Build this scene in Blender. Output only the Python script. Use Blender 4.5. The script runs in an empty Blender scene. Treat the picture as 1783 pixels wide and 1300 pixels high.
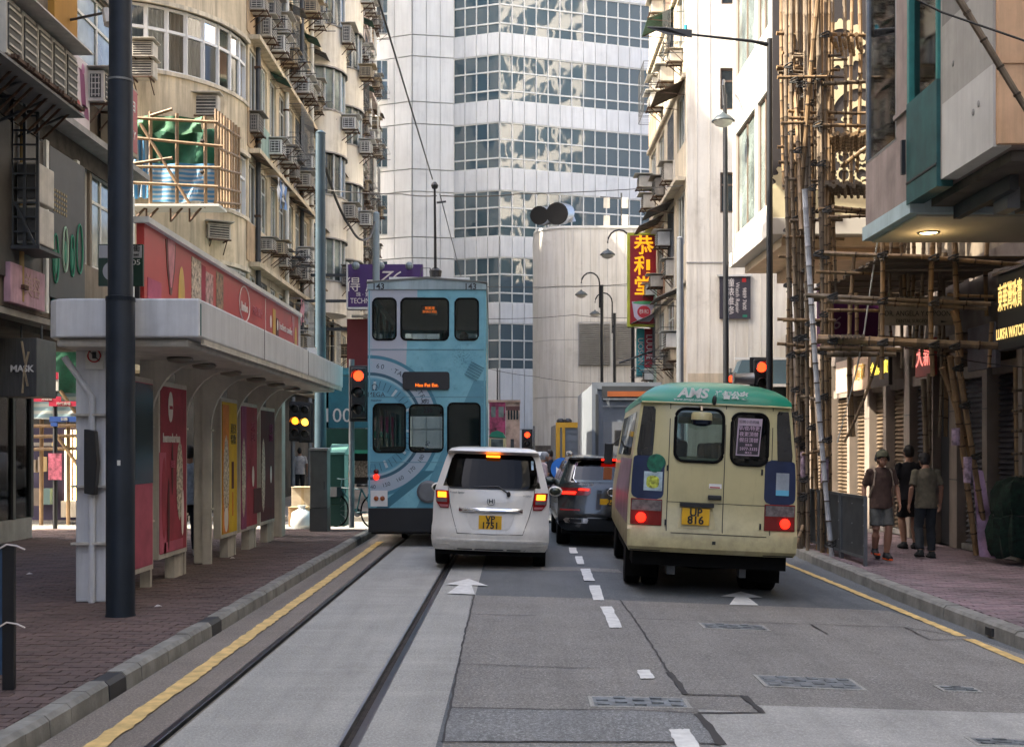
import bpy, bmesh, math, random
from mathutils import Vector, Matrix
R = math.radians
random.seed(11)
sc = bpy.context.scene
col = sc.collection
# ------------------------------------------------------------------ camera, light, exposure
F, VX, VY, H = 2000.0, 895.0, 780.0, 1.75      # focal length, vanishing point (photo pixels), eye height
cam_d = bpy.data.cameras.new('camera'); cam = bpy.data.objects.new('camera', cam_d); col.objects.link(cam)
cam.location = (0, 0, H); cam.rotation_euler = (R(90), 0, 0)
cam_d.sensor_width = 36; cam_d.lens = F/1783*36
cam_d.shift_x = -(VX-891.5)/1783; cam_d.shift_y = (VY-650)/1783
cam_d.clip_start = .1; cam_d.clip_end = 900
cam_d.dof.use_dof = True; cam_d.dof.focus_distance = 15.5; cam_d.dof.aperture_fstop = 5.6
sc.camera = cam
SUN_EL, SUN_AZ = 47.0, -13.0                      # from the left, SUN_AZ degrees ahead of square to the street
w = bpy.data.worlds.new('World'); sc.world = w; w.use_nodes = True
nt = w.node_tree; bg = nt.nodes['Background']
sky = nt.nodes.new('ShaderNodeTexSky'); sky.sky_type = 'NISHITA'; sky.sun_disc = False
sky.sun_elevation = R(SUN_EL); sky.sun_rotation = R(270+SUN_AZ); sky.dust_density = 5.0; sky.air_density = .8
nt.links.new(sky.outputs[0], bg.inputs[0]); bg.inputs[1].default_value = .15
sun_d = bpy.data.lights.new('sun', 'SUN'); sun_d.energy = 3.6; sun_d.angle = R(.55); sun_d.color = (1, .88, .70)
sun = bpy.data.objects.new('sun', sun_d); col.objects.link(sun)
_sd = Vector((-math.cos(R(SUN_EL))*math.cos(R(SUN_AZ)), math.cos(R(SUN_EL))*math.sin(R(SUN_AZ)), math.sin(R(SUN_EL))))
sun.rotation_euler = _sd.to_track_quat('Z', 'Y').to_euler(); sun.location = (-20, 20, 40)
sc.view_settings.view_transform = 'Standard'; sc.view_settings.look = 'None'
sc.view_settings.exposure = 2.5; sc.view_settings.gamma = 1
sc.render.engine = 'CYCLES'
sc.cycles.use_denoising = True
try: sc.cycles.denoiser = 'OPENIMAGEDENOISE'
except Exception: pass
sc.cycles.max_bounces = 8; sc.cycles.diffuse_bounces = 4; sc.cycles.transparent_max_bounces = 12
sc.cycles.sample_clamp_indirect = 6; sc.cycles.caustics_reflective = False; sc.cycles.caustics_refractive = False

# ------------------------------------------------------------------ helpers
def P(x, y, Y): return Vector(((x-VX)*Y/F, Y, H+(VY-y)*Y/F))
def PX(x, Y): return (x-VX)*Y/F
def PZ(y, Y): return H+(VY-y)*Y/F
def rz(X): return 0.0 if X < .9 else -.04*(min(X, 4.8)-.9)        # road cross-fall to the right kerb
def kx(Y): return 4.77+max(0, Y-14)*.03                            # right kerb line
class Nd:
    """tiny node-expression helper"""
    def __init__(s, m): s.t = m.node_tree; s.b = s.t.nodes['Principled BSDF']; s._c = {}
    def new(s, t, **k):
        n = s.t.nodes.new(t)
        for a, v in k.items(): setattr(n, a, v)
        return n
    def link(s, a, i):
        if hasattr(a, 'node'): s.t.links.new(a, i)
        else: i.default_value = a
    def m(s, op, a, b=0.0, c=0.0):
        n = s.new('ShaderNodeMath', operation=op)
        s.link(a, n.inputs[0]); s.link(b, n.inputs[1]); s.link(c, n.inputs[2]); return n.outputs[0]
    def co(s, kind='Object'):
        if kind == 'World':
            if 'g' not in s._c: s._c['g'] = s.new('ShaderNodeNewGeometry')
            return s._c['g'].outputs['Position']
        if 'c' not in s._c: s._c['c'] = s.new('ShaderNodeTexCoord')
        return s._c['c'].outputs[kind]
    def xyz(s, v):
        n = s.new('ShaderNodeSeparateXYZ'); s.t.links.new(v, n.inputs[0]); return n.outputs
    def scale(s, v, sx, sy, sz):
        n = s.new('ShaderNodeMapping'); s.t.links.new(v, n.inputs[0]); n.inputs['Scale'].default_value = (sx, sy, sz); return n.outputs[0]
    def noise(s, v, sc_, det=4.0, rough=.55):
        n = s.new('ShaderNodeTexNoise'); s.t.links.new(v, n.inputs['Vector']); n.inputs['Scale'].default_value = sc_
        n.inputs['Detail'].default_value = det; n.inputs['Roughness'].default_value = rough; return n.outputs['Fac']
    def ramp(s, f, lo, hi):
        n = s.new('ShaderNodeMapRange'); n.clamp = True; s.link(f, n.inputs[0]); n.inputs[1].default_value = lo; n.inputs[2].default_value = hi; return n.outputs[0]
    def mix(s, f, a, b):
        n = s.new('ShaderNodeMix', data_type='RGBA'); s.link(f, n.inputs[0])
        for v, i in ((a, 6), (b, 7)):
            if hasattr(v, 'node'): s.t.links.new(v, n.inputs[i])
            else: n.inputs[i].default_value = (*v[:3], 1)
        return n.outputs[2]
    def bump(s, f, st, dist=.01):
        n = s.new('ShaderNodeBump'); n.inputs['Strength'].default_value = st; n.inputs['Distance'].default_value = dist
        s.t.links.new(f, n.inputs['Height']); s.t.links.new(n.outputs[0], s.b.inputs['Normal'])
MATS = {}
def lin(c): return tuple(((v/255)/12.92 if v/255 <= .04045 else (((v/255)+.055)/1.055)**2.4) for v in c)
def mat(name, c, rough=.6, metal=0., var=.12, vs=3., st=0., bs=0., bst=0., emis=0., coat=0., sc3=(1, 1, 1), dirt=None, wco='World', ior=None):
    """procedural material: base colour c (linear), large-scale variation var, vertical streaks st, bump"""
    if name in MATS: return MATS[name]
    m = bpy.data.materials.new(name); m.use_nodes = True; n = Nd(m); b = n.b; MATS[name] = m
    b.inputs['Roughness'].default_value = rough; b.inputs['Metallic'].default_value = metal
    if coat: b.inputs['Coat Weight'].default_value = coat; b.inputs['Coat Roughness'].default_value = .06
    if ior: b.inputs['IOR'].default_value = ior
    b.inputs['Base Color'].default_value = (*c, 1)
    m.diffuse_color = (*c, 1)
    if emis:
        b.inputs['Emission Color'].default_value = (*c, 1); b.inputs['Emission Strength'].default_value = emis
        return m
    v = n.scale(n.co(wco), *sc3) if sc3 != (1, 1, 1) else n.co(wco)
    cur = None
    if var:
        f = n.noise(v, vs, 6, .62)
        lo = tuple(x*(1-var*1.6) for x in c); hi = tuple(min(1, x*(1+var)) for x in c)
        cur = n.mix(n.ramp(f, .3, .7), lo, hi)
    if st:
        s1 = n.noise(n.scale(n.co(wco), 3.4, 3.4, .2), 1.6, 7, .7)
        d = dirt or tuple(x*.42 for x in c)
        cur = n.mix(n.m('MULTIPLY', n.ramp(s1, .44, .68), st*.85), cur if cur is not None else c, d)
        s2 = n.noise(n.co(wco), 1.1, 8, .7)
        cur = n.mix(n.m('MULTIPLY', n.ramp(s2, .56, .8), st*.8), cur, tuple(x*.6 for x in d))
    if cur is not None: n.t.links.new(cur, b.inputs['Base Color'])
    if bst: n.bump(n.noise(v, bs, 5, .6), bst, .01)
    return m
class MB:
    def __init__(s): s.v = []; s.f = []
    def add(s, vs, fs):
        o = len(s.v); s.v += [tuple(p) for p in vs]; s.f += [tuple(i+o for i in f) for f in fs]; return s
    def box(s, c, d, rot=0.0, M=None):
        x, y, z = (q/2 for q in d); ca, sa = math.cos(rot), math.sin(rot); pts = []
        for a, b, e in ((-1,-1,-1),(1,-1,-1),(1,1,-1),(-1,1,-1),(-1,-1,1),(1,-1,1),(1,1,1),(-1,1,1)):
            p = Vector((a*x, b*y, e*z))
            if M is not None: p = M @ p
            elif rot: p = Vector((p.x*ca-p.y*sa, p.x*sa+p.y*ca, p.z))
            pts.append(p+Vector(c))
        return s.add(pts, [(0,3,2,1),(4,5,6,7),(0,1,5,4),(1,2,6,5),(2,3,7,6),(3,0,4,7)])
    def bb(s, x0, x1, y0, y1, z0, z1): return s.box(((x0+x1)/2, (y0+y1)/2, (z0+z1)/2), (abs(x1-x0), abs(y1-y0), abs(z1-z0)))
    def beam(s, a, b, w, h=None):
        a, b = Vector(a), Vector(b); d = b-a; h = h or w
        q = d.to_track_quat('Z', 'Y').to_matrix(); return s.box((a+b)/2, (w, h, d.length), M=q)
    def tube(s, pts, r, n=8, caps=True):
        pts = [Vector(p) for p in pts]; rs = r if isinstance(r, (list, tuple)) else [r]*len(pts); rings = []
        for i, p in enumerate(pts):
            d = (pts[min(i+1, len(pts)-1)]-pts[max(i-1, 0)]).normalized()
            up = Vector((0, 0, 1)) if abs(d.z) < .95 else Vector((1, 0, 0))
            u = d.cross(up).normalized(); v = d.cross(u)
            rings.append([p+(u*math.cos(2*math.pi*k/n)+v*math.sin(2*math.pi*k/n))*rs[i] for k in range(n)])
        return s.loft(rings, caps)
    def loft(s, rings, caps=True):
        n = len(rings[0]); vs = [p for r in rings for p in r]; fs = []
        for i in range(len(rings)-1):
            for k in range(n): fs.append((i*n+k, i*n+(k+1) % n, (i+1)*n+(k+1) % n, (i+1)*n+k))
        if caps: fs.append(tuple(range(n-1, -1, -1))); fs.append(tuple((len(rings)-1)*n+k for k in range(n)))
        return s.add(vs, fs)
    def lathe(s, prof, c, n=16, axis='z'):
        rings = []
        for r, z in prof:
            ring = []
            for k in range(n):
                a = 2*math.pi*k/n; x, y = r*math.cos(a), r*math.sin(a)
                p = (x, y, z) if axis == 'z' else ((x, z, y) if axis == 'y' else (z, x, y))
                ring.append(Vector(p)+Vector(c))
            rings.append(ring)
        return s.loft(rings)
    def prism(s, poly, axis, a, b):
        def q(u, v, d): return {'x': (d, u, v), 'y': (u, d, v), 'z': (u, v, d)}[axis]
        return s.loft([[q(u, v, a) for u, v in poly], [q(u, v, b) for u, v in poly]])
    def ell(s, c, r, n=12, m=8):
        prof = [(max(1e-3, math.sin(math.pi*i/m)), -math.cos(math.pi*i/m)) for i in range(m+1)]; rings = []
        for rr, z in prof: rings.append([Vector((c[0]+rr*math.cos(2*math.pi*k/n)*r[0], c[1]+rr*math.sin(2*math.pi*k/n)*r[1], c[2]+z*r[2])) for k in range(n)])
        return s.loft(rings)
    def quad(s, *p): return s.add(p, [tuple(range(len(p)))])
    def build(s, name, m, parent=None, bev=0., smooth=False, world=False, seg=2, fix=True):
        me = bpy.data.meshes.new(name); me.from_pydata(s.v, [], s.f)
        if fix:
            bm = bmesh.new(); bm.from_mesh(me); bmesh.ops.recalc_face_normals(bm, faces=bm.faces); bm.to_mesh(me); bm.free()
        return mk(name, me, m, parent, bev, smooth, world, seg)
def wloc(o):
    v = Vector((0, 0, 0))
    while o: v += o.location; o = o.parent
    return v
def mk(name, me, m, parent=None, bev=0., smooth=False, world=False, seg=2):
    if m: me.materials.append(m)
    if smooth:
        for p in me.polygons: p.use_smooth = True
    o = bpy.data.objects.new(name, me); col.objects.link(o)
    if parent:
        o.parent = parent
        if world: o.location = -wloc(parent)
    if smooth and not bev:
        sm = o.modifiers.new('e', 'EDGE_SPLIT'); sm.split_angle = R(40)
    if bev:
        bm_ = o.modifiers.new('b', 'BEVEL'); bm_.width = bev; bm_.segments = seg; bm_.limit_method = 'ANGLE'; bm_.angle_limit = R(35)
    return o
def tag(o, label=None, cat=None, group=None, kind=None):
    for k, v in (('label', label), ('category', cat), ('group', group), ('kind', kind)):
        if v: o[k] = v
    return o
def thing(name, label, cat, loc=(0, 0, 0), rzr=0.0, group=None):
    o = bpy.data.objects.new(name, None); col.objects.link(o); o.location = loc; o.rotation_euler = (0, 0, rzr); o.empty_display_size = .2
    return tag(o, label, cat, group)
def struct(o): o['kind'] = 'structure'; return o
def stuff(o): o['kind'] = 'stuff'; return o
def copy_tree(o, parent=None):
    c = o.copy(); col.objects.link(c); c.parent = parent
    for ch in list(o.children): copy_tree(ch, c)
    return c
def text(s, size, m, parent, loc, face='-y', align='CENTER', ext=.0025, sx=1., sy=1., bold=0., shear=0., roll=0., name='lettering', world=False, space=1., vert=False, lead=1.):
    cu = bpy.data.curves.new(name, 'FONT'); cu.body = s; cu.size = size; cu.align_x = align; cu.align_y = 'CENTER'; cu.extrude = ext
    cu.offset = bold; cu.shear = shear; cu.space_character = space; cu.space_line = lead; cu.resolution_u = 3; cu.materials.append(m)
    o = bpy.data.objects.new(name, cu); col.objects.link(o)
    if parent: o.parent = parent
    o.location = Vector(loc)-(wloc(parent) if world and parent else Vector((0, 0, 0)))
    rot = {'-y': (90, 0, 0), '+x': (90, 0, 90), '-x': (90, 0, -90), '+z': (0, 0, 0)}[face]
    o.rotation_euler = tuple(R(a) for a in rot)
    if roll: o.rotation_euler = (o.rotation_euler.to_matrix() @ Matrix.Rotation(roll, 3, 'Z')).to_euler()
    o.scale = (sx, sy, 1); return o
def rrect(x0, x1, z0, z1, r, n=5):
    out = []
    for cx, cz, a0 in ((x1-r, z1-r, 0), (x0+r, z1-r, 90), (x0+r, z0+r, 180), (x1-r, z0+r, 270)):
        for k in range(n+1):
            a = R(a0+90*k/n); out.append((cx+r*math.cos(a), cz+r*math.sin(a)))
    return out
def holed(name, outer, holes, fn, th, m, parent=None, world=False, bev=0., smooth=False):
    """flat panel with holes: outer/holes are (u,v) loops, fn(u,v,d) -> world point, d = depth 0..th"""
    bm = bmesh.new()
    for loop in [outer]+holes:
        vs = [bm.verts.new((u, v, 0)) for u, v in loop]
        for i in range(len(vs)): bm.edges.new((vs[i], vs[(i+1) % len(vs)]))
    bmesh.ops.triangle_fill(bm, edges=bm.edges[:], use_beauty=True)
    ret = bmesh.ops.extrude_face_region(bm, geom=bm.faces[:])
    for g in ret['geom']:
        if isinstance(g, bmesh.types.BMVert): g.co.z = th
    bmesh.ops.recalc_face_normals(bm, faces=bm.faces[:])
    for v in bm.verts: v.co = fn(v.co.x, v.co.y, v.co.z)
    bmesh.ops.recalc_face_normals(bm, faces=bm.faces[:])
    me = bpy.data.meshes.new(name); bm.to_mesh(me); bm.free()
    return mk(name, me, m, parent, bev, smooth, world)
def ring_(name, c, r, t_, m, parent, world=False):
    q = [(c[0]+r*math.cos(2*math.pi*k/24), c[1], c[2]+r*math.sin(2*math.pi*k/24)) for k in range(25)]; return MB().tube(q, t_, 6, False).build(name, m, parent, world=world)
ORD = ['first', 'second', 'third', 'fourth', 'fifth', 'sixth', 'seventh', 'eighth', 'ninth', 'tenth', 'eleventh', 'twelfth', 'thirteenth', 'fourteenth', 'fifteenth', 'sixteenth', 'seventeenth', 'eighteenth', 'nineteenth', 'twentieth']

# ------------------------------------------------------------------ materials
def glass_mat(name, tint, refl=.9, rough=.03, wav=0., ws=2.):
    """see-through tinted pane: transparent tint under a Fresnel reflection"""
    m = bpy.data.materials.new(name); m.use_nodes = True; n = Nd(m); t = n.t; MATS[name] = m
    t.nodes.remove(n.b); out = t.nodes['Material Output']
    tr = n.new('ShaderNodeBsdfTransparent'); tr.inputs[0].default_value = (*tint, 1)
    gl = n.new('ShaderNodeBsdfGlossy'); gl.inputs[0].default_value = (refl, refl, refl, 1); gl.inputs['Roughness'].default_value = rough
    fr = n.new('ShaderNodeFresnel'); fr.inputs[0].default_value = 1.5
    if wav:
        bu = n.new('ShaderNodeBump'); bu.inputs['Strength'].default_value = wav; bu.inputs['Distance'].default_value = .05
        t.links.new(n.noise(n.co('World'), ws, 2), bu.inputs['Height']); t.links.new(bu.outputs[0], gl.inputs['Normal']); t.links.new(bu.outputs[0], fr.inputs['Normal'])
    mx = n.new('ShaderNodeMixShader'); t.links.new(fr.outputs[0], mx.inputs[0]); t.links.new(tr.outputs[0], mx.inputs[1]); t.links.new(gl.outputs[0], mx.inputs[2])
    t.links.new(mx.outputs[0], out.inputs[0]); return m
G_CLEAR = glass_mat('clear_glass', (.75, .82, .82)); G_TINT = glass_mat('tinted_glass', (.16, .19, .21)); G_DARK = glass_mat('dark_glass', (.05, .06, .07))
def tower_glass():
    m = mat('tower_glass', (.045, .078, .095), .05, 0, 0, ior=2.1); n = Nd(m)
    f1 = n.noise(n.scale(n.co('World'), 1, 1, .8), .55, 2, .5); n.bump(f1, .4, .12); return m
G_TOWER = tower_glass()
G_WIN = mat('window_glass', (.035, .05, .055), .07, 0, .5, 1.3, ior=1.6)
G_WINL = mat('pale_window_glass', (.16, .2, .19), .12, 0, .5, 1.1, ior=1.5)
WHITE = mat('white_paint', (.72, .72, .70), .5, var=.06)
WFR = mat('window_frame', (.62, .62, .58), .5, var=.1)
BLACK = mat('black_paint', (.012, .013, .015), .45, var=.1)
RUBBER = mat('rubber', (.008, .008, .008), .95, var=.1, vs=9); Nd(RUBBER).b.inputs['Specular IOR Level'].default_value = .12
STEEL = mat('steel', (.32, .33, .34), .38, .9, .15, 5)
CHROME = mat('chrome', (.75, .76, .78), .12, 1., .03)
GREYM = mat('grey_metal', (.16, .17, .18), .5, .3, .15, 4)
DKGREY = mat('dark_grey_metal', (.045, .05, .055), .5, .2, .18, 4)
RUST = mat('rusty_iron', (.09, .05, .03), .85, .1, .4, 9)
AC_M = mat('ac_casing', (.50, .475, .42), .6, 0, .15, 4, st=.55)
AC_G = mat('ac_grille', (.05, .05, .048), .6, .2, .2, 9)
BAMB = mat('bamboo', (.235, .15, .075), .55, 0, .3, 7, sc3=(1, 1, .35), bs=20, bst=.1)
BAMBG = mat('old_bamboo', (.18, .135, .09), .65, 0, .3, 7, sc3=(1, 1, .35), bs=20, bst=.1)
TIE = mat('black_tie', (.015, .014, .013), .7, var=.1)
CREAM = mat('cream_plaster', (.66, .555, .39), .88, 0, .18, .8, st=1.0, bs=14, bst=.25)
CREAM2 = mat('pale_plaster', (.68, .60, .46), .88, 0, .16, .8, st=.95, bs=14, bst=.25)
PINKP = mat('pinkish_plaster', (.50, .41, .37), .88, 0, .12, .8, st=.75, bs=14, bst=.25)
PEACH = mat('peach_plaster', (.66, .42, .25), .88, 0, .12, 1.5, st=.5, bs=18, bst=.3)
WHITEP = mat('white_render', (.80, .75, .65), .85, 0, .08, .7, st=.5, bs=12, bst=.15, dirt=(.34, .27, .18))
TOWERW = mat('white_tower_panel', (.62, .62, .605), .55, 0, .07, .5, st=.35, dirt=(.3, .3, .3))
CONC = mat('concrete', (.33, .32, .30), .9, 0, .15, 2.5, st=.3, bs=40, bst=.3)
RED = mat('red_paint', (.42, .02, .02), .5, var=.12)
LAMP_R = mat('red_lamp', (1, .035, .008), emis=1.1)
LAMP_T = mat('tail_lamp_red', (1, .012, .004), emis=.9)
LAMP_A = mat('amber_lamp', (1, .2, .01), emis=1.0)
LAMP_Y = mat('yellow_lamp', (1, .42, .04), emis=1.0)
LAMP_W = mat('warm_lamp', (1, .62, .22), emis=3.)
LED_O = mat('orange_led', (1, .17, .01), emis=.42)
SKIN = mat('skin', (.32, .17, .11), .6, var=.08)
HAIR = mat('black_hair', (.012, .010, .009), .6, var=.2, vs=30)
HAIRG = mat('grey_hair', (.30, .30, .31), .6, var=.2, vs=30)
# ------------------------------------------------------------------ ground, road, rails, kerbs, pavements
def asphalt(name, c, sp=.35, big=.25, rough=.85):
    m = mat(name, c, rough, 0, 0); n = Nd(m); w_ = n.co('World')
    f1 = n.noise(w_, 1.3, 6, .6); f2 = n.noise(w_, 170, 2, .6); f3 = n.noise(n.scale(w_, .35, 3.2, 1), 1.6, 5, .6); f5 = n.noise(w_, 26, 4, .7); f6 = n.noise(w_, 60, 3, .7)
    a = n.mix(n.ramp(f1, .3, .7), tuple(x*(1-big) for x in c), tuple(x*(1+big*.6) for x in c))
    a = n.mix(n.m('MULTIPLY', n.ramp(f3, .5, .72), .5), a, tuple(x*1.35 for x in c))
    a = n.mix(n.m('MULTIPLY', n.ramp(f2, .45, .68), sp), a, tuple(x*.35 for x in c))
    a = n.mix(n.m('MULTIPLY', n.ramp(f5, .40, .66), min(.85, sp*1.0)), a, tuple(x*.5 for x in c)); a = n.mix(n.m('MULTIPLY', n.ramp(f6, .50, .64), min(.9, sp*1.3)), a, tuple(min(1, x*1.75) for x in c)); ty = n.noise(n.scale(w_, 2.6, .09, 1), 1.0, 5, .6); a = n.mix(n.m('MULTIPLY', n.ramp(ty, .48, .68), .38), a, tuple(x*.55 for x in c))
    oil = n.noise(n.scale(w_, 1.6, .5, 1), .8, 7, .7); a = n.mix(n.m('MULTIPLY', n.ramp(oil, .55, .72), .45), a, tuple(x*.42 for x in c))
    f4 = n.noise(w_, 310, 1, .5); a = n.mix(n.m('MULTIPLY', n.ramp(f4, .6, .75), sp*.8), a, tuple(min(1, x*2.2) for x in c))
    st = n.noise(w_, .45, 9, .7); a = n.mix(n.m('MULTIPLY', n.ramp(st, .58, .75), .35), a, tuple(x*.55 for x in c))
    n.t.links.new(a, n.b.inputs['Base Color']); n.bump(n.m('ADD', f6, n.m('MULTIPLY', f2, .6)), .7, .012); return m
ASP_D = asphalt('dark_asphalt', (.138, .150, .155), .5); ASP_W = asphalt('worn_asphalt', (.245, .235, .215), .65)
ASP_C = asphalt('coarse_asphalt', (.235, .24, .235), .9, .35); CON_R = asphalt('road_concrete', (.40, .395, .362), .4, .22)
CON_W = asphalt('pale_concrete', (.42, .415, .385), .35, .2); SIDE = asphalt('gutter_concrete', (.235, .205, .175), .5, .25)
PAINT_W = mat('road_white', (.72, .72, .68), .7, 0, .14, 9); PAINT_Y = mat('road_yellow', (.70, .49, .19), .7, 0, .22, 7)
SEAL = mat('bitumen_seal', (.035, .032, .03), .7, var=.2)
def G(px, py):
    X = 0
    for _ in range(6):
        Y = F*(H-rz(X))/(py-VY); X = (px-VX)*Y/F
    return (X, Y)
def sheet(name, poly, dz, m, parent=None, th=0):
    bm = bmesh.new(); bm.faces.new([bm.verts.new((x, y, 0)) for x, y in poly])
    bmesh.ops.bisect_plane(bm, geom=bm.verts[:]+bm.edges[:]+bm.faces[:], plane_co=(.9, 0, 0), plane_no=(1, 0, 0)); bmesh.ops.bisect_plane(bm, geom=bm.verts[:]+bm.edges[:]+bm.faces[:], plane_co=(4.8, 0, 0), plane_no=(1, 0, 0))
    for v in bm.verts: v.co.z = rz(v.co.x)+dz
    for f in bm.faces:
        if f.normal.z < 0: pass
    bmesh.ops.recalc_face_normals(bm, faces=bm.faces[:]); bm.normal_update()
    for f in bm.faces:
        if f.normal.z < 0: f.normal_flip()
    me = bpy.data.meshes.new(name); bm.to_mesh(me); bm.free(); return mk(name, me, m, parent)
def rect(x0, x1, y0, y1): return [(x0, y0), (x1, y0), (x1, y1), (x0, y1)]
gr = MB().quad((-400, -300, -.32), (400, -300, -.32), (400, 600, -.32), (-400, 600, -.32)).build('ground', SIDE); struct(gr)
road = sheet('road', rect(-.46, 9.5, -14, 90), 0, ASP_D); struct(road); tag(road, 'grey asphalt carriageway with white arrows and dashed lane line')
# beyond the tram the road is one sheet; under the tram the track slab
RL0, RL1, RR0, RR1 = -2.17, -2.07, -1.045, -.915
def slab(name, x0, x1, m, y0=-14, y1=90):
    return MB().bb(x0, x1, y0, y1, -.3, 0).build(name, m, road)
slab('track_slab', RL1, RR0, CON_R); slab('track_slab', RR1, -.46, CON_R); slab('gutter', -2.8, RL0, SIDE)
for x0, x1, hd0, hd1 in ((RL0, RL1, RL0, RL0+.052), (RR0, RR1, RR1-.052, RR1)):
    MB().bb(x0, x1, -14, 90, -.3, -.035).build('rail_groove', mat('groove_grit', (.035, .027, .021), .9, 0, .5, 12), road)
    MB().bb(hd0, hd1, -14, 90, -.2, .006).build('rail_head', mat('rail_steel', (.115, .125, .14), .3, .8, .25, 3), road, bev=.006)
MB().bb(RR0, RR0+.02, -14, 90, -.2, .003).build('rail_lip', STEEL, road)
MB().bb(RL1-.012, RL1, -14, 90, -.2, .002).build('rail_lip', mat('rust_lip', (.20, .17, .13), .6, .3, .2), road)
# resurfaced areas
struct(sheet('road_patch', [G(822, 1036), G(1080, 1045), G(1545, 1063), (kx(10)-.01, 10), (kx(9)-.01, 5.0), (-.40, 5.0)], .004, ASP_W))
struct(sheet('road_patch', [G(785, 1234), G(1212, 1243), G(1250, 1296), G(770, 1292)], .008, ASP_C))
struct(sheet('road_patch', [G(1215, 1236), G(1330, 1243), G(1318, 1229), G(1783, 1243), (4.7, 7.0), (4.7, 5.1), (1.35, 5.1), G(1254, 1298)], .0085, CON_W))
struct(sheet('road_patch', [G(845, 985), G(1076, 991), G(1084, 997), G(842, 992)], .004, ASP_W))
def crack(pts, w_=.02):
    pts = [G(*p) for p in pts]; q = []
    for (a, b), (c, d) in zip(pts, pts[1:]):
        n_ = max(2, int(math.hypot(c-a, d-b)/.12))
        for i in range(n_): t = i/n_; q.append((a+(c-a)*t+random.uniform(-.006, .006), b+(d-b)*t+random.uniform(-.006, .006)))
    q.append(pts[-1]); m_ = MB(); vs = []
    for i, (x, y) in enumerate(q):
        x2, y2 = q[min(i+1, len(q)-1)]; x1, y1 = q[max(i-1, 0)]; dx, dy = x2-x1, y2-y1; L = math.hypot(dx, dy) or 1
        h_ = w_*random.uniform(.35, .7); vs += [(x-dy/L*h_, y+dx/L*h_, rz(x)+.012), (x+dy/L*h_, y-dx/L*h_, rz(x)+.012)]
    m_.add(vs, [(2*i, 2*i+2, 2*i+3, 2*i+1) for i in range(len(q)-1)])
    return m_.build('crack_seal', SEAL, road)
for c_ in ([(1080, 1046), (1105, 1078), (1165, 1172)], [(820, 1070), (935, 1073)], [(798, 1157), (1045, 1165)],
           [(1105, 1078), (1575, 1093), (1660, 1107)], [(1412, 1088), (1441, 1105)], [(1575, 1093), (1620, 1115), (1690, 1114)], [(826, 1036), (806, 1120), (772, 1292)], [(772, 1293), (1250, 1297)], [(786, 1234), (1210, 1243)]): crack(c_, .015)
crack([(1165, 1172), (1180, 1192), (1193, 1210)], .045); crack([(1193, 1210), (1295, 1213)], .025); crack([(1295, 1213), (1330, 1243), (1215, 1243)], .04); crack([(1214, 1245), (1240, 1275), (1256, 1299)], .06)
for q in ([(1164, 1272), (1199, 1272), (1224, 1310), (1183, 1310)], [(1108, 1168), (1132, 1168), (1140, 1183), (1114, 1183)], [(1045, 1057), (1066, 1057), (1083, 1094), (1062, 1094)],
          [(1025, 1020), (1044, 1020), (1053, 1046), (1034, 1046)], [(1010, 991), (1027, 991), (1036, 1012), (1018, 1012)], [(1001, 969), (1014, 969), (1018, 983), (1005, 983)], [(990, 954), (1003, 954), (1006, 964), (993, 964)]):
    pp = [G(*p) for p in q]; e = []
    for i in range(4):
        a, b = pp[i], pp[(i+1) % 4]
        for k in range(6): t = k/6; e.append((a[0]+(b[0]-a[0])*t+random.uniform(-.008, .008), a[1]+(b[1]-a[1])*t+random.uniform(-.012, .012)))
    sheet('lane_dash', e, .013, PAINT_W, road)
sheet('arrow_marking', [G(*p) for p in ((816, 1008.5), (850, 1021), (821, 1019.5), (827, 1036), (778.5, 1034), (799, 1019.5), (775, 1018))], .013, PAINT_W, road)
sheet('arrow_marking', [G(*p) for p in ((1290, 1031), (1328, 1041), (1303, 1041.5), (1321, 1055), (1270, 1054), (1280, 1040.5), (1255, 1039))], .013, PAINT_W, road)
def yline(xf, y0, y1, w_, gaps=()):
    m_ = MB(); vs = []; n_ = int((y1-y0)/.09)
    for i in range(n_+1):
        Y = y0+(y1-y0)*i/n_; X = xf(Y); vs += [(X-w_/2+random.uniform(-.012, .012), Y, rz(X-w_/2)+.011), (X+w_/2+random.uniform(-.012, .012), Y, rz(X+w_/2)+.011)]
    m_.add(vs, [(2*i, 2*i+1, 2*i+3, 2*i+2) for i in range(n_) if not any(a < y0+(y1-y0)*i/n_ < b for a, b in gaps)])
    return m_.build('yellow_line', PAINT_Y, road)
yline(lambda Y: -2.45-.003*(Y-7), 5, 21.4, .125); yline(lambda Y: 4.5 if Y < 13 else 4.5-.012*(Y-13), 8.2, 22, .115, ((11.35, 11.52),))
def manhole(x0, x1, y0, y1):
    a, b, c, d = G(x0, y1), G(x1, y1), G(x1, y0), G(x0, y0); X0, X1 = (a[0]+d[0])/2, (b[0]+c[0])/2; Y0, Y1 = a[1], d[1]; m_ = MB()
    z = rz((X0+X1)/2); m_.bb(X0, X1, Y0, Y1, z-.1, z+.0125)
    nx = max(3, int((X1-X0)/.11))
    for i in range(nx):
        for j in range(4):
            if (i+j) % 2: continue
            xx = X0+(X1-X0)*(i+.5)/nx; yy = Y0+(Y1-Y0)*(j+.5)/4; m_.bb(xx-.04, xx+.04, yy-(Y1-Y0)*.09, yy+(Y1-Y0)*.09, z, z+.019)
    m_.v = [(x, y, q-z+rz(x)) for x, y, q in m_.v]
    o = m_.build('manhole_cover', mat('cast_iron', (.20, .22, .23), .55, .3, .4, 12), road)
    f_ = MB().bb(X0-.03, X1+.03, Y0-.03, Y1+.03, -.1, .0115); f_.v = [(x, y, q+rz(x)) for x, y, q in f_.v]; f_.build('cover_frame', CON_R, road)
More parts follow.
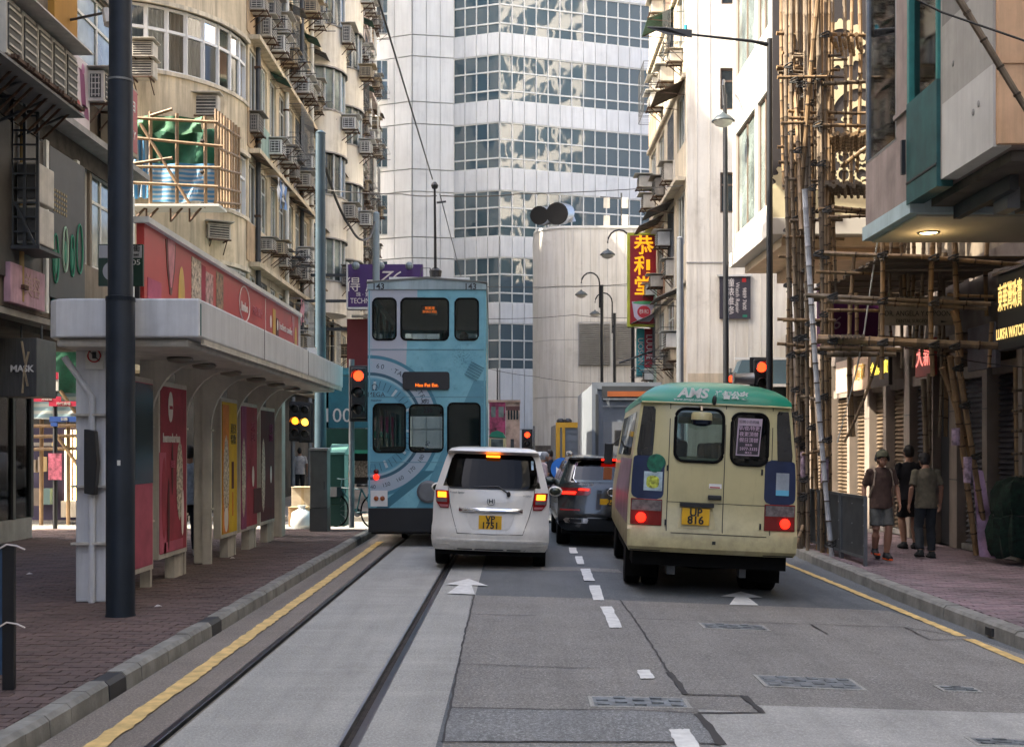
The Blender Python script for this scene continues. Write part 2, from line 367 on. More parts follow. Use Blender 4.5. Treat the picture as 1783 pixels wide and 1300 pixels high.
for q in ((1033, 1190, 1215, 1230), (1328, 1480, 1178, 1195), (1225, 1325, 1086, 1094), (1640, 1692, 1196, 1203), (1697, 1790, 1287, 1297)): manhole(*q)
# --- pavements
def brick_mat(name, c, c2, big=.3):
    m = mat(name, c, .9, 0, 0); n = Nd(m); w_ = n.co('World'); x = n.xyz(w_)
    vo = n.new('ShaderNodeTexWhiteNoise', noise_dimensions='2D'); cmb = n.new('ShaderNodeCombineXYZ')
    n.t.links.new(n.m('FLOOR', n.m('MULTIPLY', x[0], 5.0)), cmb.inputs[0]); n.t.links.new(n.m('FLOOR', n.m('MULTIPLY', x[1], 10.0)), cmb.inputs[1]); n.t.links.new(cmb.outputs[0], vo.inputs[0])
    a = n.mix(vo.outputs[0], c, c2); f1 = n.noise(w_, .9, 7, .65); a = n.mix(n.m('MULTIPLY', n.ramp(f1, .42, .7), .7), a, tuple(v*(1-big*1.6) for v in c))
    f2 = n.noise(w_, 90, 3); a = n.mix(n.m('MULTIPLY', n.ramp(f2, .5, .75), .4), a, tuple(v*.5 for v in c)); n.t.links.new(a, n.b.inputs['Base Color']); n.bump(f2, .3, .004); return m
BR_L = brick_mat('left_paver', (.105, .075, .069), (.152, .102, .093)); BR_R = brick_mat('right_paver', (.20, .158, .165), (.29, .205, .22), .5)
JOINT = mat('paver_joint', (.06, .05, .046), .95, 0, .25, 6)
def paving(name, label, x0f, x1, y0, y1, z, m, nmax, clear):
    base = MB().add([(x0f(y0) if callable(x0f) else x0f, y0, z-.012), (x1, y0, z-.012), (x1, y1, z-.012), (x0f(y1) if callable(x0f) else x0f, y1, z-.012)], [(0, 1, 2, 3)]).build(name, JOINT)
    struct(base); tag(base, label); L, W = .2, .1; lst = []; j = 0; Y = y0
    while Y < y1:
        xs = x0f(Y) if callable(x0f) else x0f; X = -10+(.1 if j % 2 else 0)
        while X < x1:
            a, b = max(X+.004, xs), min(X+L-.004, x1)
            if b-a > .03: lst.append(((a+b)/2, Y+W/2, b-a))
            X += L
        Y += W; j += 1
    vis = []
    for q in lst:
        px, py = VX+F*q[0]/q[1], VY-F*(z-H)/q[1]
        if q[2] > .18 and 0 < px < 1783 and py < 1300 and clear(px, py): vis.append((q[1], q))
    vis.sort(); near = set(q for _, q in vis[:nmax])
    bx_ = MB().box((0, 0, -.02), (.192, .092, .04)); me = None
    for q in near:
        if me is None: o = bx_.build('brick', m, base, bev=.004, seg=1); me = o.data
        else:
            o = bpy.data.objects.new('brick', me); col.objects.link(o); o.parent = base
        o.location = (q[0], q[1], z+random.uniform(-.003, .002)); o.rotation_euler = (random.uniform(-.008, .008), random.uniform(-.008, .008), random.uniform(-.01, .01))
    rest = MB()
    for q in lst:
        if q in near: continue
        zz = z+random.uniform(-.003, .002); h_ = q[2]/2; t1, t2 = random.uniform(-.002, .002), random.uniform(-.002, .002)
        rest.add([(q[0]-h_, q[1]-.046, zz-.02), (q[0]+h_, q[1]-.046, zz-.02), (q[0]+h_, q[1]+.046, zz-.02), (q[0]-h_, q[1]+.046, zz-.02),
                  (q[0]-h_+.003, q[1]-.043, zz+t1), (q[0]+h_-.003, q[1]-.043, zz+t2), (q[0]+h_-.003, q[1]+.043, zz+t2), (q[0]-h_+.003, q[1]+.043, zz+t1)], [(4, 5, 6, 7), (0, 1, 5, 4), (1, 2, 6, 5), (3, 0, 4, 7)])
    stuff(rest.build('brick_field', m, base, fix=False)); return base
ZL, ZR = .13, 0.0
pav_l = paving('left_pavement', 'dark red brick pavement beside the tram shelter', -9.6, -2.955, 5.4, 23.1, ZL, BR_L, 290, lambda px, py: not (183 < px < 240) and py > 930)
pav_r = paving('right_pavement', 'pinkish brick pavement under the bamboo scaffolding', lambda Y: kx(Y)+.2, 7.75, 8.6, 24, ZR, BR_R, 290, lambda px, py: not (1360 < px < 1500) and py > 955)
struct(MB().bb(-9.6, -2.96, -14, 5.39, -.3, ZL-.004).build('left_pavement_near', BR_L)); struct(MB().bb(5.0, 7.75, -14, 8.59, -.3, ZR-.004).build('right_pavement_near', BR_R))
struct(MB().bb(-14, -2.82, 27.2, 70, -.3, ZL-.006).build('left_pavement_far', SIDE)); struct(MB().bb(5.3, 12, 24.01, 70, -.3, ZR-.004).build('right_pavement_far', SIDE))
struct(MB().bb(-60, -2.81, 23.12, 27.19, -.3, .02).build('side_street', ASP_W))
struct(MB().bb(-60, -9.61, 21.0, 23.11, -.3, .05).build('side_street_pavement', ASP_W))
KST = mat('kerb_granite', (.255, .25, .225), .9, 0, .25, 3.5, st=.5, bs=45, bst=.4); KDK = mat('kerb_drain', (.03, .031, .033), .6)
kl = thing('left_kerb', 'stone kerb edging the tram track', None); struct(kl)
def kstone(x0, x1, y0, y1, zb, zt, out):
    m_ = MB(); c_ = .03; lean = .02
    if out > 0: prof = [(x0, zb), (x1, zb), (x1-lean, zt-c_), (x1-lean-c_, zt), (x0, zt)]
    else: prof = [(x1, zb), (x0, zb), (x0+lean, zt-c_), (x0+lean+c_, zt), (x1, zt)]
    return m_.loft([[(x, y0+.004, z) for x, z in prof], [(x, y1-.004, z) for x, z in prof]])
Y = 4.6
while Y < 23:
    L = .34 if Y < 16 else .5; dk = abs(Y-7.9) < .17 or abs(Y-10.8) < .17 or Y > 20.6 and Y < 21
    dz = random.uniform(-.006, .006)
    kstone(-2.955, -2.80+random.uniform(-.006, .004), Y, Y+L, -.2, ZL+dz, 1).build('kerb_stone', KDK if dk else KST, kl); Y += L
kr = thing('right_kerb', 'stone kerb edging the right pavement', None); struct(kr); Y = 7.4; i = 0
while Y < 24:
    L = .9; xa = kx(Y+.45); dk = abs(Y-11.7) < .1
    kstone(xa+random.uniform(-.006, .006), xa+.2, Y, Y+L, -.3, ZR+random.uniform(-.008, .006), -1).build('kerb_stone', KST, kr); Y += L
MB().bb(4.765, 4.79, 11.46, 11.62, -.13, -.05).build('drain_slot', KDK, kr)
MB().bb(-2.95, -2.8, -14, 4.6, -.2, ZL).build('kerb_run', KST, kl); MB().bb(4.78, 5.0, -14, 7.4, -.3, 0).build('kerb_run', KST, kr)
# ------------------------------------------------------------------ left side: tall residential blocks
XL = -7.0
def ac_unit(kind=0, AC_M=AC_M):
    """window / split air conditioner; local: back at x=0, projecting +x, centre z=0"""
    t = thing('air_conditioner', 'ac', 'air conditioner'); w_, d_, h_ = ((.62, .5, .42), (.80, .34, .62), (.7, .45, .48))[kind]
    MB().bb(.02, d_, -w_/2, w_/2, -h_/2, h_/2).build('casing', AC_M, t, bev=.015)
    g = MB().bb(d_, d_+.012, -w_*.42, w_*.42, -h_*.4, h_*.4)
    MB().bb(.06, d_-.06, -w_/2-.012, -w_/2, -h_*.38, h_*.38).build('side_grille', AC_G, t)
    gr_ = g.build('grille', AC_G, t); b = MB()
    for k in range(5): z = -h_*.32+k*h_*.16; b.bb(d_+.012, d_+.022, -w_*.42, w_*.42, z-.012, z+.012)
    stuff(b.build('grille_bars', AC_M, gr_)); s = MB()
    for k in range(4): z = -h_*.28+k*h_*.18; s.bb(.08, d_-.08, -w_/2-.02, -w_/2-.012, z-.01, z+.01)
    for k in range(3): x = .1+k*(d_-.2)/2; s.bb(x-.008, x+.008, -w_/2-.022, -w_/2-.013, -h_*.36, h_*.36)
    stuff(s.build('side_bars', AC_M, gr_))
    k_ = MB(); z = -h_/2-.03
    for y in (-w_*.35, w_*.35): k_.bb(0, d_+.1, y-.02, y+.02, z-.02, z+.02); k_.beam((0, y, z-.38), (d_*.9, y, z-.02), .025)
    k_.bb(d_+.04, d_+.08, -w_/2, w_/2, z-.02, z+.02); k_.build('bracket', RUST, t)
    MB().bb(-.02, d_+.16, -w_*.62, w_*.62, h_/2+.05, h_/2+.07).build('drip_tray', AC_M, t); return t
AC_Y, AC_W, AC_D = mat('ac_yellowed', (.46, .38, .26), .65, 0, .2, 4, st=.9), mat('ac_white', (.66, .66, .63), .5, 0, .1, 4, st=.5), mat('ac_grimy', (.26, .24, .21), .7, 0, .25, 4, st=.9)
AC_P = [ac_unit(0), ac_unit(1), ac_unit(2), ac_unit(0, AC_Y), ac_unit(1, AC_D), ac_unit(2, AC_W), ac_unit(0, AC_W)]; AC_USED = [False]*7
def put(proto, used, i, loc, rzr, label, group, sc_=1.):
    if not used[i]: o = proto[i]; used[i] = True
    else: o = copy_tree(proto[i])
    o.location = loc; o.rotation_euler = (0, 0, rzr); o.scale = (sc_,)*3; o['label'] = label; o['group'] = group; return o
def put_ac(loc, rzr, label, kind=None, sc_=1., group='air conditioners on the facades'):
    k = random.randrange(7) if kind is None else kind
    return put(AC_P, AC_USED, k, loc, rzr, label, group, sc_)
def rack():
    t = thing('drying_rack', 'rack', 'drying rack'); m_ = MB()
    for z in (0, -.28): 
        for y in (-.55, .55): m_.tube([(0, y, z), (.75, y, z)], .014, 5)
    m_.build('arm', DKGREY, t)
    for x in (.25, .5, .74): MB().tube([(x, -.6, 0), (x, .6, 0)], .011, 5).build('rail', STEEL, t)
    b = MB()
    for y in (-.55, .55): b.beam((.02, y, -.55), (.6, y, 0), .018)
    b.build('brace', RUST, t); return t
AW_C = [mat('brown_awning', (.12, .085, .055), .7, 0, .3, 5, st=.5), mat('grey_awning', (.16, .155, .14), .7, 0, .3, 5, st=.5), mat('green_awning', (.03, .11, .075), .7, 0, .3, 5, st=.5)]
def awning(c):
    t = thing('window_awning', 'awning', 'awning')
    sh = MB(); n_ = 9
    pts = []
    for i in range(n_*2+1):
        y = -.8+1.6*i/(n_*2); w_ = .018 if i % 2 else 0; pts.append((y, w_))
    sh.loft([[(0, y, .0+w_) for y, w_ in pts]+[(0, y, -.012+w_) for y, w_ in reversed(pts)], [(.85, y, -.38+w_) for y, w_ in pts]+[(.85, y, -.392+w_) for y, w_ in reversed(pts)]])
    sh.build('sheet', c, t); b = MB()
    for y in (-.75, .75): b.beam((0, y, -.45), (.8, y, -.37), .02); b.beam((0, y, -.02), (.84, y, -.4), .02)
    b.build('bracket', RUST, t); return t
RK_P, RK_U = [rack()], [False]; AW_P, AW_U = [awning(c) for c in AW_C], [False]*3
def window_unit(fn, u0, u1, z0, z1, parent, cols=2, frame=WFR, glass=None, tr=.0, grill=False, curtain=False):
    """window in a wall opening; fn(u,z,d): d = depth behind the wall face"""
    def bx(m_, a, b, c, d, e, f):
        p = [fn(a, c, e), fn(b, c, e), fn(b, c, f), fn(a, c, f), fn(a, d, e), fn(b, d, e), fn(b, d, f), fn(a, d, f)]
        m_.add(p, [(0, 3, 2, 1), (4, 5, 6, 7), (0, 1, 5, 4), (1, 2, 6, 5), (2, 3, 7, 6), (3, 0, 4, 7)])
    fr = MB(); t = .05
    bx(fr, u0, u1, z0, z0+t, .05, .11); bx(fr, u0, u1, z1-t, z1, .05, .11); bx(fr, u0, u0+t, z0+t, z1-t, .05, .11); bx(fr, u1-t, u1, z0+t, z1-t, .05, .11)
    for i in range(1, cols): u = u0+(u1-u0)*i/cols; bx(fr, u-t/2, u+t/2, z0+t, z1-t, .052, .108)
    if tr: z = z1-(z1-z0)*tr; bx(fr, u0+t, u1-t, z-t/2, z+t/2, .054, .106)
    w_ = fr.build('window', frame, parent, world=True)
    zs = [z0+t, z1-(z1-z0)*tr, z1-t] if tr else [z0+t, z1-t]
    for i in range(cols):
        for j in range(len(zs)-1):
            p = MB(); bx(p, u0+(u1-u0)*i/cols+t/2, u0+(u1-u0)*(i+1)/cols-t/2, zs[j]+.01, zs[j+1]-.01, .075, .085); p.build('pane', glass or random.choice((G_WIN, G_WIN, G_WINL)), w_)
    if grill:
        g = MB(); n_ = max(3, int((u1-u0)/.14))
        for i in range(n_+1): u = u0+(u1-u0)*i/n_; bx(g, u-.008, u+.008, z0, z1, .012, .028)
        for z in (z0+.02, (z0+z1)/2, z1-.02): bx(g, u0, u1, z-.01, z+.01, .014, .03)
        g.build('grille', GREYM, w_)
    return w_
def facade(name, label, X, Y0, Y1, floors, m, side=1, depth=10, wins=None, top=26., wfrac=(.38, .92), bays=5, sills=None):
    """block with a windowed street face; side=+1 faces +x, -1 faces -x"""
    t = thing(name, label, 'building', (X, Y0, 0)); base = floors[0]
    fn = lambda u, v, d: Vector((X-side*d, u, v))
    holes = []; specs = []
    for fi in range(len(floors)-1):
        z0, z1 = floors[fi], floors[fi+1]; h_ = z1-z0
        for b in range(bays):
            a0, a1 = Y0+(Y1-Y0)*(b+.16)/bays, Y0+(Y1-Y0)*(b+.84)/bays
            j = random.uniform(-.06, .06)*(Y1-Y0)/bays; r_ = (a0+j, a1+j, z0+h_*wfrac[0], z0+h_*wfrac[1])
            holes.append([(r_[0], r_[2]), (r_[1], r_[2]), (r_[1], r_[3]), (r_[0], r_[3])]); specs.append((r_, fi, b))
    holed('wall', [(Y0, base), (Y1, base), (Y1, top), (Y0, top)], holes, fn, .25, m, t, True)
    MB().bb(X-side*.26, X-side*depth, Y0+.005, Y1-.005, base+.005, top).build('core', m, t, world=True)
    for r_, fi, b in specs: window_unit(fn, *r_, t, cols=random.choice((2, 3)), tr=random.choice((0, .3)), grill=random.random() < .3)
    for r_, fi, b in specs:
        if random.random() < .45: MB().bb(X+side*.002, X+side*.025, r_[0]-.3, r_[1]+random.uniform(0, .3), r_[2]-1.05, r_[2]-.03).build('apron_panel', random.choice(APR), t, world=True)
        if random.random() < .3:
            g_ = MB(); y0, y1, z0, z1 = r_[0]-.05, r_[1]+.05, r_[2]-.1, r_[3]+.05; d_ = side*.42
            for k in range(7):
                y = y0+(y1-y0)*k/6; g_.tube([(X, y, z0), (X+d_, y, z0), (X+d_, y, z1), (X, y, z1)], .010, 4)
            for z in (z0, z0+.3, (z0+z1)/2, z1): g_.tube([(X, y0, z), (X+d_, y0, z), (X+d_, y1, z), (X, y1, z)], .011, 4)
            g_.build('window_cage', random.choice((WFR, DKGREY, GREYM)), t, world=True)
    for z in floors[1:-1]: MB().bb(X+side*.02, X+side*random.choice((.1, .3)), Y0+.1, Y1-.1, z-.06, z+.06).build('ledge', m, t, world=True)
    return t, specs
APR = [mat('apron_tan', (.50, .36, .22), .9, 0, .2, 1, st=.8), mat('apron_pale', (.66, .62, .55), .9, 0, .15, 1, st=.7), mat('apron_mint', (.34, .46, .40), .9, 0, .15, 1, st=.7), mat('apron_rust', (.34, .20, .13), .9, 0, .3, 2, st=.8), mat('apron_grey', (.34, .33, .32), .9, 0, .2, 1, st=.7)]
FL = [3.6, 6.6, 9.6, 12.6, 15.6, 18.6, 21.6, 24.6]
def clutter(bname, X, side, specs, corner, racks=.3, aws=.35, acs=.85, maxz=99, off=0., skip=0.):
    cnt = {}
    for r_, fi, b in specs:
        if r_[3]-H > .41*r_[0]+1.2: continue
        Yc = (r_[0]+r_[1])/2; rot = 0 if side > 0 else math.pi; wd = r_[1]-r_[0]
        st_ = ORD[fi+1]+' storey'
        if random.random() < acs:
            for k in range(random.choice((1, 1, 2, 2))):
                kk = cnt.get((fi, 'a'), 0); cnt[(fi, 'a')] = kk+1; kd = random.randrange(7)
                z = r_[2]-.32+(random.uniform(-.1, .1)) if k == 0 else r_[2]+random.uniform(.2, .9)
                y = r_[0]+wd*(random.uniform(.05, .4) if k == 0 else random.uniform(.6, 1.0))
                put_ac((X+side*off, y, z), rot, f'boxy air conditioner on {bname}, {st_}, {ORD[kk]} from {corner}', kd, random.uniform(.72, 1.0))
        if random.random() < aws:
            kk = cnt.get((fi, 'w'), 0); cnt[(fi, 'w')] = kk+1; i = random.choice((0, 0, 1, 1, 1, 2))
            put(AW_P, AW_U, i, (X+side*off, Yc, r_[3]+.18), rot, f'{("brown", "grey", "green")[i]} sheet awning on {bname}, {st_}, {ORD[kk]} from {corner}', 'awnings over the windows', min(1.2, wd/1.6))
        if random.random() < racks:
            kk = cnt.get((fi, 'r'), 0); cnt[(fi, 'r')] = kk+1
            put(RK_P, RK_U, 0, (X+side*off, Yc+random.uniform(-.3, .3), r_[2]-.12), rot, f'metal drying rack on {bname}, {st_}, {ORD[kk]} from {corner}', 'drying racks under the windows')
def pipe(label, X, Y, z0, z1, m=None, r=.05, side=1):
    t = thing('drain_pipe', label, 'pipe', (X, Y, z0)); q = [(X+side*.1, Y, z0), (X+side*.1, Y, (z0+z1)/2), (X+side*.1, Y+.02, z1)]
    MB().tube(q, r, 8).build('pipe', m or CONC, t, world=True, smooth=True)
    for z in range(int(z0)+1, int(z1), 2): MB().bb(X, X+side*.17, Y-.07, Y+.07, z-.03, z+.03).build('bracket', RUST, t, world=True)
# --- cream corner block (rounded corner), middle block with round bays, far pinkish block
YC = 27.0
cb, sp = facade('corner_block', 'cream plaster apartment block with a rounded corner beyond the side street', XL, 30.2, 39.2, FL, CREAM, bays=7)
def ring(z, r=3.2, n=10, inset=0.): # rounded corner from (XL,30.2) to (XL-3.2, 27)
    cx, cy = XL-3.2, 30.2
    return [(cx+(r-inset)*math.cos(R(-90*k/n)), cy+(r-inset)*math.sin(R(-90*k/n)), z) for k in range(n+1)]
for fi in range(7):
    z0, z1 = FL[fi], FL[fi+1]; lo, hi = z0+1.15, z0+2.75
    for a, b, nm in ((z0, lo, 'parapet'), (hi, z1, 'lintel')):
        o_ = ring(a); i_ = ring(a, inset=.22); o2 = ring(b); i2 = ring(b, inset=.22)
        MB().loft([o_+i_[::-1], o2+i2[::-1]]).build(nm, CREAM, cb, world=True, smooth=True)
    o_ = ring(hi, r=3.28); i_ = ring(hi, inset=.1); o2 = ring(hi+.1, r=3.28); i2 = ring(hi+.1, inset=.1); MB().loft([o_+i_[::-1], o2+i2[::-1]]).build('drip_course', CREAM2, cb, world=True)
    o_ = ring(lo-.05, r=3.25); i_ = ring(lo-.05, inset=.1); o2 = ring(lo+.04, r=3.25); i2 = ring(lo+.04, inset=.1); MB().loft([o_+i_[::-1], o2+i2[::-1]]).build('sill', CREAM2, cb, world=True)
    if fi > 4: continue
    rg = ring(0, inset=.1)
    for k in range(10):
        p, q = Vector(rg[k]), Vector(rg[k+1]); m_ = MB()
        for e, (za, zb) in enumerate(((lo+.04, hi),)):
            m_.beam((p.x, p.y, za), (p.x, p.y, zb), .09)
        wn = m_.build('window', WHITE, cb, world=True)
        f = MB(); d = (q-p); n_ = Vector((d.y, -d.x, 0)).normalized()
        for za, zb in ((lo+.04, lo+.1), (lo+1.0, lo+1.08), (hi-.06, hi)): f.beam((p.x, p.y, (za+zb)/2), (q.x, q.y, (za+zb)/2), zb-za, .07)
        f.build('frame', WHITE, wn)
        for za, zb in ((lo+.1, lo+1.0), (lo+1.08, hi-.06)):
            MB().quad((p.x, p.y, za), (q.x, q.y, za), (q.x, q.y, zb), (p.x, p.y, zb)).build('pane', G_CLEAR, wn)
    cu = MB(); rc = ring(0, inset=.35); pts = []
    for k in range(10):
        for j in range(8):
            t_ = j/8; a = Vector(rc[k]).lerp(Vector(rc[k+1]), t_); nn = Vector((a.x-(XL-3.2), a.y-30.2, 0)).normalized(); pts.append(a+nn*(.035 if j % 2 else -.02))
    cu.add([(p.x, p.y, lo) for p in pts]+[(p.x, p.y, hi) for p in pts], [(i, i+1, len(pts)+i+1, len(pts)+i) for i in range(len(pts)-1)]).build('curtain', mat('curtain', (.19, .18, .165), .9, 0, .4, 4, sc3=(1, 1, .1)), cb, world=True)
MB().bb(-16, XL-3.2, YC, 39, 3.6, 26).build('side_wall', CREAM, cb, world=True)
MB().loft([[(x, y, 3.5) for x, y, _ in ring(0, inset=.6)]+[(XL-3.2, 30.2, 3.5)], [(x, y, 3.6) for x, y, _ in ring(0, inset=.0)]+[(XL-3.2, 30.2, 3.6)]]).build('corner_soffit', CREAM, cb, world=True)
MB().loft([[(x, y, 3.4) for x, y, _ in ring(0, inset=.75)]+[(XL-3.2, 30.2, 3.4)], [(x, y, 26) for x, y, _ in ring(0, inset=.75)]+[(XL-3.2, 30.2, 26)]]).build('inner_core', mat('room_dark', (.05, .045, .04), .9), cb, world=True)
clutter('the cream corner block', XL, 1, sp, 'the rounded corner', .35, .3, .95)
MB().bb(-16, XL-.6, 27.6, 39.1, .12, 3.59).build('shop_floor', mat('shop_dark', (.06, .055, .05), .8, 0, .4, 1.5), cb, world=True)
mb_, sp = facade('bay_block', 'pale apartment block with rounded white bays on the street side', XL, 39.25, 48.2, FL, CREAM2, bays=6)
clutter('the pale bay block', XL, 1, sp, 'the cream block', .35, .35, .95)
for (y0, zc) in ((40.0, (2, 4, 5)), (44.6, (1, 2, 3, 4, 5, 6))):
    for fi in range(1, 7):
        z0 = FL[fi]; 
        def hr(z, r): return [(XL+.02+r*.8*math.sin(math.pi*k/8), y0+1.3-r*math.cos(math.pi*k/8), z) for k in range(9)]
        MB().loft([hr(z0-.1, 1.2), hr(z0+1.0, 1.2)]).build('bay_apron', WHITEP, mb_, world=True, smooth=True)
        MB().loft([hr(z0+1.0, 1.08), hr(z0+2.5, 1.08)]).build('bay_glazing', G_WINL if fi % 2 else G_WIN, mb_, world=True, smooth=True)
        b = MB()
        for p in hr(0, 1.1): b.bb(p[0]-.03, p[0]+.03, p[1]-.03, p[1]+.03, z0+1.0, z0+2.5)
        b.build('bay_mullions', WFR, mb_, world=True)
        MB().loft([hr(z0+1.0, 1.24), hr(z0+1.06, 1.24)]).build('bay_sill', CONC, mb_, world=True); MB().loft([hr(z0+2.5, 1.25), hr(z0+2.55, 1.25)]).build('bay_drip', CONC, mb_, world=True)
        if fi < 6 and random.random() < .8: put_ac((XL+.9, y0+1.0+random.uniform(-.3, .3), z0+random.uniform(.5, 1.3)), 0, f'air conditioner on the round bay stack {("nearer", "farther")[y0 > 42]} to the cream block, {ORD[fi+1]} storey')
        MB().loft([hr(z0+2.5, 1.2), hr(z0+2.9, 1.2)]).build('bay_lintel', WHITEP, mb_, world=True, smooth=True)
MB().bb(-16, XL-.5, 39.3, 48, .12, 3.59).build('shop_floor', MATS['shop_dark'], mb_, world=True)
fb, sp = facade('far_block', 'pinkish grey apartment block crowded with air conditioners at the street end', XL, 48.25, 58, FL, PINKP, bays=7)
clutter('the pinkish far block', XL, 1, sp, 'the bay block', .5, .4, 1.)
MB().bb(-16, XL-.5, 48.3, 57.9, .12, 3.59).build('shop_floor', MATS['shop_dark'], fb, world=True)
for i, (Y, z1, c) in enumerate(((31.0, 20, 0), (34.9, 20, 1), (37.4, 22, 0), (39.22, 24, 1), (43.6, 24, 0), (48.22, 25, 1), (52.3, 25, 0), (55.2, 25, 1))):
    pipe(('pale' if c else 'dark')+' drain pipe down the left blocks, '+ORD[i]+' from the rounded corner', XL, Y, 3.7, z1, (WFR if c else DKGREY), .07)

# laundry on the left blocks
for i, (Y, z, nm) in enumerate(((32.2, 9.2, 'white and blue'), (35.6, 6.3, 'grey and pink'), (41.5, 12.2, 'dark'), (46.8, 9.3, 'pale green and white'), (50.2, 15.1, 'red and white'), (53.6, 12.0, 'blue'))):
    t = thing('laundry', f'{nm} laundry hung from the left blocks, {ORD[i]} from the corner', 'laundry', (XL, Y, z)); MB().tube([(XL, Y-.7, z), (XL+.5, Y-.7, z), (XL+.5, Y+.7, z), (XL, Y+.7, z)], .012, 5).build('pole', STEEL, t, world=True)
    for k in range(4):
        c = random.choice({0: ((.6, .6, .6), (.15, .25, .45)), 1: ((.3, .3, .3), (.5, .25, .28)), 2: ((.03, .03, .04), (.05, .06, .1)), 3: ((.3, .42, .33), (.6, .6, .58)), 4: ((.42, .05, .05), (.62, .6, .6)), 5: ((.08, .16, .4), (.2, .3, .5))}[i])
        y0 = Y-.62+k*.32; L = random.uniform(.45, .8); m_ = MB(); vs = []
        for a in range(5):
            for b in range(5): vs.append((XL+.5+.03*math.sin(a*2+b+k), y0+b*.065, z-L*a/4))
        m_.add(vs, [(a*5+b, a*5+b+1, a*5+b+6, a*5+b+5) for a in range(4) for b in range(4)]); m_.build('garment', mat('cloth_%.2f_%.2f' % c[:2], c, .9), t, world=True, fix=False)
# ------------------------------------------------------------------ near left block with shop signs
nb = thing('shop_block', 'grimy shop block hung with signs and air conditioners on the near left corner', 'building', (XL, 15, 0))
GRIMY = mat('grimy_wall', (.20, .165, .125), .9, 0, .2, 1, st=.8, bs=14, bst=.3); OCHRE = mat('ochre_wall', (.40, .20, .03), .85, 0, .12, 1, st=.35)
fnl = lambda u, v, d: Vector((XL-d, u, v))
holes = [[(a, c), (b, c), (b, d), (a, d)] for a, b, c, d in ((18.25, 20.6, 7.75, 9.3), (18.3, 18.95, 4.75, 6.35), (19.05, 20.7, 4.75, 6.35), (15.2, 16.8, 7.6, 9.3))]
holed('wall', [(13, 3.7), (20.98, 3.7), (20.98, 20.0), (13, 20.0)], holes, fnl, .25, GRIMY, nb, True)
MB().bb(-17, XL-.26, 13, 20.95, 3.72, 20.0).build('core', GRIMY, nb, world=True); MB().bb(-17, XL-.1, 13, 15.2, 20.0, 24.5).build('shading_storeys', GRIMY, nb, world=True)  # unseen taller part, shaped to shade the bay while sun passes beside it
MB().bb(XL-.3, XL+.0, 13, 20.9, 3.6, 3.69).build('soffit_edge', CONC, nb, world=True)
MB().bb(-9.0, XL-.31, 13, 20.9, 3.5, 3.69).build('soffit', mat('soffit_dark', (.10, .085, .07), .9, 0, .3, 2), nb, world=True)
for h_ in holes: window_unit(fnl, h_[0][0], h_[1][0], h_[0][1], h_[2][1], nb, cols=2 if h_[0][0] < 19 else 3, glass=G_WINL, tr=.3)
MB().bb(XL, XL+.35, 14, 20.97, 6.62, 6.72).build('ledge', CONC, nb, world=True)
MB().bb(XL, XL+.03, 14, 20.97, 6.3, 6.6).build('dark_strip', mat('dark_tone', (.05, .042, .035), .9, 0, .4, 5), nb, world=True)  # dark strip along the wall just below the ledge
MB().bb(XL, XL+.10, 17.25, 18.15, 6.74, 12).build('ochre_column', OCHRE, nb, world=True)
MB().bb(XL, XL+.05, 18.2, 20.9, 9.35, 10.4).build('speckled_band', mat('speckle', (.28, .25, .22), .9, 0, .4, 20), nb, world=True)
for Y in (17.0, 18.2, 20.85): MB().bb(XL, XL+.1, Y-.05, Y+.05, 3.75, 6.3).build('pilaster', WFR, nb, world=True)
MB().bb(XL+.02, XL+.05, 15.3, 16.95, 4.1, 6.25).build('cladding_panel', mat('dark_panel', (.055, .05, .045), .6, 0, .2, 4), nb, world=True)
# ground floor shop
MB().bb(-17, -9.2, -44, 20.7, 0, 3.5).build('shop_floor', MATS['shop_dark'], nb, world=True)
MB().bb(-8.8, -8.75, 14, 20.85, .13, .5).build('shop_plinth', CONC, nb, world=True)
for Y in (17, 18.9, 20.1, 20.85): MB().bb(-8.83, -8.74, Y-.05, Y+.05, .5, 3.5).build('shop_mullion', DKGREY, nb, world=True)
for a, b in ((14, 16.95), (17.05, 18.85), (18.95, 20.05), (20.15, 20.8)): MB().bb(-8.8, -8.785, a, b, .5, 3.5).build('shop_pane', G_CLEAR, nb, world=True)
MB().bb(-9.15, -8.85, 19.6, 20.7, .13, 1.1).build('counter', mat('counter_wood', (.16, .09, .05), .6), nb, world=True)
# signs on the block
def board(name, label, X, y0, y1, z0, z1, th, m, side=1, cat='sign', trim=None):
    t = thing(name, label, cat, (X, (y0+y1)/2, z0)); MB().bb(X, X+side*th, y0, y1, z0, z1).build('panel', m, t, world=True, bev=.01)
    if trim:
        e = MB(); x0 = X+side*th
        for a, b, c, d in ((y0, y1, z0, z0+.04), (y0, y1, z1-.04, z1), (y0, y0+.04, z0+.04, z1-.04), (y1-.04, y1, z0+.04, z1-.04)): e.bb(x0, x0+side*.02, a, b, c, d)
        e.build('frame', trim, t, world=True)
    return t
CHAR = mat('charcoal_sign', (.042, .043, .045), .5, 0, .12, 4); GRN = mat('sign_green', (.02, .20, .12), .5, var=.1); PK = mat('sign_pink', (.46, .28, .34), .7, 0, .2, 3, st=.8)
jb = board('jewellery_sign', 'charcoal sign with green hanging earrings on the near left block', XL+.05, 17.05, 18.45, 4.0, 6.25, .06, CHAR)
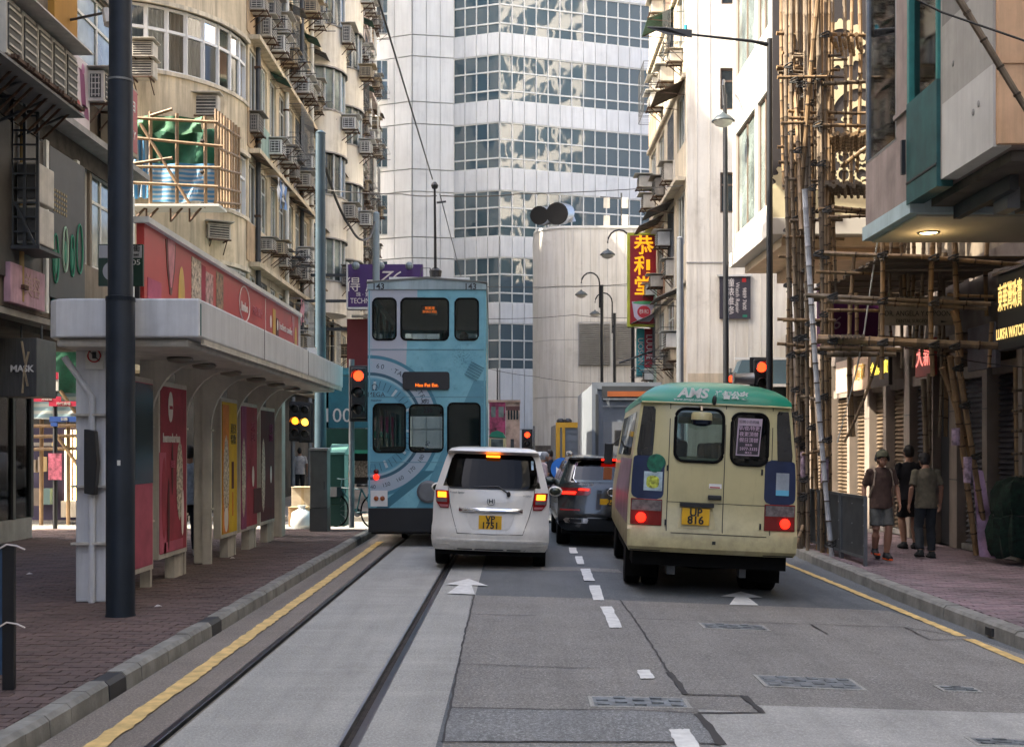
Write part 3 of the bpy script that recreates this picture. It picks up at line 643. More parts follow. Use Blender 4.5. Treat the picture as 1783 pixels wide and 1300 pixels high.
for i, (y, z, rr, ph) in enumerate(((17.25, 4.55, .1, .32), (17.62, 4.75, .085, .3), (17.9, 4.7, .07, .28), (18.2, 4.85, .12, .34))):
    pts = [(XL+.12, y+rr*math.cos(a*math.pi/8), z+ph*math.sin(a*math.pi/8)*(1 if math.sin(a*math.pi/8) < 0 else 1.3)) for a in range(17)]
    MB().tube(pts, .016, 5, False).build('earring', GRN if i != 1 else mat('pale_green', (.35, .5, .38), .5), jb, world=True)
    if i < 3: MB().ell((XL+.12, y, z), (.012, rr*.55, ph*.6), 10, 6).build('gem', GRN, jb, world=True)
for k in range(5):
    b = MB()
    for j in range(6): b.bb(XL+.11, XL+.118, 17.2+j*.09, 17.24+j*.09, 5.3+k*.075, 5.34+k*.075)
    b.build('print_dots', mat('print_tan', (.30, .24, .13), .7), jb, world=True)
board('green_strip_sign', 'narrow teal patterned strip below the charcoal earring sign', XL+.02, 17.3, 19.2, 3.72, 4.0, .05, mat('teal_pattern', (.05, .20, .19), .6, 0, .9, 14))
pk = board('pink_box_sign', 'faded pink box sign at the bottom of the near left block', XL+.02, 15.7, 16.85, 3.75, 4.3, .1, PK); text('美容', .34, mat('faded_ink', (.40, .28, .26), .8), pk, (XL+.125, 16.4, 4.03), '+x', world=True, sx=.8)
bn = board('pink_banner', 'white and pink flower banner above the ledge', XL+.12, 17.1, 18.5, 6.78, 7.9, .05, mat('banner_white', (.62, .55, .56), .6, 0, .1, 4))
def wave(y0, y1, z0, z1, m_, par, X):
    q = [(X, y0+(y1-y0)*i/10, z0+(z1-z0)*(i/10)+.12*math.sin(i*.9)) for i in range(11)]; b = MB(); b.add([(p[0], p[1]-.1, p[2]) for p in q]+[(p[0], p[1]+.1, p[2]) for p in q], [(i, i+1, 12+i, 11+i) for i in range(10)]); b.build('print_wave', m_, par, world=True)
wave(17.5, 18.05, 7.75, 6.95, mat('print_red', (.5, .10, .10), .6), bn, XL+.174); wave(18.1, 18.35, 7.7, 6.95, mat('print_purple', (.24, .07, .16), .6), bn, XL+.174)
for y, z in ((17.3, 7.3), (17.55, 7.15), (17.8, 7.0), (18.2, 7.75)): MB().ell((XL+.172, y, z), (.006, .07, .09), 9, 5).build('print_flower', mat('print_mauve', (.42, .18, .30), .6), bn, world=True)
rb = board('red_box_sign', 'small crimson box sign beside the steel pole', XL+.05, 19.3, 20.3, 6.85, 8.05, .3, mat('box_side', (.32, .27, .2), .7)); MB().bb(XL+.355, XL+.36, 19.38, 20.25, 6.92, 8.0).build('face', mat('crimson_face', (.32, .05, .05), .5, 0, .1, 3), rb, world=True)
text('COZY', .22, WFR, rb, (XL+.365, 19.85, 7.2), '+x', world=True); text('美甲', .3, WFR, rb, (XL+.365, 19.85, 7.65), '+x', world=True)
mk_s = thing('hanging_sign', 'brushed grey box sign with a star of bars hanging under the soffit', 'sign', P(36, 690, 16.5)); a, b = P(8, 690, 16.5), P(64, 588, 16.5)
MB().bb(a.x-.1, b.x, 16.5, 17.2, a.z, b.z).build('box', mat('brushed_sign', (.10, .10, .10), .5, .5, .15, 6, sc3=(6, 1, .4)), mk_s, world=True, bev=.01)
BRONZE = mat('pale_bronze', (.5, .40, .27), .4, .4, .1)
for x0, y0, x1, y1 in ((38, 594, 44, 632), (50, 612, 42, 646), (42, 646, 39, 684), (43, 646, 48, 672)): MB().beam(P(x0, y0, 16.47), P(x1, y1, 16.47), .03, .02).build('star_bar', BRONZE, mk_s, world=True)
text('MASK', .13, mat('letter_white', (.75, .73, .7), .5), mk_s, P(38, 642, 16.465), world=True, bold=.004)
for x in (-7.25, -6.95): MB().tube([(x, 16.9, b.z-.02), (x, 16.9, 3.55)], .015, 6).build('hanger', DKGREY, mk_s, world=True)
# air conditioners of the near block
for i in range(5):
    Y = 14.05+i*.46; put_ac((XL+.42, Y, 6.86), 0, f'large outdoor air conditioner in the racked row above the ledge, {ORD[i]} from the frame edge', 1).scale = (1.35, .5, 1.12)
fr = thing('equipment_rack', 'dark steel rack carrying the row of outdoor air conditioners', 'rack', (XL, 15, 6.45)); m_ = MB()
for x in (XL+.44, XL+.82): m_.bb(x-.02, x+.02, 13.4, 16.2, 6.48, 6.52)
m_.build('rail', DKGREY, fr, world=True); m_ = MB()
for Y in (13.9, 14.6, 15.4, 16.1): m_.bb(XL, XL+.9, Y-.02, Y+.02, 6.44, 6.478); m_.beam((XL+.02, Y, 6.1), (XL+.8, Y, 6.44), .03)
m_.build('bracket', DKGREY, fr, world=True); MB().bb(XL+.38, XL+.95, 13.4, 16.2, 6.40, 6.435).build('drip_tray', GREYM, fr, world=True)
put_ac((XL+.15, 18.75, PZ(160, 18.75)), 0, 'white air conditioner beside the flower banner, next to the steel pole', 1, .8)
cg = thing('caged_condenser', 'black caged pair of condenser units hanging below the ledge', 'air conditioner', (XL+.1, 16.3, 4.6)); z0, z1 = 4.55, 5.75
MB().bb(XL+.07, XL+.38, 16.0, 16.55, z0+.05, z0+.58).build('casing', AC_M, cg, world=True, bev=.02); MB().bb(XL+.07, XL+.38, 16.0, 16.55, z0+.63, z1-.02).build('casing', AC_M, cg, world=True, bev=.02)
MB().bb(XL+.10, XL+.35, 15.96, 15.995, z0+.09, z0+.54).build('grille', AC_G, cg, world=True); MB().bb(XL+.10, XL+.35, 15.96, 15.995, z0+.67, z1-.06).build('grille', AC_G, cg, world=True); m_ = MB()
for x in (XL+.05, XL+.22, XL+.40): m_.bb(x-.02, x+.02, 15.9, 15.93, z0, 7.0)
for k in range(13): z = z0+k*.2; m_.bb(XL+.05, XL+.40, 15.9, 15.925, z-.012, z+.012)
m_.bb(XL, XL+.45, 15.85, 16.65, z0-.05, z0); m_.beam((XL+.1, 15.88, z0+.6), (XL+.38, 15.88, z0), .03); m_.build('cage', DKGREY, cg, world=True)
for x in (XL+.22,): MB().tube([(x, 16.2, 8.0), (x, 15.9, 8.05)], .02, 6).build('pipe_stub', DKGREY, cg, world=True)
cam_s = thing('security_camera', 'small beige security camera on an arm beside the ochre column', 'camera', (XL, 17.9, 8.4)); MB().tube([(XL, 17.9, 8.4), (XL+.75, 17.6, 8.42)], .02, 6).build('arm', DKGREY, cam_s, world=True); MB().tube([(XL+.75, 17.6, 8.45), (XL+.82, 17.5, 8.2)], .07, 8).build('housing', AC_M, cam_s, world=True)
pipe('ochre drain pipe at the frame edge of the near left block', XL, 16.1, 3.8, 6.3, mat('ochre_pipe', (.33, .22, .08), .7), .035)
# ------------------------------------------------------------------ tram shelter
sh = thing('tram_shelter', 'grey tram shelter with curved ribs and advertising panels on the left pavement', 'shelter', (-4.3, 16, ZL))
SHG = mat('shelter_grey', (.63, .64, .66), .45, 0, .08, 2, st=.45); SHB = mat('shelter_beige', (.55, .52, .46), .55, 0, .12, 3, st=.55)
xf, xb, ya, yb, zb, zt = -3.15, -4.74, 11.5, 21.15, 2.86, 3.25
out = [(xf, ya), (xf, yb), (xb, yb), (xb, ya+.35), (xb+.04, ya+.15), (xb+.14, ya+.04), (xb+.3, ya)]
MB().prism(out, 'z', zb, zt).build('fascia', SHG, sh, world=True, bev=.02)
i_ = [(xf-.12, ya+.1), (xf-.12, yb-.1), (xb+.1, yb-.1), (xb+.1, ya+.1)]
MB().prism([(x*.98+(-4)*.02, y) for x, y in i_], 'z', zb-.09, zb-.002).build('soffit', SHB, sh, world=True, bev=.03)
MB().bb(xf-.04, xf-.012, ya+.2, yb-.05, zb-.06, zb+.01).build('gutter', SHB, sh, world=True)
for Y in (14.5, 17.6): MB().bb(xf-.002, xf+.004, Y-.006, Y+.006, zb+.01, zt-.01).build('fascia_joint', DKGREY, sh, world=True)
MB().bb(xf-.004, xf+.006, ya+.03, ya+.06, zb+.02, zt-.05).build('fascia_gap', mat('teal_strip', (.06, .14, .13), .5), sh, world=True)
def rib(Y, w_=.07):
    q = [(-4.36, ZL), (-4.24, ZL), (-4.24, 1.95)]
    for k in range(9): a = R(180-90*k/8); q.append((-3.68+.56*math.cos(a), 2.02+.72*math.sin(a)))
    q += [(-3.35, 2.79), (-4.36, 2.79)]
    m_ = MB(); m_.loft([[(x, Y-w_/2, z) for x, z in q], [(x, Y+w_/2, z) for x, z in q]]); return m_.build('rib', SHB, sh, world=True)
POSTS = [13.42, 14.82, 16.1, 17.48, 18.85, 20.22]
for Y in POSTS:
    rib(Y)
    for z in (.9, 2.0): MB().bb(-4.38, -4.215, Y-.05, Y+.05, z-.012, z+.012).build('band', SHB, sh, world=True)
pil = MB().bb(-4.62, -4.3, 12.1, 12.5, ZL, 2.8).build('pillar', SHG, sh, world=True, bev=.015)
MB().tube([(-4.43, 12.05, ZL), (-4.43, 12.05, 2.3), (-4.7, 12.0, 2.7)], .035, 8).build('conduit', SHG, sh, world=True, smooth=True)
for z in (.75, 1.35, 2.1): MB().bb(-4.64, -4.28, 12.02, 12.11, z-.012, z+.012).build('clamp', SHB, sh, world=True)
MB().prism([(-4.47+.0, 1.28), (-4.36, 1.26), (-4.335, 1.6), (-4.36, 1.93), (-4.47, 1.95)], 'y', 11.93, 12.04).build('reader_panel', BLACK, sh, world=True, bev=.01)
ns = MB().bb(-4.5, -4.31, 12.06, 12.08, 2.58, 2.82).build('no_smoking_plate', WFR, sh, world=True)
ring_('ring', (-4.405, 12.05, 2.72), .066, .008, RED, ns); MB().beam((-4.46, 12.048, 2.775), (-4.35, 12.048, 2.665), .014, .008).build('slash', BLACK, ns); MB().bb(-4.425, -4.385, 12.046, 12.056, 2.69, 2.76).build('pictogram', BLACK, ns)
MB().bb(-4.5, -4.3, 12.045, 12.058, 2.81, 2.83).build('plate_header', RED, sh, world=True)
MB().bb(-4.46, -4.24, 21.0, 21.3, ZL, 2.8).build('pillar', SHB, sh, world=True, bev=.02)
MB().bb(-4.5, -4.34, 16.12, 16.4, ZL, 2.8).build('pillar', SHB, sh, world=True, bev=.02)
for Y in (12.9, 13.9, 15.2, 16.7, 18.1, 19.4, 20.6):
    MB().lathe([(.13, 0), (.15, -.02), (.13, -.05), (.02, -.07)], (-3.75, Y, 2.77), 14).build('dome_light', mat('dome_light', (.17, .15, .12), .4, 0, .1), sh, world=True, smooth=True)
def poster(y0, y1, z0, z1, base, deco, foot=True):
    p = MB().bb(-4.30, -4.19, y0, y1, z0, z1).build('poster_case', SHB, sh, world=True, bev=.008); fc = MB().bb(-4.19, -4.184, y0+.05, y1-.05, z0+.06, z1-.06).build('poster', base, p); deco(p)
    if foot: MB().bb(-4.36, -4.24, y1-.38, y1-.02, ZL, z0-.002).build('poster_foot', SHB, sh, world=True)
def el(p, y, z, ry, rz_, m_, nm='print_shape', x=-4.178): MB().ell((x, y, z), (.004, ry, rz_), 14, 6).build(nm, m_, p)
def bar(p, y0, y1, z0, z1, m_): MB().bb(-4.185, -4.179, y0, y1, z0, z1).build('print_block', m_, p)
CRIM = mat('poster_crimson', (.30, .035, .06), .8, 0, .25, 2.5); PNK = mat('poster_pink', (.45, .10, .16), .8, 0, .2, 2); YEL = mat('poster_yellow', (.62, .42, .02), .8, 0, .12, 3); ORG = mat('poster_orange', (.60, .22, .04), .8, 0, .2, 3)
PRP = mat('poster_plum', (.26, .06, .16), .8, 0, .2, 3); MAR = mat('poster_maroon', (.085, .02, .025), .8, 0, .2, 3); FOOD = mat('poster_food', (.48, .40, .30), .5, 0, .8, 22); PWH = mat('poster_white', (.72, .66, .62), .5, var=.05)
def d1(p):
    bar(p, 13.55, 13.8, .5, 1.7, PNK); el(p, 13.72, 1.15, .1, .5, CRIM); el(p, 13.9, .95, .05, .45, MAR); el(p, 14.05, 1.5, .04, .33, MAR); el(p, 14.36, 1.35, .14, .5, FOOD); el(p, 13.98, 2.25, .1, .19, PWH); el(p, 14.48, .95, .06, .3, PWH)
    bar(p, 13.72, 14.5, .5, .62, PNK); text('hemsdurian', .15, PWH, p, (-4.177, 14.02, 1.87), '+x', bold=.004); text('ann', .09, CRIM, p, (-4.172, 13.98, 2.25), '+x'); text('甜蜜', .1, PNK, p, (-4.172, 14.05, 1.55), '+x')
poster(13.55, 14.72, .43, 2.55, CRIM, d1)
poster(12.55, 13.35, .35, 2.55, PNK, lambda p: bar(p, 12.6, 13.3, 1.35, 2.48, mat('screen_grey', (.03, .032, .035), .2)), False)
def d2(p): bar(p, 16.48, 16.85, .52, 2.38, ORG); el(p, 16.68, 1.3, .17, .65, FOOD); el(p, 16.68, .75, .12, .22, PWH); text('夏日\n特飲', .16, mat('ink_olive', (.12, .10, .02), .6), p, (-4.177, 17.1, 1.95), '+x'); bar(p, 17.02, 17.14, 1.15, 1.55, MAR); bar(p, 17.05, 17.11, .75, 1.1, ORG)
poster(16.42, 17.4, .45, 2.48, YEL, d2)
def d3(p): bar(p, 17.62, 17.95, .5, 2.4, PRP); el(p, 17.76, 1.3, .13, .62, FOOD); text('新鮮\n滋味', .16, PNK, p, (-4.177, 18.4, 2.0), '+x'); el(p, 18.4, 1.3, .08, .17, PWH); bar(p, 20.04, 18.46, .7, 1.1, MAR)
poster(17.56, 18.75, .46, 2.46, CRIM, d3)
def d4(p): el(p, 19.15, 1.3, .14, .62, FOOD); text('香醇\n咖啡', .16, PRP, p, (-4.177, 19.75, 2.0), '+x'); el(p, 19.75, 1.3, .07, .15, PWH)
poster(18.95, 20.12, .47, 2.44, MAR, d4)
# red billboard on the shelter roof
bbd = thing('roof_billboard', 'long red food billboard standing on the shelter roof', 'billboard', (-3.75, 15.8, zt)); X0 = -3.75; ZT = 4.03
BRED = mat('billboard_red', (.44, .045, .04), .42, 0, .12, 1.2)
MB().bb(X0-.08, X0, 11.65, 19.95, zt, ZT).build('panel', BRED, bbd, world=True); MB().bb(X0-.1, X0+.06, 11.6, 20.0, ZT, ZT+.06).build('top_frame', WFR, bbd, world=True); MB().bb(X0-.1, X0+.03, 19.95, 20.0, zt, ZT).build('end_frame', WFR, bbd, world=True)
def e2(y, z, ry, rz_, m_): MB().ell((X0+.004, y, z), (.004, ry, rz_), 16, 8).build('print_shape', m_, bbd, world=True)
def b2(y0, y1, z0, z1, m_): MB().bb(X0, X0+.006, y0, y1, z0, z1).build('print_block', m_, bbd, world=True)
ROSE = mat('print_rose', (.50, .15, .18), .4, 0, .3, 6); CHOC = mat('print_chocolate', (.10, .025, .02), .5)
MB().prism([(12.35, 4.0), (12.72, 4.0), (12.68, 3.7), (12.56, 3.42), (12.5, 3.42), (12.4, 3.7)], 'x', X0, X0+.007).build('print_shape', CHOC, bbd, world=True)
MB().prism([(12.4, 4.02), (12.68, 4.02), (12.63, 3.72), (12.55, 3.5), (12.51, 3.5), (12.44, 3.72)], 'x', X0, X0+.012).build('print_shape', ROSE, bbd, world=True)
e2(12.95, 3.38, .13, .42, mat('print_gold', (.60, .38, .06), .4)); b2(13.35, 13.75, zt+.01, 3.98, FOOD); b2(13.95, 14.3, zt+.01, 3.9, mat('print_meat', (.42, .25, .22), .5, 0, .9, 12)); b2(14.45, 14.8, zt+.01, 3.98, mat('print_bread', (.30, .19, .11), .5, 0, .6, 14))
b2(13.75, 13.95, zt+.01, 3.95, CRIM); b2(11.75, 12.2, zt+.01, 3.5, PNK)
q = [(X0+.01, 15.95+.3*math.cos(a*math.pi/14), 3.75+.24*math.sin(a*math.pi/14)) for a in range(29)]; MB().tube(q, .008, 4, False).build('print_ring', PWH, bbd, world=True)
text('limbo', .17, PWH, bbd, (X0+.01, 15.95, 3.70), '+x', world=True, bold=.006); text('天然 果汁', .15, ROSE, bbd, (X0+.01, 16.75, 3.72), '+x', world=True); b2(17.32, 17.335, zt+.01, 4.0, PWH)
b2(17.85, 18.05, zt+.1, 3.92, mat('print_gold2', (.55, .32, .04), .4)); e2(17.7, 3.7, .06, .1, PWH); e2(18.2, 3.7, .06, .1, PWH); b2(18.1, 18.28, zt+.1, 3.8, CHOC); text('hotliest candies', .17, PWH, bbd, (X0+.01, 18.85, 3.70), '+x', world=True)
MB().prism([(19.35, 3.98), (19.6, 3.98), (19.5, 3.5)], 'x', X0, X0+.008).build('print_shape', ROSE, bbd, world=True); e2(19.72, 3.55, .1, .28, MATS['print_gold'])
# stop sign behind the pole
ss = thing('stop_sign', 'green and grey tram stop nameplate behind the steel pole', 'sign', (P(210, 520, 11.56))); a, b = P(171, 498, 11.56), P(249, 425, 11.56)
MB().bb(a.x, b.x, 11.56, 11.6, a.z, b.z).build('plate', mat('sign_dark_green', (.008, .035, .022), .4), ss, world=True, bev=.004); c_ = P(171, 449, 11.56)
MB().bb(a.x+.01, b.x-.012, 11.55, 11.56, c_.z, b.z-.012).build('name_strip', mat('sign_grey', (.33, .33, .34), .5), ss, world=True)
for x in (215, 238): MB().bb(PX(x-4, 11.56), PX(x+4, 11.56), 11.565, 11.6, zt, a.z).build('stand', BLACK, ss, world=True)
text('街', .075, BLACK, ss, P(238, 433, 11.545), world=True); text('reet', .042, BLACK, ss, P(236, 443, 11.545), world=True); text('05', .075, WFR, ss, P(237, 457, 11.545), world=True, sx=1.2)
MB().lathe([(.1, 0), (.1, .006)], P(196, 472, 11.55), 24, 'y').build('disc', MATS['sign_grey'], ss, world=True)
# second nameplate at the far end
s2 = thing('stop_sign', 'small white and green nameplate past the far end of the red billboard', 'sign', P(535, 620, 21)); MB().bb(PX(521, 21), PX(551, 21), 21, 21.05, PZ(617, 21), PZ(605, 21)).build('name_strip', WFR, s2, world=True); MB().bb(PX(521, 21), PX(551, 21), 21, 21.05, PZ(645, 21), PZ(617.5, 21)).build('plate', mat('teal_plate', (.02, .16, .13), .4), s2, world=True)
text('莊街', .08, BLACK, s2, P(527, 609, 20.99), world=True); MB().bb(PX(534, 21), PX(538, 21), 21.01, 21.04, zt, PZ(645, 21)).build('stand', BLACK, s2, world=True)
# poles
POLE = mat('pole_slate', (.014, .020, .029), .5, .1, .2, 3, st=.25)
Nd(POLE).b.inputs['Specular IOR Level'].default_value = .2
pl = thing('steel_pole', 'thick dark slate steel pole in front of the shelter', 'pole', (-3.81, 11.12, ZL))
MB().lathe([(.145, 0), (.136, .02), (.136, 3.05), (.118, 3.08), (.118, 5.2), (.108, 5.22), (.100, 9)], (0, 0, 0), 28).build('shaft', POLE, pl, smooth=True)
MB().lathe([(.14, 3.04), (.14, 3.08), (.12, 3.085)], (0, 0, 0), 28).build('collar', POLE, pl); MB().lathe([(.122, 5.16), (.122, 5.18)], (0, 0, 0), 28).build('band', GREYM, pl)
MB().box((.03, -.134, 1.48), (.03, .006, .05)).build('paper_scrap', WFR, pl)
def pole2(label, x, w_, Y, ytop, m, zb_=ZL, band=True):
    X = PX(x, Y); r_ = w_*Y/F/2; t = thing('steel_pole', label, 'pole', (X, Y, zb_)); zt_ = PZ(ytop, Y)-zb_
    MB().lathe([(r_*1.15, 0), (r_*1.05, zt_*.35), (r_, zt_*.36), (r_*.9, zt_)], (0, 0, 0), 16).build('shaft', m, t, smooth=True); MB().lathe([(r_*1.0, zt_), (r_*.5, zt_+.05)], (0, 0, 0), 16).build('cap', m, t); return t
SLATE = mat('slate_blue', (.03, .062, .085), .45, .1, .15, 3); SLATE2 = mat('pale_slate', (.20, .25, .27), .5, 0, .12, 3)
pole2('slate blue tram wire pole at the far end of the shelter', 558, 19, 24.2, 232, SLATE); pole2('pale grey pole rising behind the tram roof', 655, 13, 34, 372, SLATE2); pole2('grey pole beside the right lamp posts', 1184, 13, 30, 415, mat('pole_grey', (.09, .10, .115), .5, 0, .12, 3), 0)
# ------------------------------------------------------------------ traffic signals
def signal(label, x, y_red, Y, lit=0, scale=1., post=None, zb_=0., m_on=None, back=True, side=0):
    X, Z = PX(x, Y), PZ(y_red, Y); t = thing('traffic_signal', label, 'traffic light', (X, Y, zb_)); s = scale; z = Z-zb_
    if back: MB().bb(-.21*s, .21*s, .0, .03, z-.92*s, z+.22*s).build('backboard', BLACK, t, bev=.02)
    MB().bb(-.15*s, .15*s, -.16*s, 0, z-.85*s, z+.17*s).build('housing', BLACK, t, bev=.02)
    for k in range(3):
        zz = z-k*.34*s; o = MB().lathe([(.105*s, -.165*s), (.085*s, -.185*s), (.02*s, -.19*s)], (0, 0, zz), 18, 'y').build('lamp', (m_on or LAMP_R) if k == lit else mat('lens_off', (.012, .014, .014), .25), t)
        q = [(.125*s*math.cos(R(a)), .125*s*math.sin(R(a))) for a in range(-10, 191, 20)]; v = MB(); n_ = len(q)
        v.add([(x_, -.16*s, zz+z_) for x_, z_ in q]+[(x_*1.02, -.36*s, zz+z_*1.02-.02) for x_, z_ in q], [(i, i+1, n_+i+1, n_+i) for i in range(n_-1)]); v.build('visor', BLACK, t)
    if post is not None: MB().tube([(post, .06, 0), (post, .06, z+.35*s)], .057, 10).build('post', GREYM, t, smooth=True)
    return t
signal('red traffic light on a grey post beside the blue tram', 626, 655, 23.4, 0, 1., -.17, ZL)
signal('dark traffic light showing amber past the shelter, first of a pair', 516, 712, 33, 1, 1., -.1, ZL, LAMP_A); signal('traffic light showing yellow past the shelter, second of a pair', 533, 714, 32.6, 1, 1., .1, ZL, LAMP_Y)
signal('red traffic light over the minibus roof beside the tall black lamp post', 1323, 640, 24, 0, 1., .2, 0); signal('small red traffic light peeking over the green minibus roof', 1271, 660, 29, 0, .8, 0, 0)
signal('far red traffic light near the pink tram', 918, 757, 58, 0, 1.3, .35, 0)
lv = thing('signal_louvre', 'silver side lamp hood beside the red light over the minibus', 'traffic light', P(1305, 660, 23.9)); MB().lathe([(.13, 0), (.11, -.35), (.14, -.42)], (.06, -.1, 0), 14, 'x').build('hood', STEEL, lv, smooth=True); MB().bb(.05, .12, -.15, 0, -.1, .1).build('bracket', BLACK, lv)
# ------------------------------------------------------------------ street furniture between shelter and tram
def cab(name, label, x0, x1, y0, Y, d, m, mt, slope=0.):
    X0_, X1_ = PX(x0, Y), PX(x1, Y); zt_ = PZ(y0, Y); t = thing(name, label, 'cabinet', ((X0_+X1_)/2, Y, ZL)); h_ = zt_-ZL; w_ = X1_-X0_
    MB().bb(-w_/2, w_/2, 0, d, 0, .45).build('plinth', mat(m.name+'_plinth', tuple(v*.7 for v in m.diffuse_color[:3]), .7), t); MB().bb(-w_/2+.004, w_/2-.004, .006, d-.006, .455, h_-.06).build('body', m, t, bev=.012)
    MB().prism([(-.02, h_-.06), (d+.02, h_-.06), (d+.02, h_+slope), (-.02, h_-.015)], 'x', -w_/2-.015, w_/2+.015).build('lid', mt, t); MB().bb(w_*.3, w_*.36, -.012, .004, h_*.5, h_*.6).build('handle', DKGREY, t); return t
cab('utility_cabinet', 'grey steel utility cabinet with a pale lid beyond the shelter', 539, 570, 779, 22.4, .4, mat('cabinet_grey', (.10, .10, .10), .5, 0, .15, 4, st=.3), STEEL)
cab('utility_cabinet', 'dark green utility cabinet with a sloping mint lid', 571, 600, 786, 23.8, .6, mat('cabinet_green', (.015, .075, .055), .5, 0, .15, 4), mat('mint', (.10, .24, .20), .5), .16)
bag = thing('rubbish_bag', 'white plastic rubbish bag beside the grey cabinet', 'bag', (*P(526, 900, 24.5).xy, .03)); m_ = MB(); rings = []
for r_, z in ((.16, 0), (.24, .08), (.25, .22), (.19, .36), (.06, .43), (.09, .5)): rings.append([(r_*(1+.18*math.sin(k*2.1+z*9))*math.cos(2*math.pi*k/14), r_*(1+.15*math.cos(k*1.7+z*7))*math.sin(2*math.pi*k/14), z) for k in range(14)])
m_.loft(rings).build('bag', mat('plastic_white', (.55, .57, .58), .4, 0, .1, 6), bag, smooth=True)
for i, (x, Y, w_, h_, lb) in enumerate(((518, 25.4, .4, .42, 'brown cardboard box behind the white rubbish bag'), (527, 25.9, .5, .85, 'tall pale carton stacked behind the cardboard box'))):
    t = thing('cardboard_box', lb, 'box', (PX(x, Y), Y, .03)); c_ = mat('cardboard%d' % i, ((.36, .23, .12), (.45, .38, .28))[i], .85, 0, .15, 5); MB().bb(-w_/2, w_/2, 0, .4, 0, h_).build('carton', c_, t, bev=.008); MB().bb(-.03, .03, -.004, .404, .01, h_+.004).build('tape', mat('tape', (.42, .33, .2), .4), t); MB().bb(-w_/2, w_/2, -.12, 0, h_-.005, h_).build('flap', c_, t)
# bicycle
bk = thing('bicycle', 'parked bicycle with a turquoise frame leaning by the traffic light post', 'bicycle', (PX(622, 24), 23.6, ZL), R(58)); TQ = mat('turquoise', (.02, .11, .12), .4, var=.1)
for y in (-.5, .5):
    q = [(0, y+.33*math.cos(2*math.pi*k/24), .33+.33*math.sin(2*math.pi*k/24)) for k in range(25)]; wh = MB().tube(q, .018, 6, False).build('wheel', RUBBER, bk); s_ = MB()
    for k in range(12): s_.tube([(0, y, .33), (0, y+.32*math.cos(2*math.pi*k/12), .33+.32*math.sin(2*math.pi*k/12))], .003, 3)
    s_.build('spokes', STEEL, wh)
m_ = MB(); A_, B_, C_, D_ = (0, -.5, .33), (0, -.05, .3), (0, -.18, .78), (0, .36, .8)
for a, b in ((A_, B_), (A_, C_), (B_, C_), (B_, D_), (C_, D_), (D_, (0, .5, .33)), (D_, (0, .33, .98))): m_.tube([a, b], .018, 6)
m_.build('frame', TQ, bk); MB().tube([(-.26, .24, 1.0), (0, .33, .98), (.26, .24, 1.0)], .013, 6).build('handlebar', STEEL, bk); MB().box((0, -.22, .86), (.13, .26, .06)).build('saddle', BLACK, bk, bev=.02); MB().lathe([(.09, -.02), (.09, .02)], (.03, -.05, .3), 14, 'x').build('chainring', DKGREY, bk)
MB().box((0, .47, .72), (.3, .24, .2)).build('basket', DKGREY, bk)
# turquoise / green shop front beyond the crossing
kf = thing('corner_shop', 'turquoise shop fascia with white 100 over a green canopy behind the tram', 'shop front', P(610, 800, 36)); Y = 36.0
def px_box(par, nm, x0, x1, y0, y1, Y, d, m, bev=0.): return MB().bb(PX(x0, Y), PX(x1, Y), Y, Y+d, PZ(y1, Y), PZ(y0, Y)).build(nm, m, par, world=True, bev=bev)
px_box(kf, 'fascia', 568, 690, 640, 745, Y, .3, mat('shop_turq', (.025, .15, .19), .6, 0, .2, 2)); px_box(kf, 'canopy', 568, 690, 746, 790, Y-.3, .9, mat('shop_green', (.008, .06, .035), .5, 0, .2, 2)); px_box(kf, 'back_wall', 560, 700, 790, 842, Y+1, .2, MATS['shop_dark']); px_box(kf, 'valance', 568, 690, 783, 789, Y-.33, .02, mat('shop_green2', (.03, .28, .16), .5))
text('100', .62, WFR, kf, P(587, 724, Y-.02), world=True); px_box(kf, 'poster', 600, 640, 802, 830, Y+.6, .1, FOOD); px_box(kf, 'crate', 600, 612, 822, 840, Y, .4, ORG)
px_box(kf, 'pillar', 566, 572, 640, 842, Y, .3, CONC)
for i, (x, c, lb) in enumerate(((590, (.03, .16, .22), 'turquoise sheet canopy edge above the red light by the tram'),)):
    t = thing('canopy', lb, 'canopy', P(610, 650, 30)); MB().prism([(PX(584, 30), PZ(646, 30)), (PX(645, 30), PZ(643, 30)), (PX(645, 30), PZ(652, 30)), (PX(594, 30), PZ(652, 30))], 'y', 30, 32.5).build('sheet', mat('canopy_turq', c, .4), t, world=True); MB().tube([(PX(640, 30), 31.5, PZ(650, 30)), (PX(640, 30), 31.5, .1)], .05, 8).build('post', GREYM, t, world=True)
# purple sign board behind the tram with flood lamps
ps = thing('purple_sign', 'purple Chinese shop sign with flood lamps above the blue tram', 'sign', P(670, 535, 37)); Y = 37.0
px_box(ps, 'panel', 606, 736, 460, 534, Y, .3, mat('deep_purple', (.055, .018, .12), .5, 0, .12, 2)); px_box(ps, 'bottom_rail', 604, 737, 534.5, 538, Y-.05, .4, WFR); px_box(ps, 'side_rail', 603, 605.5, 456, 538, Y-.05, .4, WFR)
text('得 成', .5, PWH, ps, P(632, 497, Y-.02), world=True); text('TECHNIC', .24, PWH, ps, P(632, 524, Y-.02), world=True, sx=.8); text('Ƶ𝓛' if False else 'Z6', .62, PWH, ps, P(673, 485, Y-.02), world=True, shear=.5); text('珠 · 寶', .16, PWH, ps, P(632, 513, Y-.02), world=True)
for x in (623, 666, 715): MB().ell((PX(x, Y), Y-.5, PZ(467, Y)), (.13, .16, .13), 10, 6).build('flood_lamp', SLATE2, ps, world=True); MB().tube([(PX(x, Y), Y+.1, PZ(458, Y)), (PX(x, Y), Y-.45, PZ(462, Y))], .02, 5).build('lamp_arm', DKGREY, ps, world=True)
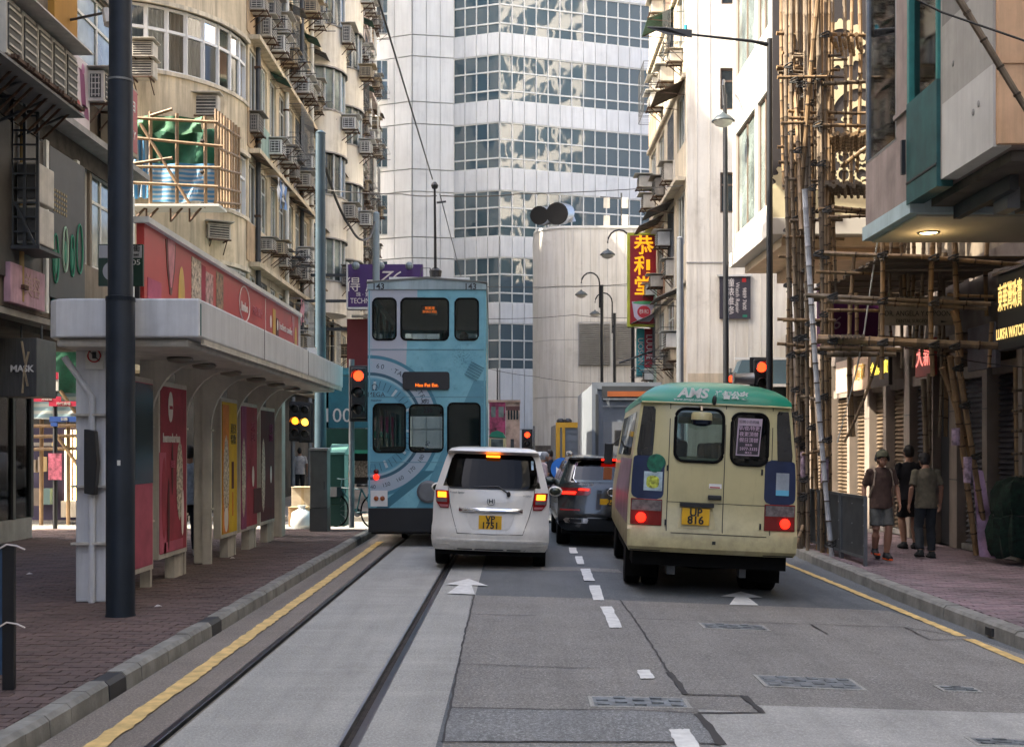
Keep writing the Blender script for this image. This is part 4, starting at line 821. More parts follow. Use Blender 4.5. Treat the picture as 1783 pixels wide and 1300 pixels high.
MB().bb(XL, PX(606, Y), Y+.05, Y+.25, PZ(480, Y), PZ(476, Y)).build('bracket', DKGREY, ps, world=True); MB().bb(XL, PX(606, Y), Y+.05, Y+.25, PZ(525, Y), PZ(521, Y)).build('bracket', DKGREY, ps, world=True)
rs = thing('red_sign', 'dull dark red board hanging under the purple sign', 'sign', P(625, 640, 38)); px_box(rs, 'panel', 604, 700, 555, 650, 38, .25, mat('dull_red', (.16, .02, .022), .6, 0, .1, 1)); px_box(rs, 'lamp_rail', 612, 640, 548, 552, 37.8, .2, WFR); MB().bb(XL, PX(606, 38), 38.02, 38.2, PZ(575, 38), PZ(570, 38)).build('bracket', DKGREY, rs, world=True)
# side-street finger post, bamboo and neon front
fp = thing('finger_post', 'black finger post with red and blue direction arms in the side street', 'signpost', P(96, 915, 24.2)); Y = 24.2
MB().tube([(PX(96, Y), Y, .03), (PX(96, Y), Y, PZ(650, Y))], .05, 8).build('post', BLACK, fp, world=True); SR, SB = mat('arm_red', (.45, .02, .06), .5), mat('arm_blue', (.02, .07, .28), .5)
px_box(fp, 'top_plate', 89, 101, 649, 680, Y-.08, .04, WFR); px_box(fp, 'top_band', 88.5, 101.5, 648, 660, Y-.09, .01, SR)
for x0, x1, y0, y1, m_, s_ in ((56, 106, 690, 699, SR, '港鐵站'), (85, 136, 698.5, 707, SR, '時代廣場'), (86, 137, 725, 734, SB, '公園')):
    px_box(fp, 'arm', x0, x1, y0, y1, Y-.07, .03, m_); text(s_, .075, WFR, fp, P((x0+x1)/2, (y0+y1)/2, Y-.075), world=True)
px_box(fp, 'ring', 88, 99, 735, 742, Y-.07, .06, SB); px_box(fp, 'notice', 84, 107, 789, 835, Y-.08, .03, mat('notice_pink', (.5, .13, .2), .5, 0, .5, 9))
GNET = mat('green_net', (.012, .10, .055), .85, 0, .35, 3); 
sf = thing('side_scaffold', 'bamboo scaffold with green netting and striped tarpaulin in the side street', 'scaffold', (-10.5, 25.8, 0)); Y = 25.8
for i, x in enumerate((40, 70, 116, 150)): MB().tube([(PX(x, Y), Y+random.uniform(-.1, .1), .02), (PX(x+3, Y), Y, 4.9)], .045, 7).build('bamboo_pole', BAMB, sf, world=True)
for y in (742, 760, 782): MB().tube([(PX(30, Y), Y-.06, PZ(y, Y)), (PX(170, Y), Y-.06, PZ(y-2, Y))], .04, 7).build('bamboo_pole', BAMB, sf, world=True)
for a, b, c, d in ((105, 680, 150, 745), (100, 760, 150, 830)): MB().tube([P(a, b, Y-.15), P(c, d, Y-.15)], .04, 7).build('bamboo_pole', BAMB, sf, world=True)
def drape(x0, x1, y0, y1, Y, amp, nx=16, ny=7, sd=0):
    m_ = MB(); vs = []; 
    for j in range(ny+1):
        for i in range(nx+1):
            u, v = i/nx, j/ny; x = PX(x0+(x1-x0)*u, Y); z = PZ(y0+(y1-y0)*v, Y)-amp*.4*math.sin(u*math.pi*3+sd)*(.3+.7*v); vs.append((x, Y+amp*math.sin(u*15+v*3+sd)+amp*.6*math.cos(u*7+v*5), z))
    m_.add(vs, [(j*(nx+1)+i, j*(nx+1)+i+1, (j+1)*(nx+1)+i+1, (j+1)*(nx+1)+i) for j in range(ny) for i in range(nx)]); return m_
def stripes(name, a, b, sc_, axis=2):
    m = mat(name, a, .7, 0, 0); n = Nd(m); x = n.xyz(n.co('World'))[axis]; f = n.m('GREATER_THAN', n.m('SINE', n.m('MULTIPLY', x, sc_)), .1); n.t.links.new(n.mix(f, a, b), n.b.inputs['Base Color']); return m
TARP = stripes('striped_tarp', (.05, .20, .38), (.30, .34, .37), 62.)
drape(20, 160, 560, 683, Y-.1, .05).build('netting', GNET, sf, world=True, smooth=True, fix=False); drape(20, 160, 684, 730, Y-.1, .04, sd=2).build('tarpaulin', stripes('grey_tarp', (.16, .25, .28), (.34, .38, .36), 40.), sf, world=True, smooth=True, fix=False)
for q in range(8): MB().bb(-17, -9.2, 24.95+q*.25, 25.17+q*.25, 4.98, 5.02).build('shade_deck_plank', mat('shade_deck_plank', (.11, .085, .06), .9, 0, .3, 3, sc3=(.3, 1, 1)), sf, world=True)  # planks added overhead, behind the netting, to keep sun off the shop
nf = thing('neon_shop', 'shop front with glowing vertical neon tubes in the side street', 'shop front', P(128, 880, 26.5)); Y = 26.5
px_box(nf, 'back_panel', 40, 170, 740, 905, Y, .2, mat('shop_navy', (.03, .022, .06), .6)); NEON = mat('neon', (1, .70, .28), emis=1.6)
for x in (114, 122, 129.5, 137, 144): px_box(nf, 'neon_tube', x-1.4, x+1.4, 748, 872, Y-.06, .05, NEON)
px_box(nf, 'counter', 106, 150, 872, 900, Y-.4, .4, WHITEP); px_box(nf, 'shelf', 45, 90, 770, 776, Y-.3, .3, CONC)
for i, (x, y, w_, h_, c) in enumerate(((50, 800, 12, 22, (.3, .25, .2)), (66, 795, 10, 26, (.4, .35, .3)), (52, 850, 18, 30, (.2, .16, .13)), (75, 850, 12, 28, (.12, .2, .2)))): px_box(nf, 'goods', x, x+w_, y, y+h_, Y-.25, .2, mat('goods%d' % i, c, .7))
# barrier at the left frame edge
br = thing('barrier_panel', 'black upright barrier panel tied with white plastic string at the frame edge', 'barrier', (PX(6, 7.6), 7.6, ZL)); m_ = MB(); X1 = PX(24, 7.6); zt_ = PZ(947, 7.6)
MB().bb(X1-.08, X1, 7.6, 7.64, ZL+.02, zt_).build('post', BLACK, br, world=True, bev=.006); MB().bb(X1-.7, X1-.08, 7.61, 7.63, ZL+.12, zt_-.03).build('panel', mat('barrier_blue', (.03, .08, .16), .5, 0, .3, 5), br, world=True); MB().bb(X1-.7, X1-.08, 7.6, 7.64, zt_-.03, zt_).build('top_rail', BLACK, br, world=True)
for z in (zt_-.01, PZ(1085, 7.6)): MB().tube([(X1-.14, 7.58, z-.05), (X1-.04, 7.585, z+.01), (X1+.03, 7.58, z+.0), (X1+.09, 7.56, z-.02)], .006, 5).build('string', PWH, br, world=True)
# scattered litter
for i, (px, py) in enumerate(((268, 1058), (400, 973), (45, 1001), (1210, 1000))):
    if i > 2: break
    X = PX(px, F*(H-ZL)/(py-VY)); Yy = F*(H-ZL)/(py-VY); t = MB(); t.add([(0, 0, .012), (.06, .01, .02), (.07, .05, .012), (.01, .05, .025), (.035, .02, .035)], [(0, 1, 4), (1, 2, 4), (2, 3, 4), (3, 0, 4), (0, 3, 2, 1)]); o = t.build('paper_scrap', PWH); o.location = (X, Yy, ZL); tag(o, ('crumpled paper scrap on the bricks near the steel pole', 'white paper scrap by the yellow poster', 'small paper scrap near the left frame edge')[i], 'litter')
# bamboo cage with netting on the rounded corner
sc2 = thing('corner_scaffold', 'bamboo cage with green net and blue striped tarpaulin on the cream corner', 'scaffold', (-8, 25.6, 7)); Y = 25.4
for x0, y0, x1, y1 in ((262, 195, 262, 358), (308, 198, 308, 360), (357, 203, 358, 362)): MB().tube([P(x0, y0, Y), P(x1, y1, Y)], .042, 7).build('bamboo_pole', BAMB, sc2, world=True)
for x0, y0, x1, y1 in ((228, 205, 380, 213), (235, 240, 388, 255), (232, 290, 385, 292), (230, 318, 380, 325), (244, 215, 330, 355), (262, 202, 300, 190), (232, 285, 300, 275)): MB().tube([P(x0, y0, Y-.1), P(x1, y1, Y-.1)], .036, 7).build('bamboo_pole', BAMB, sc2, world=True)
for k in range(9):
    x = 376+k*5; Yk = Y+.1+k*.42; MB().tube([P(x, 190+k*4, Yk), P(x, 360+k*.5, Yk)], .035, 6).build('bamboo_pole', BAMB, sc2, world=True)
for y0, y1 in ((212, 240), (255, 275), (292, 303), (325, 335), (352, 356)): MB().tube([P(374, y0, Y+.1), P(418, y1, Y+3.6)], .035, 6).build('bamboo_pole', BAMB, sc2, world=True)
drape(229, 352, 203, 232, Y+.3, .08, sd=1).build('netting', mat('green_net_pale', (.05, .16, .085), .85, 0, .3, 3), sc2, world=True, smooth=True, fix=False); drape(229, 378, 225, 290, Y+.45, .06, sd=3).build('netting', GNET, sc2, world=True, smooth=True, fix=False)
drape(232, 262, 240, 345, Y+.3, .05, sd=1).build('tarpaulin', stripes('striped_tarp_vertical', (.05, .20, .38), (.28, .33, .36), 70., 0), sc2, world=True, smooth=True, fix=False); drape(258, 376, 285, 352, Y+.25, .05, sd=4).build('tarpaulin', TARP, sc2, world=True, smooth=True, fix=False)
MB().bb(PX(228, Y), PX(385, Y), Y-.2, Y+.5, PZ(362, Y), PZ(358, Y)).build('deck', WFR, sc2, world=True)
m_ = MB()
for x in (232, 255, 297, 330): m_.beam(P(x, 360, Y), P(x, 385, Y+.9), .04); m_.beam(P(x, 385, Y+1.2), P(x+20, 362, Y), .04)
m_.build('bracket', RUST, sc2, world=True)
for y in (246, 300, 355): MB().ell(P(352+random.randrange(3), y, Y-.1), (.05, .05, .05), 6, 4).build('tie', TIE, sc2, world=True)
for i, (px, py, Y, k) in enumerate(((242, 115, 26.4, 2), (245, 82, 26.4, 0), (352, 178, 27.9, 1), (366, 400, 28.2, 2))): 
    put_ac((PX(px, Y), Y+.5, PZ(py, Y)), R(-90) if i < 3 else R(-60), ('air conditioner on a shelf beside the steel pole, rounded corner', 'white air conditioner right of the steel pole, top of the frame', 'slatted air conditioner on the rounded corner above the bamboo cage', 'dark air conditioner under the bamboo cage')[i], k, .8)
# ------------------------------------------------------------------ white tower closing the street
tw = thing('office_tower', 'tall white panelled office tower with bands of blue windows closing the street', 'building', (0, 73, 0))
TOPS = [30.62, 26.41, 22.16, 17.9, 13.72, 9.57]; WH = 2.86; BACK = mat('joint_backing', (.33, .33, .33), .9, var=.05)  # plain grey backing showing in the panel gaps
def facet(A, B, cols, frm, skip=lambda c, f: False, wm=True, rows=(.22, .63), thick=.1):
    A, B = Vector((*A, 0)), Vector((*B, 0)); d = (B-A)/cols; n_ = Vector((d.y, -d.x, 0)).normalized()
    def bx(m_, c0, c1, z0, z1, o0, o1):
        p = []
        for z in (z0, z1):
            for c, o in ((c0, o0), (c1, o0), (c1, o1), (c0, o1)): q = A+d*c+n_*o; p.append((q.x, q.y, z))
        m_.add(p, [(0, 1, 2, 3), (4, 7, 6, 5), (0, 4, 5, 1), (1, 5, 6, 2), (2, 6, 7, 3), (3, 7, 4, 0)])
    g = .013/d.length*1.2
    for f, zt_ in enumerate(TOPS):
        zb_ = zt_-WH; lo = TOPS[f+1] if f+1 < len(TOPS) else 0.0
        for c in range(cols):
            if skip(c, f):
                p = MB(); bx(p, c+g, c+1-g, zb_+.03, zt_-.03, 0, thick); p.build('panel', TOWERW, tw, world=True)
            segs = [(lo+.03, zb_-.03)] if lo > 1 else [(.2, 2.9), (2.96, zb_-.03)]
            for a, b in segs: p = MB(); bx(p, c+g, c+1-g, a, b, 0, thick); p.build('panel', TOWERW, tw, world=True)
            if f == 0: p = MB(); bx(p, c+g, c+1-g, zt_+.03, zt_+1.4, 0, thick); p.build('panel', TOWERW, tw, world=True)
        if not wm: continue
        cs = [c for c in range(cols) if not skip(c, f)]
        if not cs: continue
        c0, c1 = cs[0], cs[-1]+1; fr = MB(); t = .03/d.length
        zz = [zb_, zb_+WH*rows[0], zb_+WH*rows[1], zt_]
        for z in zz: bx(fr, c0, c1, z-.045, z+.045, -.02, .06)
        for c in range(c0, c1+1): bx(fr, max(c-t, c0), min(c+t, c1), zb_+.05, zt_-.05, -.02, .075)
        w_ = fr.build('window_band', frm, tw, world=True)
        for c in cs:
            for j in range(3): p = MB(); bx(p, c+t, c+1-t, zz[j]+.05, zz[j+1]-.05, -.02, .008); tl_, tv_ = random.uniform(-.014, .014), random.uniform(-.012, .012); p.v = [tuple(Vector(v)+n_*(tl_*(1 if i in (1, 2, 5, 6) else -1)+tv_*(1 if i > 3 else -1))*(.5)) for i, v in enumerate(p.v)]; p.build('pane', G_TOWER, w_)
    bk = MB(); bx(bk, 0, cols, 0, 33, -.3, -.05); bk.build('backing', BACK, tw, world=True)
C0, C1, C2, C3, C4 = (PX(645, 73.1), 73.1), (PX(718, 72.35), 72.35), (PX(790, 72.85), 72.85), (PX(870, 72.0), 72.0), (9.0, 75.1)
A0 = (PX(600, 74.2), 74.2)
facet(A0, C1, 4, WFR, lambda c, f: True, False); facet(C1, (C2[0], C2[1]), 3, WFR, lambda c, f: True, False)
facet((C2[0]+.02, C2[1]+.15), C3, 4, WFR); facet(C3, C4, 13, WFR, lambda c, f: f > 3 and c > 2)
for f, zt_ in enumerate(TOPS[:5]):      # paired windows of the lit wing
    for i in range(2):
        x0, x1 = (655, 664.5)[i], (664.5, 675)[i]; Yw = 72.7
        w_ = MB().bb(PX(x0, Yw), PX(x1, Yw), Yw-.02, Yw+.05, zt_-2.7, zt_-.1).build('window', WFR, tw, world=True)
        for j in range(2): MB().bb(PX(x0+1, Yw), PX(x1-.8, Yw), Yw-.035, Yw-.01, zt_-2.62+j*1.28, zt_-1.48+j*1.3).build('pane', G_TOWER, w_)
MB().loft([[(C1[0]+.3, C1[1]+1.2, 0), (C3[0], C3[1]+1.2, 0), (9, 76, 0), (9, 84, 0), (-14, 84, 0), (-14, 75, 0)], [(C1[0]+.3, C1[1]+1.2, 33), (C3[0], C3[1]+1.2, 33), (9, 76, 33), (9, 84, 33), (-14, 84, 33), (-14, 75, 33)]]).build('core', BACK, tw, world=True)
# lower white block in front of the tower
lw = thing('vent_block', 'low cream white block with louvres and rounded corner below the tower', 'building', (4, 61, 0)); Yl = 60.0; x0 = PX(931, Yl); zt_ = PZ(397, Yl)
OFFW = mat('offwhite_tile', (.62, .60, .56), .6, 0, .06, .6, st=.45, dirt=(.3, .26, .2))
pl_ = [(12, Yl), (x0+1.9, Yl)]+[(x0+1.9-1.9*math.sin(R(a)), Yl+1.9-1.9*math.cos(R(a))) for a in range(10, 91, 10)]+[(x0, 66), (12, 66)]
for a, b in ((1.9, 4.4), (4.43, 7.4), (7.43, 10.2), (10.23, zt_)): MB().prism(pl_, 'z', a, b).build('wall_course', OFFW, lw, world=True, smooth=False)
for k in range(12): MB().bb(PX(968+k*15, Yl)-.008, PX(968+k*15, Yl)+.008, Yl-.012, Yl-.002, 2, zt_-.1).build('tile_joint', BACK, lw, world=True)
MB().prism([(x*.995+.03, y+.03) for x, y in pl_], 'z', 1.5, zt_-.05).build('core', BACK, lw, world=True); MB().prism([(x-.01, y-.03) for x, y in pl_], 'z', 0, 1.88).build('plinth', mat('stone_plinth', (.13, .11, .095), .8, 0, .25, 3), lw, world=True)
MB().prism([(x-.02, y-.05) for x, y in pl_], 'z', zt_, zt_+.12).build('coping', TOWERW, lw, world=True)
for a, b in ((1007, 1063), (1068, 1102)):
    f_ = px_box(lw, 'louvre_frame', a, b, 560, 636, Yl-.06, .05, BACK); m_ = MB()
    for k in range(22): y = 562+k*3.35; m_.box(((PX(a, Yl)+PX(b, Yl))/2, Yl-.1, PZ(y+1.5, Yl)), (PX(b, Yl)-PX(a, Yl)-.08, .09, .018), M=Matrix.Rotation(R(30), 3, 'X'))
    m_.build('louvre_slats', mat('louvre', (.30, .29, .275), .6), f_)
for i, (x, y) in enumerate(((939, 375), (970, 372))):
    t = thing('roof_duct', ('small black-mouthed roof duct, the left of two above the vent block', 'black-mouthed steel roof duct, the larger of two above the vent block')[i], 'duct', P(x, 395, 61.5)); Yd = 61.5; r_ = (.5, .6)[i]
    MB().tube([P(x, y, Yd-.1), P(x+12, y+1, Yd+.9), P(x+14, y+16, Yd+1.0)], [r_, r_*1.02, r_], 18).build('elbow', STEEL, t, world=True, smooth=True); MB().tube([P(x, y, Yd-.3), P(x, y, Yd-.16)], r_*.99, 18).build('mouth', mat('duct_black', (.004, .004, .005), .9), t, world=True)
an = thing('antenna_mast', 'mast with four white antenna panels on the vent block roof', 'antenna', P(1082, 397, 62)); Ya = 62.0
MB().tube([P(1082, 397, Ya), P(1082, 336, Ya)], .05, 6).build('mast', DKGREY, an, world=True); MB().tube([P(1045, 343, Ya), P(1092, 346, Ya)], .04, 6).build('cross_arm', DKGREY, an, world=True)
for a, b in ((1057, 352), (1089, 352), (1057, 383), (1089, 382)): px_box(an, 'antenna_panel', a-6, a+5, b-8, b+10, Ya-.2, .12, AC_M, .02)
# ------------------------------------------------------------------ right: block with air conditioners and ribbed white end wall
XR = 5.0; YE = 33.3
rbk, sp = facade('white_end_block', 'off-white block with a ribbed blank end wall and air conditioners on its street side', XR, YE, 42.5, FL, CREAM2, side=-1, depth=8, bays=4, top=27)
clutter('the white end block', XR, -1, sp, 'its near corner', .35, .15, .85)
fe = lambda u, v, d: Vector((u, YE-.28+d, v)); wn = [(PX(1251, YE), PX(1283, YE), PZ(196, YE), PZ(124, YE)), (PX(1251, YE), PX(1285, YE), PZ(374, YE), PZ(304, YE)), (PX(1253, YE), PX(1283, YE), PZ(14, YE), PZ(-50, YE))]
holed('end_wall', [(XR-.02, 0), (XR+8, 0), (XR+8, 27), (XR-.02, 27)], [[(a, c), (b, c), (b, d), (a, d)] for a, b, c, d in wn], fe, .26, WHITEP, rbk, True)
for q in wn: window_unit(fe, *q, rbk, cols=1, tr=.3, frame=mat('brown_frame', (.16, .11, .08), .6), glass=G_WIN)
for k in range(16):
    X = XR+.25+k*.37
    segs = [(3.9, 26)] if not 1248 < VX+F*X/YE < 1290 else [(3.9, PZ(378, YE)), (PZ(300, YE), PZ(200, YE))]
    for a, b in segs: MB().bb(X-.012, X+.012, YE-.292, YE-.275, a, b).build('rib', WHITEP, rbk, world=True)
MB().bb(XR-.04, XR+7, YE-.30, YE-.27, PZ(461, YE), PZ(459, YE)).build('string_course', CONC, rbk, world=True)
MB().bb(XR, XR+8, YE-.31, YE-.28, 0, 3.9).build('lower_render', mat('lower_render', (.62, .52, .38), .85, 0, .15, 1, st=.6), rbk, world=True)
wb = thing('repair_banner', 'dark watch repair banner on the ribbed white wall', 'banner', P(1280, 556, YE-.3)); px_box(wb, 'panel', 1253, 1307, 481, 555, YE-.36, .04, mat('banner_dark', (.045, .042, .055), .4, 0, .15, 3)); px_box(wb, 'frame', 1250, 1310, 478, 481, YE-.4, .1, WFR)
text('Watch Repair', .155, PWH, wb, P(1284, 518, YE-.365), world=True, roll=R(-90)); text('9889 7600', .15, PWH, wb, P(1296, 520, YE-.365), world=True, roll=R(-90))
for i, c in enumerate('鐘錶維修'): text(c, .26, PWH, wb, P(1271, 493+i*16, YE-.365), world=True)
px_box(wb, 'red_mark', 1292, 1299, 484, 491, YE-.364, .003, RED); px_box(wb, 'green_mark', 1293, 1301, 548, 552, YE-.364, .003, GRN)
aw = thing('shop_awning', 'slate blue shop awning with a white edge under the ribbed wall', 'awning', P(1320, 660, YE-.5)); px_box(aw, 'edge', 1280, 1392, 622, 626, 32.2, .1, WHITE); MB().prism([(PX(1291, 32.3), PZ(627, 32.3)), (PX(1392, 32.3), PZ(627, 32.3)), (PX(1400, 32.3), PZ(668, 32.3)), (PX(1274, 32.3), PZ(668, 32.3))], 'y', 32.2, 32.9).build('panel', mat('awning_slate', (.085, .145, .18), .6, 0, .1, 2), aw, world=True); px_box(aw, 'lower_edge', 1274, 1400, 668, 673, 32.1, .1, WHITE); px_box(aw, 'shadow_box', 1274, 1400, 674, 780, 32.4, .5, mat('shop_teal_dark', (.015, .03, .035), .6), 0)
# tall neighbour whose sunlit front the tower glass mirrors
tb = thing('tall_neighbour', 'tall pale block on the right, mirrored in the tower windows', 'building', (11, 46, 0)); MB().bb(10.6, 18, 45, 66, 0, 50).build('wall', mat('neighbour_wall', (.66, .64, .59), .8, 0, .05, 1), tb, world=True)
for f in range(15):
    for b in range(8): MB().bb(10.5, 10.61, 45.6+b*2.55, 47.4+b*2.55, 2+f*3.2, 4.1+f*3.2).build('window', G_WIN, tb, world=True)
# ------------------------------------------------------------------ gear mural building
gm = thing('mural_building', 'white cornered building with a dark gear mural behind the scaffolding', 'building', (6, 24, 0)); XG, Y0, Y1 = 5.2, 23.2, 27.3; ZG = 6.05
fg = lambda u, v, d: Vector((XG+d, u, v)); gh = [(Y0+.25, Y0+1.35, 6.75, 9.1), (Y0+1.6, Y1-.35, 6.75, 9.1), (Y0+.25, Y0+1.35, 10.4, 14), (Y0+1.6, Y1-.35, 10.4, 14)]
WCL = mat('clean_white', (.48, .465, .435), .6, 0, .05, 1)
holed('street_wall', [(Y0, ZG+.35), (Y1, ZG+.35), (Y1, 18), (Y0, 18)], [[(a, c), (b, c), (b, d), (a, d)] for a, b, c, d in gh], fg, .2, WCL, gm, True)
for q in gh: window_unit(fg, *q, gm, cols=2, frame=mat('brown_frame', (.1, .1, .1)), glass=G_WINL)
MB().bb(XG+.21, 12, Y0+.03, Y1, ZG+.36, 18).build('core', WCL, gm, world=True); MB().bb(XG-.06, 12, Y0-.1, Y1+.1, ZG, ZG+.33).build('floor_band', WCL, gm, world=True, bev=.01)
MB().bb(XG+.25, 12, Y0+.2, Y1-.2, ZG-.18, ZG-.005).build('soffit', mat('soffit_peach', (.60, .47, .33), .8), gm, world=True); MB().bb(XG+1.0, 12, Y0+.5, Y1-.2, ZG-.42, ZG-.185).build('soffit_step', mat('soffit_peach2', (.55, .40, .27), .8), gm, world=True)
mu = MB().bb(XG+.02, 11, Y0-.03, Y0+.02, ZG+.95, 18).build('mural_panel', mat('mural_dark', (.035, .032, .036), .7, 0, .1, 2), gm, world=True); MB().bb(XG, 11, Y0-.06, Y0+.02, ZG+.34, ZG+.94).build('cream_band', mat('mural_cream', (.60, .54, .36), .7, 0, .06, 2), gm, world=True)
GC = MATS['mural_cream']
def gear(cx, cz, ro, ri, nt_, a0=0, a1=360):
    out = []; N_ = nt_*4
    for k in range(N_+1):
        a = R(a0+(a1-a0)*k/N_); r_ = ro*(1.0 if k % 4 in (0, 1) else .88); out.append((cx+r_*math.cos(a), cz+r_*math.sin(a)))
    inn = [(cx+ri*math.cos(R(a0+(a1-a0)*k/N_)), cz+ri*math.sin(R(a0+(a1-a0)*k/N_))) for k in range(N_+1)]
    m_ = MB(); n_ = N_+1; m_.add([(x, Y0-.045, z) for x, z in out]+[(x, Y0-.045, z) for x, z in inn]+[(x, Y0-.03, z) for x, z in out]+[(x, Y0-.03, z) for x, z in inn], [(i, i+1, n_+i+1, n_+i) for i in range(N_)]+[(i, 2*n_+i, 2*n_+i+1, i+1) for i in range(N_)]+[(n_+i, n_+i+1, 3*n_+i+1, 3*n_+i) for i in range(N_)]); m_.build('gear_print', GC, gm, world=True)
gear(XG+.62, 7.05, .62, .42, 20); gear(XG+.62, 7.05, .2, .08, 8); gear(XG+1.8, 8.4, .85, .6, 24); gear(XG+1.8, 8.4, .4, .25, 12); gear(XG+2.2, 6.9, .5, .33, 18); gear(XG+1.4, 9.9, .5, .3, 16)
for i in range(2):
    for j in range(3): gear(XG+1.45+i*.36, 7.9+j*.36-1.0, .16, .11, 12)
# ------------------------------------------------------------------ right shops under the scaffolding
XS = 7.8
rs_ = thing('shop_terrace', 'dim row of shuttered shops along the right pavement', 'building', (XS, 20, 0))
SHOPW = mat('shop_pier', (.25, .21, .18), .7, 0, .12, 2, st=.4)
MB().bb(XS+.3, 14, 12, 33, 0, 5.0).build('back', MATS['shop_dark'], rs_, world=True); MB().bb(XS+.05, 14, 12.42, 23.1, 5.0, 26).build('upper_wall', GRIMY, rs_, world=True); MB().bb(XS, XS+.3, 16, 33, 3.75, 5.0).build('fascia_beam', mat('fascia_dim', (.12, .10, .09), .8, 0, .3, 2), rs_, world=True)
PIER = [17.6, 18.9, 20.25, 21.35, 22.65, 24.0, 25.2, 26.6, 28.2, 30, 32]
for i, Y in enumerate(PIER): 
    w_ = .34 if i in (2, 4, 6) else .2; pr = MB().bb(XS-.06, XS+.3, Y-w_/2, Y+w_/2, 0, 3.75).build('pier', SHOPW, rs_, world=True)
    for z in (1.2, 2.4): MB().bb(XS-.064, XS-.055, Y-w_/2, Y+w_/2, z-.008, z+.008).build('tile_joint', DKGREY, pr)
def shutter(y0, y1, z0, z1, m_):
    prof = []; n_ = int((z1-z0)/.085)
    for k in range(n_+1): z = z0+(z1-z0)*k/n_; prof += [(XS+.14, z), (XS+.085, z+.03)]
    m = MB(); N_ = len(prof); m.add([(x, y0, z) for x, z in prof]+[(x, y1, z) for x, z in prof], [(i, i+1, N_+i+1, N_+i) for i in range(N_-1)]); return m.build('shutter', m_, rs_, world=True)
SHB_ = mat('brown_shutter', (.17, .125, .085), .5, .3, .15, 2, st=.3); SHG_ = mat('grey_shutter', (.17, .17, .19), .5, .3, .25, 2, st=.4); SHD_ = mat('dark_shutter', (.06, .06, .075), .5, .3, .3, 1.5, st=.3)
for i in range(len(PIER)-1):
    if i == 2: MB().bb(XS+.1, XS+.15, PIER[i]+.2, PIER[i+1]-.1, 0, 3.0).build('door', BLACK, rs_, world=True); continue
    shutter(PIER[i]+.18, PIER[i+1]-.18, .1, 2.95, (SHD_, SHG_, 0, SHD_, SHB_, SHB_, SHB_, SHB_, SHB_, SHB_)[i])
    MB().bb(XS+.02, XS+.2, PIER[i]+.1, PIER[i+1]-.1, 0, .1).build('step', CONC, rs_, world=True); MB().bb(XS+.0, XS+.2, PIER[i]+.17, PIER[i+1]-.17, 2.95, 3.15).build('shutter_box', SHOPW, rs_, world=True)
def fsign(label, i, z0, z1, m_, tx, tm, size, X=XS-.3):
    t = board('shop_sign', label, X, PIER[i]+.1, PIER[i+1]-.1, z0, z1, .08, m_, -1)
    if tx: text(tx, size, tm, t, (X-.09, (PIER[i]+PIER[i+1])/2, (z0+z1)/2), '-x', world=True, bold=.004)
    return t
fsign('dark red lit shop sign over the black shop door', 2, 3.05, 3.72, mat('sign_red', (.25, .022, .02), .35, 0, .15, 2), '大新', mat('sign_red_lit', (1, .25, .2), emis=.25), .4)
fsign('dark shop sign with bright yellow Chinese characters above the brown shutters', 4, 3.0, 3.72, mat('sign_black', (.02, .018, .016), .4), '金鼎珠寶', mat('char_yellow', (1, .75, .08), emis=.3), .28); fsign('tan shop sign with dark gold characters near the sunlit shutters', 5, 3.0, 3.72, mat('sign_tan', (.40, .28, .2), .6), '麵家', mat('char_gold', (.30, .18, .03), .5), .36)
fsign('pale wordless shop sign at the far end of the shutters', 6, 3.0, 3.72, mat('sign_pale', (.45, .36, .30), .6), None, None, 1); fsign('murky blue shop sign behind the leaning bamboo', 0, 3.0, 3.7, mat('sign_murky', (.07, .07, .09), .5, 0, .4, 3), None, None, 1)
def xsign(name, label, x0, x1, y0, y1, Y, d, m_, hang=True):
    t = thing(name, label, 'sign', P((x0+x1)/2, y1, Y)); px_box(t, 'panel', x0, x1, y0, y1, Y, d, m_, .006)
    if hang: MB().bb(PX(x1, Y), XS, Y+d*.3, Y+d*.6, PZ(y0+8, Y), PZ(y0+4, Y)).build('bracket', DKGREY, t, world=True)
    return t
pp = xsign('purple_shop_sign', 'plum purple projecting shop sign behind the scaffold', 1428, 1532, 497, 602, 22.4, .25, mat('plum', (.085, .012, .085), .5, 0, .1, 2)); text('6', .35, mat('plum_grey', (.35, .3, .35), .5), pp, P(1455, 563, 22.38), world=True, shear=.3); px_box(pp, 'top_strip', 1428, 1532, 491, 496, 22.38, .28, BLACK)
dn = xsign('dental_sign', 'weathered grey dental surgeon sign with black lettering on the scaffold', 1540, 1660, 516, 566, 18.6, .05, mat('dental_grey', (.30, .275, .235), .7, 0, .2, 3, st=.4)); text('DR. ANGELA Y.C. POON', .118, BLACK, dn, P(1598, 546, 18.59), world=True, sx=.83); text('DENTAL SURGEON', .085, BLACK, dn, P(1590, 559, 18.59), world=True, sx=.75); text('牙科醫生', .11, BLACK, dn, P(1575, 522, 18.59), world=True, sx=1.3); MB().prism([(PX(1638, 18.6), PZ(558, 18.6)), (PX(1650, 18.6), PZ(560, 18.6)), (PX(1638, 18.6), PZ(562, 18.6))], 'y', 18.585, 18.6).build('arrow_print', BLACK, dn, world=True)
cr = xsign('clinic_sign', 'faded sign with a red medical cross in a circle by the frame edge', 1718, 1740, 566, 595, 19.2, .1, mat('clinic_pale', (.35, .28, .26), .6)); c_ = P(1729, 580, 19.19)
for w_, h_ in ((.14, .04), (.04, .14)): MB().box((c_.x, c_.y, c_.z), (w_, .012, h_)).build('cross', RED, cr, world=True)
ring_('ring', c_, .098, .008, RED, cr, True)
